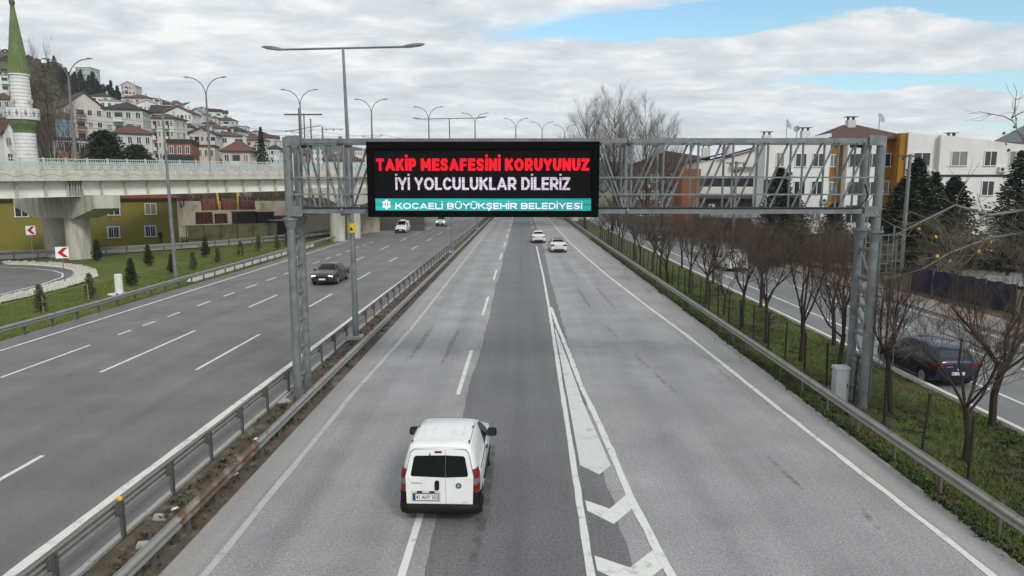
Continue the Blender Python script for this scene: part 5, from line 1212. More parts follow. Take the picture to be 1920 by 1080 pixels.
# bumper wraps the corners
b = MB(); rows = []
for z, o in ((.235, -.02), (.25, .02), (.33, .045), (.43, .045), (.455, .015)):
    pts = [(-.87, .62), (-.865, .35), (-.845, .14), (-.80, .03), (-.70, -.02), (-.4, -.035), (0, -.04), (.4, -.035), (.70, -.02), (.80, .03), (.845, .14), (.865, .35), (.87, .62)]
    rows.append([(x * (1 + o * .25), y - o, z) for x, y in pts])
for r_ in rows: b.v += r_
for i in range(len(rows) - 1):
    for k in range(12): b.f.append((i * 13 + k, i * 13 + k + 1, (i + 1) * 13 + k + 1, (i + 1) * 13 + k))
top = len(b.v); b.v += [(x, max(y, .02) + .03, .458) for x, y, z in rows[-1]]
for k in range(12): b.f.append((4 * 13 + k, 4 * 13 + k + 1, top + k + 1, top + k))
b.m = [0] * len(b.f); bump = b.build('rear_bumper', black_plastic, van, smooth=True)
for sg in (-1, 1):
    b = MB(); rows = []
    for z in np.linspace(.44, .72, 5):
        t = (z - .44) / .28; rows.append([(sg * .70, -.018, z), (sg * .775, -.008, z), (sg * .818, .05, z), (sg * .848, .15 - .02 * t, z), (sg * .862, .40 - .24 * t, z)])
    for r_ in rows: b.v += r_
    for i in range(4):
        for k in range(4): f = (i * 5 + k, i * 5 + k + 1, i * 5 + k + 6, i * 5 + k + 5); b.f.append(f if sg > 0 else tuple(reversed(f)))
    b.m = [0] * len(b.f); b.build('bumper_corner', black_plastic, bump, smooth=True)
for k in range(5):
    x = -.44 + .22 * k; b = MB(); b.tube([(x, .32, 1.728 if abs(x) < .3 else 1.722), (x, 1.0, 1.735 if abs(x) < .3 else 1.728), (x, 1.65, 1.676 if abs(x) < .3 else 1.668)], .008, 5); b.build('roof_rib', van_white, van)
for sg in (-1, 1):
    b = MB(); b.tube([(sg * .618, .2, 1.69), (sg * .622, .6, 1.708), (sg * .622, 1.15, 1.70), (sg * .605, 1.7, 1.645)], .010, 5); b.build('roof_gutter', mat('gutter_grey', (.3, .3, .3), .6), van)
    for yy in (.3, 1.2): 
        b = MB(); b.box(-.012, .012, -.05, .05, 0, .01); b.build('roof_cap', black_plastic, van, (sg * .60, yy, 1.708))
    V.patch('side_window', glass_dark, van, 1.75, 2.85, 7, 10, sg)
    b = MB(); b.tube([V.pt(y, 3, sg) + Vector((sg * .008, 0, 0)) for y in (1.0, 1.5, 2.2, 2.8)], .03, 6); b.build('side_moulding', black_plastic, van)
    b = MB(); b.tube([V.pt(.5, 6, sg) + Vector((sg * .006, 0, -.02)), V.pt(1.2, 6, sg) + Vector((sg * .006, 0, -.02)), V.pt(1.85, 6, sg) + Vector((sg * .006, 0, -.02))], .014, 5); b.build('door_track', black_plastic, van)
    b = MB(); b.tube([V.pt(1.84, k, sg) + Vector((sg * .001, 0, 0)) for k in range(2, 12)], .006, 4); b.build('door_seam', seam_m, van)
    b = MB(); b.box(-.012, .012, -.09, .09, -.02, .02); b.build('door_handle', black_plastic, van, V.pt(2.05, 5, sg) + Vector((sg * .02, 0, -.06)))
    mirror_wing(van, .80, 2.5, 1.12, black_plastic, sg, 1.15)
V.patch('windscreen', glass_dark, van, 2.15, 3.18, 12, 15)
plate(van, '41 AHY 303', -.26, .26, .42, .53, 3.99, True)
for sg in (-1, 1): V.patch('headlight', head_off, van, 3.62, 3.9, 4, 6, sg, .008)

# --- passenger cars
def car(name, label, st, wheels, wr, paint_m, loc, rz, glass=None, glassm=glass_dark, roofm=None, txt_r=None, txt_f=None, lit=False, rimm=alloy, tail=(.0, .22, 4, 6), L=4.6, tail_z=None, plate_z=.75, cat='car', rake=0, rz_=1.0, grp=None, front_plate=.42, boot=True, grille=True, plate_y=0):
    K = Car(st, rake, rz_); o = thing(name, label, cat, loc, (0, 0, rz), grp)
    place('body', K.body([paint_m, black_plastic], wheels, wr), o); add_wheels(o, wheels, wr, .21, rimm, 5)
    g = glass
    K.patch('windscreen', glassm, o, g['ws'][0], g['ws'][1], 12, 15)
    K.patch('rear_window', glassm, o, g['rw'][0], g['rw'][1], 12, 15)
    for sg in (-1, 1):
        for (a, c) in g['side']: K.patch('side_window', glassm, o, a, c, 7, 10, sg)
        for y in g['seams']:
            b = MB(); b.tube([K.pt(y, k, sg) for k in range(2, 11)], .006, 4); b.build('door_seam', seam_m, o)
            b = MB(); b.box(-.012, .012, -.09, .09, -.013, .013); b.build('door_handle', paint_m, o, K.pt(y + .16, 5, sg) + Vector((sg * .02, 0, -.06)))
        mirror_wing(o, K.pt(g['mir'], 7, 1).x - .02, g['mir'], K.pt(g['mir'], 7, 1).z + .03, paint_m if g.get('mb', 0) == 0 else black_plastic, sg, .85)
        K.patch('tail_light', red_lamp, o, tail[0], tail[1], tail[2], tail[3], sg, .010)
        if tail_z:
            b = MB(); x0, x1, z0, z1 = tail_z; poly = rrect(x0, x1, z0, z1, .03)
            if sg < 0: poly = [(-a, c) for a, c in reversed(poly)]
            b.prism(poly, -.012, .03); b.build('tail_light', red_lamp, o)
        b = MB(); poly = rrect(g['hl'][0], g['hl'][1], g['hl'][2], g['hl'][3], .04)
        if sg < 0: poly = [(-a, c) for a, c in reversed(poly)]
        b.prism(poly, L - g['hl'][4], L - g['hl'][4] + .08); b.build('headlight', head_lamp if lit else head_off, o)
    if roofm: K.patch('roof_panel', roofm, o, g['rw'][1] + .02, g['ws'][0] - .02, 12, 15, None, .004)
    b = MB(); b.prism(rrect(-.5, .5, .50, .66, .05), L - .03, L + .012); b.build('grille', black_plastic, o)
    b = MB(); b.prism(rrect(-.62, .62, .24, .38, .04), L - .10, L - .012); b.build('lower_grille', black_plastic, o)
    b = MB(); b.prism(rrect(-.58, .58, .28, .42, .05), -.02, .06); b.build('rear_diffuser', black_plastic, o)
    b = MB(); b.lathe([(.045, 0), (.04, .01)], 12); b.build('emblem', chrome, o, (0, -.003, plate_z + .15), (math.pi / 2, 0, 0))
    plate(o, txt_r, -.26, .26, plate_z - .055, plate_z + .055, -.004 + plate_y); plate(o, txt_f, -.26, .26, front_plate, front_plate + .11, L + .014, True)
    return o
sedan = [(0, .70, .36, .86, .97, .62), (.06, .80, .30, .90, 1.02, .68), (.2, .87, .24, .93, 1.05, .72), (.5, .90, .20, .95, 1.07, .74), (.72, .905, .19, .95, 1.085, .74), (1.30, .91, .18, .95, 1.36, .60), (1.7, .91, .18, .945, 1.43, .585), (2.2, .91, .18, .94, 1.455, .59), (2.7, .91, .18, .935, 1.43, .58),
         (3.1, .91, .18, .93, 1.26, .62), (3.5, .91, .18, .92, 1.01, .70), (3.65, .905, .18, .91, .97, .72), (4.2, .89, .20, .83, .88, .72), (4.48, .80, .24, .72, .77, .62), (4.6, .66, .30, .58, .62, .50)]
sw = [(.95, .32, .90), (3.68, .32, .90)]
sg_ = dict(ws=(2.8, 3.46), rw=(.76, 1.42), side=[(1.15, 1.72), (1.82, 2.62), (2.7, 3.2)], seams=[1.77, 2.75], mir=3.12, hl=(.45, .76, .60, .74, .14))
white_a = paintcar('white_car_paint', (.72, .72, .72)); white_b = paintcar('pearl_car_paint', (.70, .69, .69)); slate = paintcar('slate_blue_car_paint', (.022, .032, .042), .4)
car('sedan_car', 'white sedan with white roof ahead on the lane line', sedan, sw, .32, white_a, (2.18, 88.2, .01), R(.6), sg_, tail_z=(.44, .70, .72, .86), plate_z=.74)
car('sedan_car', 'white sedan with black roof beside the right edge line', sedan, sw, .32, white_b, (4.06, 75.1, 0), R(2), sg_, roofm=black_plastic, tail_z=(.46, .72, .74, .92), plate_z=.72)
car('sedan_car', 'dark slate blue sedan coming towards the camera with lit headlights', sedan, sw, .32, slate, (-14.30, 53.9, 0), R(180 - 1), sg_, lit=True, tail_z=(.46, .72, .74, .92))
hatch = [(0, .74, .40, .90, .95, .64), (.05, .82, .32, .93, 1.02, .66), (.16, .87, .26, .95, 1.12, .66), (.42, .88, .22, .96, 1.36, .60), (.62, .885, .20, .96, 1.44, .585), (1.2, .885, .19, .95, 1.50, .59), (1.9, .885, .18, .94, 1.51, .59), (2.3, .885, .18, .935, 1.47, .58), (2.8, .885, .18, .92, 1.24, .62), (3.2, .88, .18, .91, 1.02, .69), (3.4, .875, .19, .89, .97, .70), (3.85, .85, .22, .80, .85, .68), (4.1, .76, .26, .68, .72, .58), (4.2, .62, .32, .54, .58, .46)]
hw = [(.72, .31, .87), (3.33, .31, .87)]
hg = dict(ws=(2.36, 3.12), rw=(.12, .56), side=[(.75, 1.3), (1.4, 2.15), (2.23, 2.85)], seams=[1.35, 2.25], mir=2.78, hl=(.4, .72, .58, .72, .14))
navy = paintcar('navy_car_paint', (.010, .013, .035), .3)
cp = car('hatchback_car', 'dark navy blue hatchback parked on the service street beside the verge', hatch, hw, .31, navy, (15.98, 24.9, -.30), R(1.5), hg, glassm=glass_clear, L=4.2, tail=(.02, .3, 4, 6), tail_z=(.50, .74, .76, .92), plate_z=.56, txt_r='06 US 7712')
b = MB(); b.box(-.42, -.2, -.012, -.004, .80, .825); b.build('badge', chrome, cp)
mpv = [(0, .80, .36, 1.05, 1.72, .66), (.08, .86, .28, 1.05, 1.78, .70), (.5, .90, .22, 1.05, 1.83, .71), (1.6, .90, .2, 1.05, 1.84, .71), (2.4, .90, .2, 1.04, 1.81, .69), (2.9, .90, .2, 1.02, 1.55, .68), (3.35, .895, .2, 1.0, 1.18, .72), (3.5, .89, .2, .98, 1.10, .74), (3.95, .87, .22, .92, .99, .74), (4.2, .80, .25, .82, .88, .66), (4.3, .70, .3, .66, .72, .55)]
mw = [(.75, .32, .89), (3.5, .32, .89)]
mg = dict(ws=(2.5, 3.32), rw=(.0, .08), side=[(2.2, 3.12)], seams=[1.2, 2.15], mir=3.05, mb=1, hl=(.48, .80, .72, .92, .16))
def mpv_car(name, label, loc, rz, lit=False, paint_m=white_a, box=False):
    o = car(name, label, mpv, mw, .32, paint_m, loc, rz, mg, L=4.3, lit=lit, cat='van', tail=(.0, .1, 4, 6), plate_z=.8)
    b = MB(); b.prism(rrect(-.78, .78, .28, .56, .08), 4.05, 4.318); b.build('front_bumper', black_plastic, o)
    return o
wv1 = mpv_car('panel_van', 'white van with a roof hatch coming along the dark carriageway', (-18.85, 112, 0), R(180), False)
b = MB(); b.prism(rrect(-.35, .35, 1.86, 2.02, .05), 1.5, 2.2); b.build('roof_unit', van_white, wv1)
mpv_car('panel_van', 'white van with lit headlights just below the sign edge', (-14.85, 131, 0), R(180), True)
mpv_car('panel_van', 'white van on the service street behind the bare trees', (19.0, 60.5, -.30), R(1), False)
car('sedan_car', 'silver car parked in front of the white apartments', sedan, sw, .32, paintcar('silver_car_paint', (.33, .34, .35), .5), (40.5, 72.5, -.12), R(82), sg_, tail_z=(.46, .72, .74, .92))
car('sedan_car', 'silver car parked under the viaduct beyond the service road', sedan, sw, .32, MATS['silver_car_paint'], (-33.5, 124, -.5), R(-60), sg_, tail_z=(.46, .72, .74, .92))
car('hatchback_car', 'dark car driving far down the service street', hatch, hw, .31, slate, (19.0, 96, -.30), R(0), hg, L=4.2, tail_z=(.50, .74, .76, .92), plate_z=.56)
# ------------------------------------------------------------------ hillside town
SKYL = [(-400, 95), (0, 98), (60, 108), (100, 128), (150, 150), (200, 165), (240, 183), (300, 196), (360, 217), (420, 240), (460, 258), (500, 278), (540, 295), (600, 308), (690, 316), (800, 322)]
def hillz(X, Y):
    """hill rising to the north-west: crest height depends on bearing, slope is even from the valley road to the crest"""
    b_ = 978 + 1300 * X / Y; ys = np.interp(b_, [a for a, _ in SKYL], [c for _, c in SKYL]); zs = 7 + (352 - ys) * 480 / 1300
    t = max(0, (min(Y, 480) - 112) / 368); back = max(0, Y - 480) / 400
    return t * zs * (1 - .5 * min(1, back)) + (1.6 * fbm(X * .05, Y * .05, 1, 3) if Y > 150 else 0) * min(1, max(0, Y - 150) / 60) - (.56 if t == 0 else 0)
hill_m = mat('hillside_scrubland', (.075, .072, .042), .95, var=.35, vscale=.05, fine=.3, fscale=.6, stain=(.095, .080, .055), sscale=.03, sthr=(.48, .6), space='World')
b = MB(); az = np.linspace(-.98, -.14, 90); rr = np.concatenate([np.linspace(108, 200, 16), np.linspace(215, 480, 26), np.linspace(520, 900, 8)]); na = len(az)
for r_ in rr:
    for a in az: b.v.append((a * r_, r_, hillz(a * r_, r_)))
b.f = [(j * na + i, j * na + i + 1, (j + 1) * na + i + 1, (j + 1) * na + i) for j in range(len(rr) - 1) for i in range(na - 1)]; b.m = [0] * len(b.f)
b.build('hillside', hill_m, kind='structure', smooth=True)
def ridge(name, m, pts, Y0, Y1, base=-3):
    b = MB(); n = len(pts); 
    for (X, z) in pts: b.v += [(X, Y0 - (Y1 - Y0) * 1.2, base), (X * .97, Y0 - (Y1 - Y0) * .4, base + (z - base) * .55), (X, Y0, z), (X * 1.05, Y1, base)]
    for i in range(n - 1):
        for k in range(3): b.f.append((i * 4 + k, (i + 1) * 4 + k, (i + 1) * 4 + k + 1, i * 4 + k + 1))
    b.m = [0] * len(b.f); return b.build(name, m, kind='structure', smooth=True)
far_m = mat('far_wooded_ridge', (.035, .05, .035), .95, var=.3, vscale=.01, fine=.3, fscale=.08, space='World')
ridge('far_ridge', far_m, [(-1100 + i * 60, 60 + 45 * math.exp(-((i - 9) / 7) ** 2) + 6 * math.sin(i * 1.3)) for i in range(24)], 1500, 1750)
ridge('mountain', far_m, [(808, 6), (978, 51), (1088, 98), (1148, 130), (1211, 164), (1275, 193), (1360, 221), (1488, 204), (1657, 128)], 1700, 1950)

WALLC = dict(white=(.66, .65, .63), grey=(.42, .44, .46), lgrey=(.50, .50, .48), pink=(.54, .48, .45), green=(.47, .48, .42), blue=(.22, .40, .50), cream=(.60, .56, .48), brick=(.25, .11, .08), beige=(.50, .43, .34), yellow=(.58, .46, .29), ochre=(.20, .172, .042), orange=(.40, .20, .03))
WM = {k: mat('plaster_' + k, v, .85, var=.07, vscale=.5, fine=.04, fscale=8, stain=tuple(c * .72 for c in v), sscale=.35, sthr=(.55, .78), stretch=(1, 1, .4)) for k, v in WALLC.items()}
ROOFC = dict(brown=(.10, .06, .05), red=(.125, .066, .056), dark=(.05, .045, .045), grey=(.25, .25, .25), white=(.6, .6, .6))
def roof_mat(n, c):
    m = mat('roof_' + n, c, .85, var=.15, vscale=.6, fine=.18, fscale=4, stretch=(1, 4, 4)); return m
RM = {k: roof_mat(k, v) for k, v in ROOFC.items()}
win_frame = mat('window_frame_white', (.66, .66, .65), .5); pane_m = mat('window_pane', (.025, .030, .034), .08, spec=.5)
shadow_m = mat('painted_shade', (.05, .048, .046), .8); balc_m = mat('balcony_white', (.62, .61, .59), .8, var=.06)  # shadow_m: dark colour standing in for shade on the facades
WIN = {}
def win_mesh(w_, h_):
    k = (round(w_, 2), round(h_, 2))
    if k not in WIN:
        f = MB(); t = .09; f.box(-w_ / 2 - t, w_ / 2 + t, -.07, 0, h_, h_ + t); f.box(-w_ / 2 - t - .05, w_ / 2 + t + .05, -.12, 0, -t, 0); f.box(-w_ / 2 - t, -w_ / 2, -.07, 0, 0, h_); f.box(w_ / 2, w_ / 2 + t, -.07, 0, 0, h_); f.box(-.035, .035, -.06, 0, 0, h_)
        p = MB(); p.box(-w_ / 2, -.036, -.025, -.002, 0.001, h_ - .001); p.box(.036, w_ / 2, -.025, -.002, .001, h_ - .001)
        WIN[k] = (f.mesh('window', win_frame), p.mesh('pane', pane_m))
    return WIN[k]
CURT = {}
def curtain_mesh(p):
    if p.name not in CURT: c_ = p.copy(); c_.materials[0] = mat('curtained_pane', (.20, .195, .18), .25, spec=.4, var=.2, vscale=6, stretch=(6, 1, .3)); CURT[p.name] = c_
    return CURT[p.name]
def add_win(parent, x, y, z, w_, h_, rz=0):
    f, p = win_mesh(w_, h_); o = place('window', f, parent, (x, y, z), (0, 0, rz)); place('pane', p if random.random() < .68 else curtain_mesh(p), o); return o
def roof(o, typ, m, w_, d, h, rh, ov=.5, gx=False):
    b = MB(); x = w_ / 2 + ov; y = d / 2 + ov
    if typ == 'flat':
        b.box(-x + ov * .7, x - ov * .7, -y + ov * .7, y - ov * .7, h, h + rh)
    elif typ == 'hip':
        rl = max(0.2, w_ / 2 - d / 2)
        vs = [(-x, -y, h), (x, -y, h), (x, y, h), (-x, y, h), (-x, -y, h + .18), (x, -y, h + .18), (x, y, h + .18), (-x, y, h + .18), (-rl, 0, h + rh), (rl, 0, h + rh)]
        b.add(vs, [(3, 2, 1, 0), (0, 1, 5, 4), (1, 2, 6, 5), (2, 3, 7, 6), (3, 0, 4, 7), (4, 5, 9, 8), (5, 6, 9), (6, 7, 8, 9), (7, 4, 8)])
    else:       # gable facing the front
        vs = [(-x, -y, h - .1), (0, -y, h + rh), (x, -y, h - .1), (x, -y, h + .12), (0, -y, h + rh + .25), (-x, -y, h + .12)]
        n = 6; b.add(vs + [(a, y, c) for a, _, c in vs], [(0, 1, 4, 5), (1, 2, 3, 4), (11, 10, 7, 6), (10, 9, 8, 7), (5, 4, 10, 11), (4, 3, 9, 10), (0, 6, 7, 1), (1, 7, 8, 2), (0, 5, 11, 6), (2, 8, 9, 3)])
    return b.build('roof', m, o)
def house(name, label, cx, cy, z0, w_, h, d, wall, rt, rc, rh, st, cols, yaw, ft, group='hillside houses'):
    rz = math.atan2(-cx, cy) + R(yaw); o = thing(name, label, 'house' if name == 'house' else 'building', (cx, cy, z0), (0, 0, rz), group)
    b = MB(); b.box(-w_ / 2, w_ / 2, -d / 2, d / 2, 0, h)
    if rt == 'gable': b.add([(-w_ / 2, -d / 2 + .0, h), (w_ / 2, -d / 2, h), (0, -d / 2, h + rh), (-w_ / 2, d / 2, h), (w_ / 2, d / 2, h), (0, d / 2, h + rh)], [(0, 1, 2), (5, 4, 3)])
    b.build('wall', WM[wall], o); rf = roof(o, rt, RM[rc], w_, d, h, rh)
    b = MB(); b.box(-.3, .3, -.3, .3, 0, rh * .6 + 1.0); b.build('chimney', WM['lgrey'], rf, (w_ * .18, d * .1, h + rh * .3))
    sh = 2.9; ns = max(1, min(6, int((h - .3) / sh)))
    if cols:
        for s in range(ns):
            z = h - (s + 1) * sh + 1.0
            for c in range(cols):
                x = -w_ / 2 + w_ * (c + .5) / cols
                bal = 'b' in ft and (c % 3 == 1)
                if bal:
                    q = place('balcony', None, o, (x, -d / 2, z - .95)); bw = min(w_ / cols * .95, 3.2)
                    b = MB(); b.box(-bw / 2, bw / 2, -1.1, -.002, 0, .14); b.build('balcony_slab', balc_m, q)
                    b = MB(); b.box(-bw / 2, bw / 2, -1.1, -1.02, .142, 1.0); b.build('parapet', WM['brick'] if wall == 'pink' and 'red' in label else balc_m, q)
                    b = MB(); b.box(-bw * .42, bw * .42, -.02, -.003, .15, 2.2); b.build('balcony_door', pane_m, q)
                else: add_win(o, x, -d / 2 - .002, z, min(1.25, w_ / cols * .45), 1.3)
            if 'b' in ft or d > 9:
                for sg in (-1, 1):
                    for yy in (-d * .22, d * .22): add_win(o, sg * (w_ / 2 + .002), yy, z, 1.2, 1.3, sg * math.pi / 2)
    if ft == 'o':
        for z in (h - 3.0, h - 6.1):
            b = MB(); b.box(-w_ / 2 - .3, w_ / 2 + .3, -d / 2 - 1.2, -d / 2 - 1.05, z - .2, z + .75); b.build('orange_parapet', mat('orange_plaster', (.52, .20, .11), .85, var=.06), o)
            b = MB(); b.box(-w_ / 2 - .3, w_ / 2 + .3, -d / 2 - 1.04, -d / 2 - .003, z - .2, z); b.build('balcony_slab', balc_m, o)
        b = MB(); b.box(-w_ / 2 + .3, w_ / 2 - .3, -d / 2 - .06, -d / 2 - .003, h - 2.1, h - .3); b.build('terrace_glazing', pane_m, o)
    if ft == 'd':
        for z in (h - 3.2, h - 6.4):
            b = MB(); b.box(-w_ / 2 - .6, w_ / 2 + .6, -d / 2 - 1.3, -d / 2 - .003, z - .25, z + .1); b.build('balcony_slab', RM['dark'], o)
            b = MB(); b.box(-w_ / 2 - .6, w_ / 2 + .6, -d / 2 - 1.3, -d / 2 - 1.22, z + .101, z + .9); b.build('parapet', RM['dark'], o)
    return o
HOUSES = [
    ('house', 'white gabled house left of the minaret base', -97.8, 133.0, 4.2, 3.2, 12.6, 6, 'white', 'gable', 'brown', 3.2, 3, 2, 20, ''),
    ('apartment_house', 'pale grey apartment house behind the minaret at the left edge', -134.8, 183.8, 17.9, 4.6, 11.5, 7.5, 'grey', 'hip', 'brown', 2, 4, 3, -15, ''),
    ('apartment_house', 'upper white apartment house at the far left edge', -175.5, 238.8, 32.7, 4.1, 11.3, 7.5, 'white', 'flat', 'grey', 0.4, 4, 2, 0, 'b'),
    ('house', 'white house with orange balcony parapet behind the viaduct railing', -83.2, 128.4, 2.2, 4.8, 13.2, 6.8, 'white', 'flat', 'brown', 0.5, 2, 3, 10, 'o'),
    ('house', 'house with a bright blue blank side wall', -99.9, 153.4, 8.0, 3.0, 13.8, 6.8, 'blue', 'hip', 'red', 1.6, 3, 0, 0, ''),
    ('apartment_house', 'pinkish grey gabled apartment house with red balconies', -112.2, 179.1, 13.1, 8.4, 13.8, 8.2, 'pink', 'gable', 'brown', 3.6, 4, 4, 15, 'b'),
    ('apartment_house', 'pale green apartment house with dark hipped roof', -94.6, 169.5, 9.2, 8.2, 15.9, 9, 'green', 'hip', 'dark', 2.2, 4, 4, -12, 'b'),
    ('apartment_house', 'long white building above the green apartment house', -137.3, 239.5, 23.0, 10.0, 12.4, 9, 'white', 'flat', 'grey', 0.5, 2, 5, 0, ''),
    ('house', 'low grey house with dark red roof before the green apartments', -80.1, 143.8, 4.4, 6.4, 13.3, 7.5, 'lgrey', 'hip', 'red', 2.2, 2, 4, 10, ''),
    ('apartment_house', 'cream apartment row with brown roof stepping down the slope', -97.4, 194.1, 12.2, 6.7, 13.3, 8.2, 'cream', 'hip', 'brown', 1.6, 4, 6, -25, 'b'),
    ('apartment_house', 'white apartment row below the hilltop pines', -141.9, 269.5, 26.4, 8.3, 11.3, 9, 'white', 'gable', 'white', 2, 4, 6, -10, ''),
    ('apartment_house', 'white terrace of apartments with arched dormers', -119.7, 249.5, 20.0, 9.1, 12.6, 9, 'white', 'gable', 'brown', 2.2, 4, 7, -20, 'b'),
    ('house', 'brick red modern house with dark flat roof', -64.3, 133.4, 1.9, 4.1, 13.3, 6.8, 'brick', 'flat', 'dark', 0.7, 3, 3, -12, 'd'),
    ('house', 'pink house with curved roof line right of the terrace', -91.5, 203.8, 11.5, 7.3, 10.5, 7.5, 'pink', 'gable', 'brown', 1.8, 3, 5, -15, 'b'),
    ('house', 'beige stucco house below the pink house', -68.5, 153.4, 4.3, 3.5, 11.3, 6.8, 'beige', 'flat', 'brown', 0.5, 3, 3, -8, ''),
    ('house', 'beige house with red hipped roof behind the viaduct railing', -55.8, 138.8, 1.6, 5.2, 12.3, 7.5, 'beige', 'hip', 'red', 2.4, 2, 3, -10, 'b'),
    ('house', 'yellow house alone on the hill crest', -299.2, 454.1, 78.7, 7.1, 6.1, 8.2, 'yellow', 'hip', 'brown', 2.2, 3, 3, 20, 'b'),
    ('apartment_house', 'grey apartment tower on the hill crest', -265.6, 435.2, 66.8, 8.7, 11.7, 10.5, 'grey', 'flat', 'grey', 0.6, 5, 4, -30, 'b'),
    ('apartment_house', 'pink apartment block on the hill crest above the cypresses', -222.8, 404.9, 52.3, 7.6, 11.8, 9.8, 'pink', 'gable', 'white', 2.2, 5, 4, -20, 'b'),
    ('house', 'white house with rounded top above the terraces', -166.7, 323.8, 35.0, 3.8, 10.9, 7.5, 'white', 'hip', 'grey', 1.6, 2, 3, 0, ''),
    ('house', 'grey house with a wide gable high on the slope', -147.0, 324.1, 28.9, 5.2, 11.3, 8.2, 'lgrey', 'gable', 'grey', 2.5, 3, 3, -25, ''),
    ('apartment_house', 'white block with a terrace far up the valley', -159.3, 403.8, 30.8, 5.2, 10.3, 7.5, 'white', 'flat', 'grey', 0.6, 3, 3, -10, ''),
    ('house', 'small white house among dark trees in the valley', -119.4, 303.0, 19.6, 2.9, 7.9, 6, 'white', 'flat', 'grey', 0.4, 2, 2, 0, ''),
    ('house', 'cream house with ochre roof left of the spruce', -115.0, 303.8, 17.7, 4.2, 10.2, 7.5, 'cream', 'hip', 'brown', 2, 3, 3, -15, ''),
    ('apartment_house', 'white apartment house just right of the spruce', -81.9, 233.8, 8.7, 3.5, 10.9, 7.5, 'white', 'hip', 'dark', 1.6, 3, 4, -10, 'b'),
    ('apartment_house', 'long pale flat roofed block behind the gantry top', -118.9, 354.5, 16.9, 8.1, 12.7, 9, 'lgrey', 'flat', 'grey', 0.6, 4, 6, -5, ''),
    ('house', 'white house with a wide red hipped roof seen through the gantry', -33.8, 133.8, -0.2, 6.3, 12.2, 7.5, 'white', 'hip', 'red', 1.9, 2, 6, -5, ''),
    ('house', 'white house with red roof between the gantry posts and spruce', -69.8, 213.8, 6.0, 4.3, 11.6, 7.5, 'white', 'hip', 'red', 1.6, 3, 3, -10, ''),
    ('house', 'small brick house low behind the gantry leg', -50.5, 163.0, 2.0, 1.8, 12.5, 6, 'brick', 'hip', 'red', 1.5, 2, 2, -10, ''),
    ('apartment_house', 'white far block above the red hipped roof', -97.5, 334.1, 12.6, 6.9, 12.0, 8.2, 'white', 'flat', 'grey', 0.5, 3, 5, -5, ''),
    ('apartment_house', 'second white far block above the red hipped roof', -88.7, 344.1, 12.3, 6.3, 12.1, 8.2, 'lgrey', 'flat', 'grey', 0.5, 3, 4, -8, ''),
    ('house', 'dark roofed house in the gap below the terrace', -102.9, 218.4, 14.7, 2.5, 10.6, 6.8, 'lgrey', 'hip', 'dark', 1.5, 2, 3, -10, ''),
    ('house', 'white house with brown roof above the pink house', -129.4, 293.8, 23.4, 3.9, 9.6, 7.5, 'white', 'hip', 'brown', 1.8, 3, 3, -20, ''),
    ('house', 'cream house on the slope right of the lamp post', -140.0, 333.8, 26.4, 4.5, 6.8, 7.5, 'cream', 'hip', 'brown', 1.8, 2, 3, -10, ''),
    ('house', 'white house with grey roof low in the valley', -90.4, 243.4, 11.1, 3.0, 10.3, 6.8, 'white', 'hip', 'grey', 1.6, 2, 3, 0, ''),
    ('house', 'small white house high behind the terraces', -170.9, 343.4, 36.6, 3.8, 9.5, 6.8, 'white', 'hip', 'brown', 1.6, 2, 3, -10, ''),
    ('house', 'small cream house beside the wide gable', -153.5, 353.4, 30.8, 3.5, 10.2, 6.8, 'cream', 'hip', 'red', 1.6, 2, 2, -10, ''),
    ('apartment_house', 'pale block far right in the valley', -83.1, 364.1, 12.6, 5.3, 13.0, 8.2, 'white', 'flat', 'grey', 0.5, 3, 4, -8, ''),
]
for h_ in HOUSES: house(*h_)
rd = random.Random(31); fill = []
for i in range(30):
    Yf = rd.uniform(205, 440); lo = 190 if Yf < 330 else 262; bf = lo + (i + rd.random()) / 30 * (520 - lo); fill.append((bf, Yf))
fill.sort()
for i, (bf, Yf) in enumerate(fill):
    Xf = (bf - 978) / 1300 * Yf; wc = rd.choice(['white', 'white', 'cream', 'lgrey', 'pink', 'beige', 'white']); rc = rd.choice(['red', 'brown', 'brown', 'dark', 'red']); hh = rd.uniform(6.5, 11)
    house('house', 'small %s house with %s roof, %s from the left among scattered slope houses' % (dict(lgrey='pale grey').get(wc, wc), dict(dark='dark grey').get(rc, rc), (['first'] + ORD[1:])[i]), round(Xf, 1), round(Yf, 1), round(hillz(Xf, Yf) - 2, 1), rd.uniform(7, 11), hh + 1, rd.uniform(6, 8), wc, rd.choice(['hip', 'hip', 'gable', 'flat']), rc, rd.uniform(1.2, 2.2), 3, rd.choice([2, 3]), rd.uniform(-35, 25), rd.choice(['', 'b']), 'scattered houses up the slope')
# lattice masts on the hill
def mast(label, x, y, z, H, wd):
    o = thing('lattice_mast', label, 'mast', (x, y, z)); m = mat('mast_grey', (.25, .26, .28), .6, .3)
    for sx, sy in ((-1, -1), (1, -1), (1, 1), (-1, 1)):
        b = MB(); b.tube([(sx * wd, sy * wd, -1), (sx * wd * .35, sy * wd * .35, H)], .26, 4); b.build('leg', m, o)
    n = 8
    for k in range(n):
        a = wd * (1 - .65 * k / n); c = wd * (1 - .65 * (k + 1) / n); z0 = H * k / n; z1 = H * (k + 1) / n
        b = MB(); b.tube([(-a, -a, z0), (c, -c, z1)], .15, 4); b.tube([(a, -a, z0), (-c, -c, z1)], .15, 4); b.tube([(-c, -c, z1), (c, -c, z1), (c, c, z1), (-c, c, z1), (-c, -c, z1)], .08, 4); b.build('bracing', m, o)
mast('red and grey lattice mast on the hill crest at the left edge', -358, 485, hillz(-358, 480), 23, 2.0)
mast('pale lattice pylon far down the valley left of the gantry', -230, 585, 12, 42, 2.6)
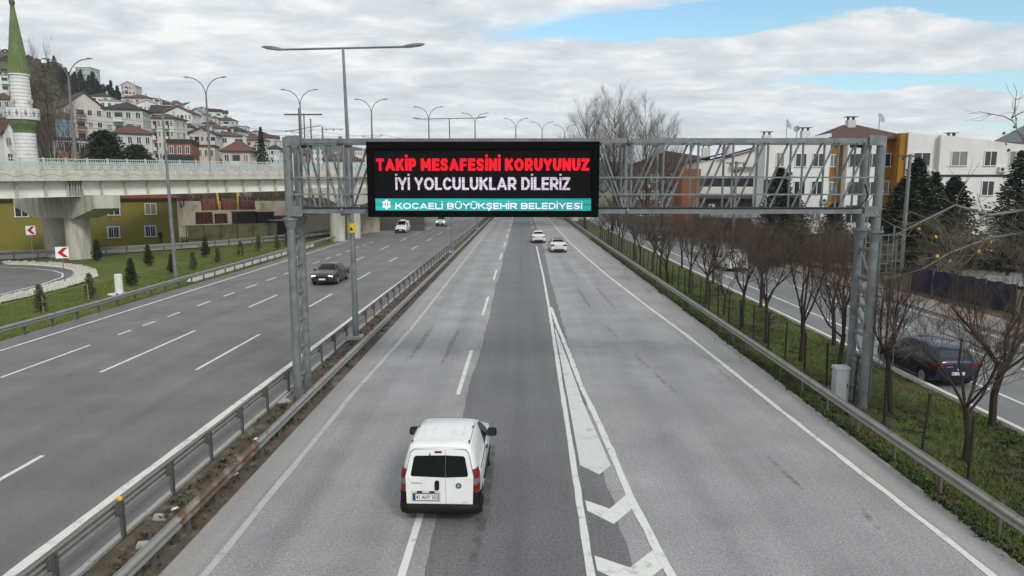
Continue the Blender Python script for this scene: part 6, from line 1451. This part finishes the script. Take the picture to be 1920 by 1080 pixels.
# hilltop cypresses and scattered dark trees
cyp = []
for sd in range(2):
    T, F = conifer(150 + sd, 11, 1.7, 70, -.3, 6, .7, 1.0); cyp.append((T.mesh('trunk', bark), F.mesh('crown', needle)))
def on_hill(bearing, Y): X = (bearing - 978) / 1300 * Y; return X, Y, hillz(X, Y) - .5
rd = random.Random(3)
for i in range(46):
    t = i / 45; px_ = 140 + 140 * t + rd.uniform(-6, 6); Y = 352 - 30 * t + rd.uniform(-25, 20)
    if i % 6 == 0: px_ = rd.uniform(92, 150); Y = rd.uniform(350, 440)
    tree_at(cyp[i % 2], on_hill(px_, Y), i, (lambda q: (q * .8, q * .8, q))(rd.uniform(.6, 1.2)), 'cypress_tree', 'dark cypress in the belt below the hill crest, %s from the left' % ((['first'] + ORD[1:])[i] if i < 30 else ['thirty-first', 'thirty-second', 'thirty-third', 'thirty-fourth', 'thirty-fifth', 'thirty-sixth', 'thirty-seventh', 'thirty-eighth', 'thirty-ninth', 'fortieth', 'forty-first', 'forty-second', 'forty-third', 'forty-fourth', 'forty-fifth', 'forty-sixth'][i - 30]), 'tree', 'cypresses below the hill crest')
b = MB(); rd = random.Random(8)
for i in range(3000):
    px_ = rd.uniform(-420, 460); Y = rd.uniform(160, 485); X, Y, z = on_hill(px_, Y); s = rd.uniform(.8, 2.4)
    if fbm(X * .03, Y * .03, 1, 6) < -.25: continue
    for q in range(9):
        p = Vector((X + rd.gauss(0, s * .6), Y + rd.gauss(0, s * .6), z + rd.uniform(.3, 1.0) * s)); e = Vector((rd.gauss(0, 1), rd.gauss(0, 1), rd.gauss(0, .7))).normalized() * s * .6; f_ = e.cross(Vector((rd.gauss(0, 1), rd.gauss(0, 1), rd.gauss(0, 1)))).normalized() * s * .45
        b.add([p - e, p - f_, p + e, p + f_], [(0, 1, 2, 3)], rd.choice((0, 0, 1)))
b.build('hillside_scrub', [mat('scrub_green', (.036, .046, .024), .9, var=.4, vscale=.2, space='World'), mat('scrub_brown', (.075, .062, .046), .9, var=.3, vscale=.2, space='World')], label='dark green and brown scrub covering the hillside', cat='scrub', kind='stuff')
b = MB(); rd = random.Random(18)
for i in range(500):
    px_ = rd.uniform(380, 700); Y = rd.uniform(150, 460); X = (px_ - 978) / 1300 * Y; z = hillz(X, Y) - .5; s = rd.uniform(1.6, 3.6)
    for q in range(14):
        p = Vector((X + rd.gauss(0, s * .5), Y + rd.gauss(0, s * .5), z + rd.uniform(.2, 1.3) * s)); e = Vector((rd.gauss(0, 1), rd.gauss(0, 1), rd.gauss(0, .8))).normalized() * s * .42; f_ = e.cross(Vector((rd.gauss(0, 1), rd.gauss(0, 1), rd.gauss(0, 1)))).normalized() * s * .34
        b.add([p - e, p - f_, p + e, p + f_], [(0, 1, 2, 3)], rd.choice((0, 1)))
b.build('valley_trees', [MATS['scrub_green'], MATS['scrub_brown']], label='mass of dark garden trees between the valley houses', cat='trees', kind='stuff')

# ------------------------------------------------------------------ ochre building, yard and bank on the left
a_ = Vector((-58.4, 78.3)); c_ = Vector((-43.7, 87.9)); yaw_o = math.atan2(c_.y - a_.y, c_.x - a_.x)
ob = thing('ochre_building', 'two storey ochre building with red tiled roof behind the viaduct', 'building', (c_.x, c_.y, 0), (0, 0, yaw_o))
Wd, Dp, Hh = 34, 9, 5.6
b = MB(); b.box(-Wd, 0, 0, Dp, -.5, Hh); b.build('wall', WM['ochre'], ob)
b = MB(); b.box(-Wd, .0, -.012, -.002, -.3, .55); b.build('plinth', mat('olive_plinth', (.19, .17, .035), .85, var=.1), ob)
rfo = place('roof', None, ob)
tile_m = mat('red_tile', (.16, .045, .038), .8, var=.2, vscale=3)
b = MB(); b.box(-Wd - .3, .55, -.55, .1, Hh + .02, Hh + .10); b.build('eave', mat('eave_board', (.10, .08, .07), .8), rfo)
b = MB(); b.add([(-Wd - .3, -.6, Hh + .12), (.6, -.6, Hh + .12), (.6, Dp + .6, Hh + .12), (-Wd - .3, Dp + .6, Hh + .12), (-Wd - .3, Dp / 2, Hh + 2.3), (-3, Dp / 2, Hh + 2.3)], [(0, 1, 5, 4), (1, 2, 5), (2, 3, 4, 5), (3, 0, 4), (3, 2, 1, 0)]); b.build('roof_slope', tile_m, rfo)
tr = MB(); tr.tube([(0, 0, 0), (0, Dp / 2 + .5, 2.1)], .075, 5); trm = tr.mesh('tile_row', tile_m)
for k in range(100): place('tile_row', trm, rfo, (-.1 - k * .33, -.6, Hh + .15)) if k > 8 else None
for (x, z, arch) in ((-3.0, 3.75, 0), (-7.0, 3.75, 0), (-3.2, 1.0, 1), (-7.2, 1.0, 1), (-16.2, 3.75, 0), (-20.5, 1.0, 1)):
    w0 = add_win(ob, x, -.003, z, 1.15, 1.25)
    if arch:
        b = MB(); pts = [(.66 * math.cos(t), 1.34 + .42 * math.sin(t)) for t in np.linspace(0, math.pi, 9)]; b.prism(list(reversed(pts)), -.07, -.002); b.build('fanlight', mat('fanlight_grey', (.16, .16, .15), .5), w0)
        for k in range(5): 
            b = MB(); b.box(-.5 + .25 * k - .012, -.5 + .25 * k + .012, -.15, -.125, .0, 1.3); b.build('window_bar', win_frame, w0)
b = MB(); b.tube([(-22.5, -.1, 0), (-22.5, -.1, Hh)], .07, 6); b.build('downpipe', WM['ochre'], ob); b = MB(); b.tube([(.06, -.12, 0), (.06, -.12, Hh)], .06, 6); b.build('downpipe', win_frame, ob)
b = MB(); b.add([(.003, .5, 2.2), (.003, 3, 2.2), (1.2, 3, 1.9), (1.2, .5, 1.9), (.003, .5, 2.3), (.003, 3, 2.3), (1.2, 3, 2.0), (1.2, .5, 2.0)], [(3, 2, 1, 0), (4, 5, 6, 7), (0, 4, 7, 3), (2, 6, 5, 1), (3, 7, 6, 2)]); b.build('door_canopy', pale_concrete, ob)
# person by the arched window
def person(label, loc, rz):
    bm = bmesh.new(); J = dict(pel=(0, 0, .95), ch=(0, .02, 1.3), nk=(0, .03, 1.48), hd=(0, 0, 1.62), ht=(0, -.01, 1.74), ls=(.17, .02, 1.40), le=(.24, .05, 1.12), lh=(.20, -.10, .92), rs=(-.17, .02, 1.40), re=(-.23, .04, 1.12), rh=(-.20, -.12, .95), lk=(.10, -.03, .50), la=(.11, .03, .07), lt=(.12, -.12, .03), rk=(-.09, .02, .50), ra=(-.10, .06, .07), rt=(-.11, -.09, .03), lp=(.09, 0, .90), rp=(-.09, 0, .90))
    E_ = ['pel ch', 'ch nk', 'nk hd', 'hd ht', 'ch ls', 'ls le', 'le lh', 'ch rs', 'rs re', 're rh', 'pel lp', 'lp lk', 'lk la', 'la lt', 'pel rp', 'rp rk', 'rk ra', 'ra rt']
    rad = dict(pel=.15, ch=.16, nk=.06, hd=.10, ht=.06, ls=.075, le=.055, lh=.04, rs=.075, re=.055, rh=.04, lk=.07, la=.045, lt=.04, rk=.07, ra=.045, rt=.04, lp=.105, rp=.105); ks = list(J)
    me = bpy.data.meshes.new('person'); me.from_pydata([J[k] for k in ks], [[ks.index(q) for q in e.split()] for e in E_], [])
    t = bpy.data.objects.new('tmp', me); col.objects.link(t); md = t.modifiers.new('s', 'SKIN')
    for i, k in enumerate(ks): me.skin_vertices[0].data[i].radius = (rad[k], rad[k] * .85); me.skin_vertices[0].data[i].use_root = (k == 'pel')
    t.modifiers.new('u', 'SUBSURF').levels = 1
    res = bpy.data.meshes.new_from_object(t.evaluated_get(bpy.context.evaluated_depsgraph_get())); bpy.data.objects.remove(t)
    res.materials.clear(); res.materials.append(mat('dark_clothes', (.018, .018, .022), .9, var=.2, vscale=6)); res.materials.append(mat('skin', (.42, .26, .19), .6)); res.materials.append(mat('dark_hair', (.015, .012, .01), .7))
    for p in res.polygons:
        c = p.center; p.use_smooth = True
        if c.z > 1.52: p.material_index = 2 if (c.z > 1.67 or c.y > .03) else 1
        elif abs(c.x) > .17 and c.z < .97 and c.y < -.06: p.material_index = 1
    return place('person', res, None, loc, (0, 0, rz), label=label, cat='person')
pp = Vector((c_.x, c_.y)) + (c_ - a_).normalized() * -2.2 + Vector((math.sin(yaw_o), -math.cos(yaw_o))) * 1.0
person('person in dark clothes standing by the arched window of the ochre building', (pp.x, pp.y, 0.03), yaw_o)
# yard wall, stacked bricks, sheds
yard_w = mat('yard_wall_plaster', (.36, .30, .17), .9, var=.15, vscale=.7, stain=(.2, .17, .11), sscale=.8, sthr=(.45, .65)); ret_m = mat('retaining_wall_concrete', (.36, .315, .245), .9, var=.12, vscale=.5, stain=(.22, .19, .15), sscale=.5, sthr=(.5, .7), stretch=(1, 1, .3))
yard_v = Vector((7.0, 8.0)).normalized(); yrz = math.atan2(8, 7)
b = MB(); b.box(0, 11.5, 0, .25, -.4, 2.15); b.build('yard_wall', yard_w, None, (-43.2, 89.4, 0), (0, 0, R(38)), label='stained yellow yard wall right of the ochre building', cat='wall')
b = MB(); b.box(-9, 24, 0, .5, -.5, 5.0); b.build('retaining_wall', ret_m, None, (-46, 105, 0), (0, 0, R(12)), label='tall pale retaining wall behind the brick stacks', cat='wall')
b = MB(); b.add([(-75, 109, 4.6), (-28, 118, 3.4), (-26, 150, 4.0), (-80, 150, 5)], [(0, 1, 2, 3)]); bk = b.build('bank', dirt, kind='structure')
brick_m = mat('brick_red', (.20, .085, .07), .9, var=.25, vscale=3, fine=.2, fscale=12); strap_m = mat('black_strap', (.02, .02, .02), .7)
rd = random.Random(4)
def brick_stack(i, x, y, z, nx, nz, label):
    o = thing('brick_stack', label, 'bricks', (x, y, z), (0, 0, R(38) + rd.uniform(-.05, .05)), 'stacked red bricks in the yard')
    bb = MB(); bb.box(-.24, .24, -.45, .45, 0, .235); bm_ = bb.mesh('brick_pack', brick_m)
    for k in range(nz):
        for q in range(nx): place('brick_pack', bm_, o, (q * .5 + rd.uniform(-.02, .02), rd.uniform(-.04, .04), .12 + k * .245), (0, 0, rd.uniform(-.03, .03)))
    b = MB(); b.box(-.3, nx * .5 - .2, -.45, .45, 0, .11); b.build('pallet', mat('pallet_wood', (.22, .17, .11), .85, var=.2), o)
for i, (x, y, z, nx, nz, nm) in enumerate([(-43.0, 92.0, 2.2, 4, 6, 'lower stack of red bricks next to the ochre building'), (-43.6, 95.2, 3.9, 4, 6, 'upper left stack of red bricks'), (-41.6, 96.8, 3.9, 4, 6, 'upper middle stack of red bricks'), (-39.6, 98.2, 3.9, 4, 5, 'upper right stack of red bricks'), (-41.2, 93.6, 2.2, 3, 5, 'lower middle stack of red bricks behind the yellow wall'), (-35.2, 99.2, 1.2, 4, 7, 'stack of red bricks beside the dark container'), (-34.0, 101.5, 3.0, 3, 5, 'topmost small stack of red bricks by the retaining wall')]): brick_stack(i, x, y, z, nx, nz, nm)
for (x, y, w_, d, h, m, nm, cl) in ((-39.2, 95.2, 2.6, 2, 3.7, dark_steel, 'storage_shed', 'dark shed with pale sheet roof behind the yellow wall'), (-36.9, 97.2, 2.2, 2, 3.5, dark_steel, 'storage_shed', 'second dark shed right of the sheet roofed shed'), (-34.6, 96.6, 3.1, 2.2, 2.4, mat('container_brown', (.055, .045, .045), .7, .2, var=.2), 'skip_container', 'dark brown steel container behind the service guardrail')):
    o = thing(nm, cl, 'shed' if 'shed' in nm else 'container', (x, y, 0), (0, 0, R(40)))
    b = MB(); b.box(0, w_, 0, d, -.2, h); b.build('body', m, o)
    b = MB(); b.box(-.15, w_ + .15, -.2, d + .15, h + .002, h + .12); b.build('lid', mat('sheet_grey', (.35, .36, .36), .6, .3) if nm != 'storage_shed' or 'pale' in cl else dark_steel, o)
    rib = MB(); rib.box(-.03, .03, -.06, -.001, 0, h - .05); rm_ = rib.mesh('rib', m)
    for k in range(6): place('rib', rm_, o, (.2 + k * (w_ - .4) / 5, 0, 0))
gate = thing('yard_fence', 'black iron yard fence in front of the yellow wall', 'fence', (-43.0, 88.5, 0), (0, 0, R(38)))
for k in range(6):
    b = MB(); b.tube([(k * 2.1, 0, -.2), (k * 2.1, 0, 2.2)], .05, 6); b.build('post', dark_steel, gate)
for z in (.4, 2.1): 
    b = MB(); b.tube([(0, 0, z), (2.1, 0, z)], .04, 6); b.build('rail', dark_steel, gate)
for i, (x0, x1) in enumerate([((-41.0, 94), (-42.2, 96)), ((-39.2, 96), (-40.0, 98))]):
    b = MB(); b.tube([(x0[0], x0[1], 4.2), (x1[0], x1[1], 8.4)], .13, 6); b.build('prop_leg', mat('yellow_steel', (.50, .36, .04), .6, var=.1), None, label='yellow steel prop under the girder, %s of two' % ('left', 'right')[i], cat='prop', group='yellow props under the girder')
# utility poles
ins_m = mat('insulator_dark', (.03, .028, .028), .5)
def hframe(label, x, y, H, arms):
    o = thing('utility_pole', label, 'utility pole', (x, y, -.4)); b = MB(); b.tube([(0, 0, 0), (0, 0, H)], [.22, .15], 6); b.build('pole', mat('pole_grey', (.17, .165, .16), .8, var=.15), o)
    for (z, l0, l1) in arms:
        b = MB(); b.box(l0, l1, -.06, .06, z - .06, z + .06); q = b.build('crossarm', dark_steel, o)
        for k in range(3):
            xx = l0 + (l1 - l0) * (.25 + .32 * k); b = MB(); b.lathe([(.05, -.3), (.12, -.2), (.05, -.12), (.12, -.06), (.04, 0)], 6); b.build('insulator', ins_m, q, (xx, 0, z - .06), (0, R(35), 0))
hframe('tall utility pole with three dark crossarms left of the sign', -39.5, 140, 19.4, [(18.9, -.3, 4.2), (16.8, -.3, 4.4), (14.6, -.3, 4.2)])
hframe('utility pole with crossarms just left of the sign', -31, 141, 16.5, [(16.2, -.3, 3.2), (14.4, -.3, 3.0)])
hframe('concrete utility pole with a short crossarm between the conifers', 32.8, 60, 10.2, [(10.05, -.95, .95)])
hframe('utility pole with crossarm seen through the gantry lattice', 24.6, 81, 10.4, [(10.2, -1.2, 1.2), (9.4, -.5, .9)])
o = thing('utility_pole', 'steel lattice railway mast behind the gantry top', 'utility pole', (-42.5, 140, 0)); 
for k, dx in enumerate((-1.6, -.6, .7)):
    b = MB(); b.tube([(dx, 0, 0), (dx, 0, 22.5 - k)], .13, 6); b.build('mast_leg', mat('mast_rust', (.16, .11, .10), .7, .2), o)
b = MB(); b.box(-4.5, 3.0, -.1, .1, 21.2, 21.45); b.build('crossarm', dark_steel, o); b = MB(); b.tube([(-4.5, 0, 18), (2.8, 0, 19.2)], .07, 5); b.build('brace', dark_steel, o)

# ------------------------------------------------------------------ apartment blocks on the right
def block(name, label, loc, rz): return thing(name, label, 'building', loc, (0, 0, rz), 'apartment blocks beyond the service street')
def wallbox(o, name, m, x0, x1, y0, y1, z0, z1): b = MB(); b.box(x0, x1, y0, y1, z0, z1); return b.build(name, m, o)
Wm = WM['white']; Om = mat('plaster_amber', (.30, .145, .022), .85, var=.06, vscale=.6)
def sloped(o, name, m, x0, x1, y0, y1, zl, zr, t=.0):
    b = MB(); b.prism([(x0, 0), (x0, zl), (x1, zr), (x1, 0)], y0, y1); return b.build(name, m, o)
A = block('apartment_block', 'white apartment block with amber recess and brown hipped roof', (28.2, 82, -.3), R(-3))
sloped(A, 'wall', Wm, 0, 7.3, 0, 4.5, 12.2, 13.5); sloped(A, 'roof', RM['grey'], -.15, 7.35, -.1, 12.1, 12.3, 13.58) if False else None
wallbox(A, 'amber_wall', Om, 7.31, 16.0, .8, 12, 0, 12.75)
wallbox(A, 'bay', Wm, 9.0, 12.6, -.6, .79, 0, 12.2)
b = MB(); b.add([(7.0, -.2, 12.76), (16.3, -.2, 12.76), (16.3, 12.4, 12.76), (7.0, 12.4, 12.76), (7.0, -.2, 13.0), (16.3, -.2, 13.0), (16.3, 12.4, 13.0), (7.0, 12.4, 13.0), (10.8, 6, 14.9), (12.5, 6, 14.9)], [(3, 2, 1, 0), (0, 1, 5, 4), (1, 2, 6, 5), (2, 3, 7, 6), (3, 0, 4, 7), (4, 5, 9, 8), (5, 6, 9), (6, 7, 8, 9), (7, 4, 8)]); b.build('roof', RM['brown'], A)
for z in (9.75, 6.6, 3.4, .6):
    add_win(A, 4.05, -.004, z, 1.15, 1.4); add_win(A, 6.0, -.004, z, 1.15, 1.4)
    if z > 9: add_win(A, 1.7, -.004, z, .8, 1.5)
    add_win(A, 8.0, .796, z, .7, 1.3); add_win(A, 14.4, .796, z, 1.3, 1.4)
    b = MB(); b.box(9.2, 12.4, -.66, -.602, z - .05, z + 1.35); g_ = b.build('bay_glazing', pane_m, A)
    for k in range(6): wallbox(g_, 'glazing_bar', win_frame, 9.2 + k * .62, 9.26 + k * .62, -.70, -.662, z - .05, z + 1.35)
for z in (6.5, 3.3):
    wallbox(A, 'balcony_dark_panel', shadow_m, -.05, 3.0, -.05, -.003, z, z + 1.75); wallbox(A, 'parapet', Wm, -.1, 3.2, -.9, -.75, z - 1.0, z + .1); wallbox(A, 'balcony_slab', balc_m, -.1, 3.2, -.749, -.051, z - 1.0, z - .8)  # dark panels lie flat on the wall and paint the balcony shade
B = block('apartment_block', 'white apartment block with sloping parapet at the right', (43.4, 80, -.3), R(-4))
sloped(B, 'wall', Wm, 0, 3.2, 0, 11, 13.45, 13.0); sloped(B, 'wall', Wm, 3.21, 12.6, -.6, 11, 13.1, 11.9)
wallbox(B, 'amber_pier', Om, -.75, -.005, .3, 8, 0, 13.4)
for z in (9.75, 6.5, 3.3, .6):
    add_win(B, 1.6, -.004, z, 1.7, 1.4)
    for x in (5.3, 8.6, 11.2): add_win(B, x, -.604, z, 1.6 if x < 8 else 1.2, 1.5)
wallbox(B, 'shadow_band', shadow_m, 3.3, 12.5, -.66, -.602, 8.5, 8.75)  # dark strip laid on the wall as a painted shadow line
C = block('apartment_block', 'white apartment block with long dark balconies and sloping brown roof', (26.2, 105, -.3), R(-6))
wallbox(C, 'wall', Wm, 0, 11, 0, 14, 0, 10.6); b = MB(); b.prism([(0, 10.6), (11, 10.6), (11, 13.6), (3.5, 11.5), (0, 11.2)], 0, 14); b.build('gable', Wm, C)
b = MB(); b.prism([(3.0, 11.55), (11.3, 13.85), (11.3, 14.1), (3.0, 11.8)], -.6, 14.4); b.build('roof', RM['brown'], C); b = MB(); b.prism([(-.4, 11.25), (4.0, 12.3), (4.0, 12.5), (-.4, 11.45)], -.7, 10); b.build('roof', RM['dark'], C)
for z in (7.3, 4.0, .8):
    wallbox(C, 'balcony_dark_panel', pane_m, .4, 9.6, -.06, -.003, z, z + 1.7); wallbox(C, 'parapet', balc_m, .2, 9.8, -1.3, -1.18, z - 1.1, z + .15); wallbox(C, 'balcony_slab', balc_m, .2, 9.8, -1.179, -.061, z - 1.1, z - .95)
    for k in range(5): wallbox(C, 'mullion', dark_steel, .4 + k * 2.3, .48 + k * 2.3, -.1, -.061, z, z + 1.7)
    add_win(C, 10.4, -.004, z + .2, .7, 1.3)
wallbox(C, 'terrace', balc_m, 5, 11, -.9, -.75, 10.3, 11.2)
wallbox(C, 'side_panel', mat('terracotta_panel', (.20, .085, .04), .85, var=.1), -2.6, -.01, -3.2, 6, 0, 10.0)
D = block('apartment_block', 'brown brick apartment block farthest along the service street', (21.5, 135, -.3), R(-5))
wallbox(D, 'wall', mat('brown_render', (.16, .095, .075), .85, var=.15, vscale=1), 0, 12, 0, 14, 0, 11.8); wallbox(D, 'pale_bay', Wm, 8.2, 11.5, -.5, -.01, 0, 9.3)
b = MB(); b.prism([(-.5, 11.8), (12.5, 11.8), (12.3, 13.2), (6, 14.2)], -.5, 14); b.build('roof', RM['brown'], D)
for z in (8.4, 5.2, 2.0):
    for x in (1.5, 4.0, 6.5): add_win(D, x, -.004, z, 1.3, 1.4)
    for x in (9.0, 10.6): add_win(D, x, -.504, z, .9, 1.6)
Fb = block('apartment_block', 'far apartment block with red tiled roofs at the right edge', (74, 124, -.3), R(-8)); wallbox(Fb, 'wall', WM['beige'], 0, 26, 0, 10, 0, 12); roof(Fb, 'hip', RM['red'], 26, 10, 12, 3.4, .8).location = (13, 5, 0)
for x in range(8):
    for z in (9, 5.8, 2.6): add_win(Fb, 1.8 + x * 3.2, -.004, z, 1.3, 1.4)
for bl_, spots in ((A, [(3.0, -.16, 8.9), (6.95, -.16, 5.8), (13.2, .64, 9.2)]), (B, [(2.85, -.16, 9.0), (6.9, -.76, 5.9), (9.9, -.76, 9.3)]), (C, [(10.1, -.16, 6.2), (2.2, -.2, 4.6)]), (D, [(2.8, -.16, 7.6), (5.3, -.16, 4.4)])):
    for (x, y, z) in spots:
        q = place('air_conditioner', None, bl_, (x, y, z)); wallbox(q, 'casing', balc_m, -.4, .4, -.16, .155, -.28, .28); b = MB(); b.lathe([(.2, 0), (.18, .02)], 12); b.build('fan_grille', dark_steel, q, (-.1, -.161, 0), (math.pi / 2, 0, 0))
def chimney(label, x, y, z, w_=.9, h=.7):
    o = thing('chimney_stack', label, 'chimney', (x, y, z), (0, 0, 0), 'chimneys on the apartment roofs'); wallbox(o, 'stack', WM['lgrey'], -w_ / 2, w_ / 2, -.4, .4, -1.2, h)
    for sx in (-1, 1): wallbox(o, 'cap_leg', galv, sx * w_ * .35 - .03, sx * w_ * .35 + .03, -.3, .3, h + .001, h + .35)
    wallbox(o, 'cap', galv, -w_ * .75, w_ * .75, -.5, .5, h + .351, h + .41)
for i, (x, y, z, nm) in enumerate([(39.8, 86.5, 14.4, 'chimney with flat metal cap on the brown hipped roof'), (33.8, 85, 13.0, 'chimney with metal cap on the sloping white parapet'), (29.6, 86, 12.6, 'low chimney left of the satellite dish'), (50.5, 84, 12.3, 'low chimney on the right white block'), (31.5, 109, 12.6, 'broad chimney above the sloping brown roof'), (28.6, 110, 12.4, 'chimney on the left end of the balcony block')]): chimney(nm, x, y, z, 1.2 if i > 3 else .9)
def dish(label, x, y, z, r=.55, h=1.2, rz=.5):
    o = thing('satellite_dish', label, 'satellite dish', (x, y, z), (0, 0, rz), 'satellite dishes on the roofs'); b = MB(); b.tube([(0, 0, -.8), (0, 0, h)], .04, 6); b.build('mast', galv, o)
    b = MB(); b.lathe([(.02, 0), (r * .5, .05), (r * .85, .14), (r, .2), (r * .98, .215), (r * .5, .07), (.02, .02)], 18); b.build('dish', mat('dish_grey', (.33, .35, .36), .5), o, (0, -.05, h), (R(65), 0, 0)); b = MB(); b.tube([(0, -.1, h - .3), (0, -.65, h + .1)], .02, 5); b.build('feed_arm', galv, o)
dish('large grey satellite dish on the left white block roof', 31.6, 85, 13.0, .65, 1.4, .9); dish('smaller satellite dish beside the large one', 33.0, 85.5, 13.2, .4, .7, -.6); dish('grey satellite dish on the brown hipped roof right of the chimney', 43.0, 86, 13.7, .65, 1.5, .6)
# blue sheeting fence, flower bed, street lamp
sheet_m = mat('blue_sheeting', (.012, .017, .045), .6, var=.3, vscale=1.5, bump=.6, bscale=3)
bf = thing('sheeting_fence', 'dark blue sheeting fence along the far pavement', 'fence', (28.3, 39.5, -.25), (0, 0, math.atan2(8.5, -.7)))
for k in range(4):
    b = MB(); n = 12; vs = []
    for i in range(n + 1):
        x = 2.35 * i / n; yy = .08 * math.sin(i * 1.7 + k) + .05 * math.sin(i * .8)
        vs += [(x, yy, .05), (x, yy + .05, 1.0), (x, yy * .6 - .03, 1.75 + .04 * math.sin(i * 1.1))]
    b.add(vs, [(i * 3 + j, (i + 1) * 3 + j, (i + 1) * 3 + j + 1, i * 3 + j + 1) for i in range(n) for j in range(2)]); b.build('sheet', sheet_m, bf, (k * 2.4, 0, 0), smooth=True)
for k in range(5): 
    b = MB(); b.tube([(k * 2.4, .06, -.2), (k * 2.4, .06, 1.9)], .04, 6); b.build('post', dark_steel, bf)
o = thing('street_light', 'white lamp head on a thin arm beside the gantry leg', 'street light', (28.6, 58, -.3)); b = MB(); b.tube([(0, 0, -.1), (0, 0, 6.2), (.5, 0, 7.0)], [.08, .06, .04], 6); b.build('pole', mat('weathered_pole', (.2, .17, .12), .8), o)
b = MB(); b.tube([(.4, 0, 6.95), (.7, 0, 7.1), (1.15, 0, 7.0)], [.05, .14, .06], 8); b.build('lamp_head', mat('lamp_white', (.75, .75, .74), .4), o)
o = thing('road_sign', 'small blue road sign beside the right guardrail under the sign', 'road sign', (11.0, 112, -.2)); b = MB(); b.tube([(0, 0, -.1), (0, 0, 3.0)], .04, 6); b.build('post', galv, o); wallbox(o, 'panel', mat('sign_blue', (.25, .33, .48), .5), -.9, .6, -.06, -.041, 2.45, 3.0)

# ------------------------------------------------------------------ air
hz_ = MB(); hz_.box(-1500, 1900, -60, 2150, -1.7, 245); hm = bpy.data.materials.new('haze_air'); hm.use_nodes = True; ht = hm.node_tree; ht.nodes.clear()
hv = ht.nodes.new('ShaderNodeVolumePrincipled'); hv.inputs['Color'].default_value = (.86, .92, 1.0, 1); hv.inputs['Density'].default_value = .00016; hv.inputs['Anisotropy'].default_value = .2
ho = ht.nodes.new('ShaderNodeOutputMaterial'); ht.links.new(hv.outputs[0], ho.inputs['Volume'])
hz_.build('haze', hm, kind='stuff', label='thin pale blue haze in the air over the valley', cat='haze')
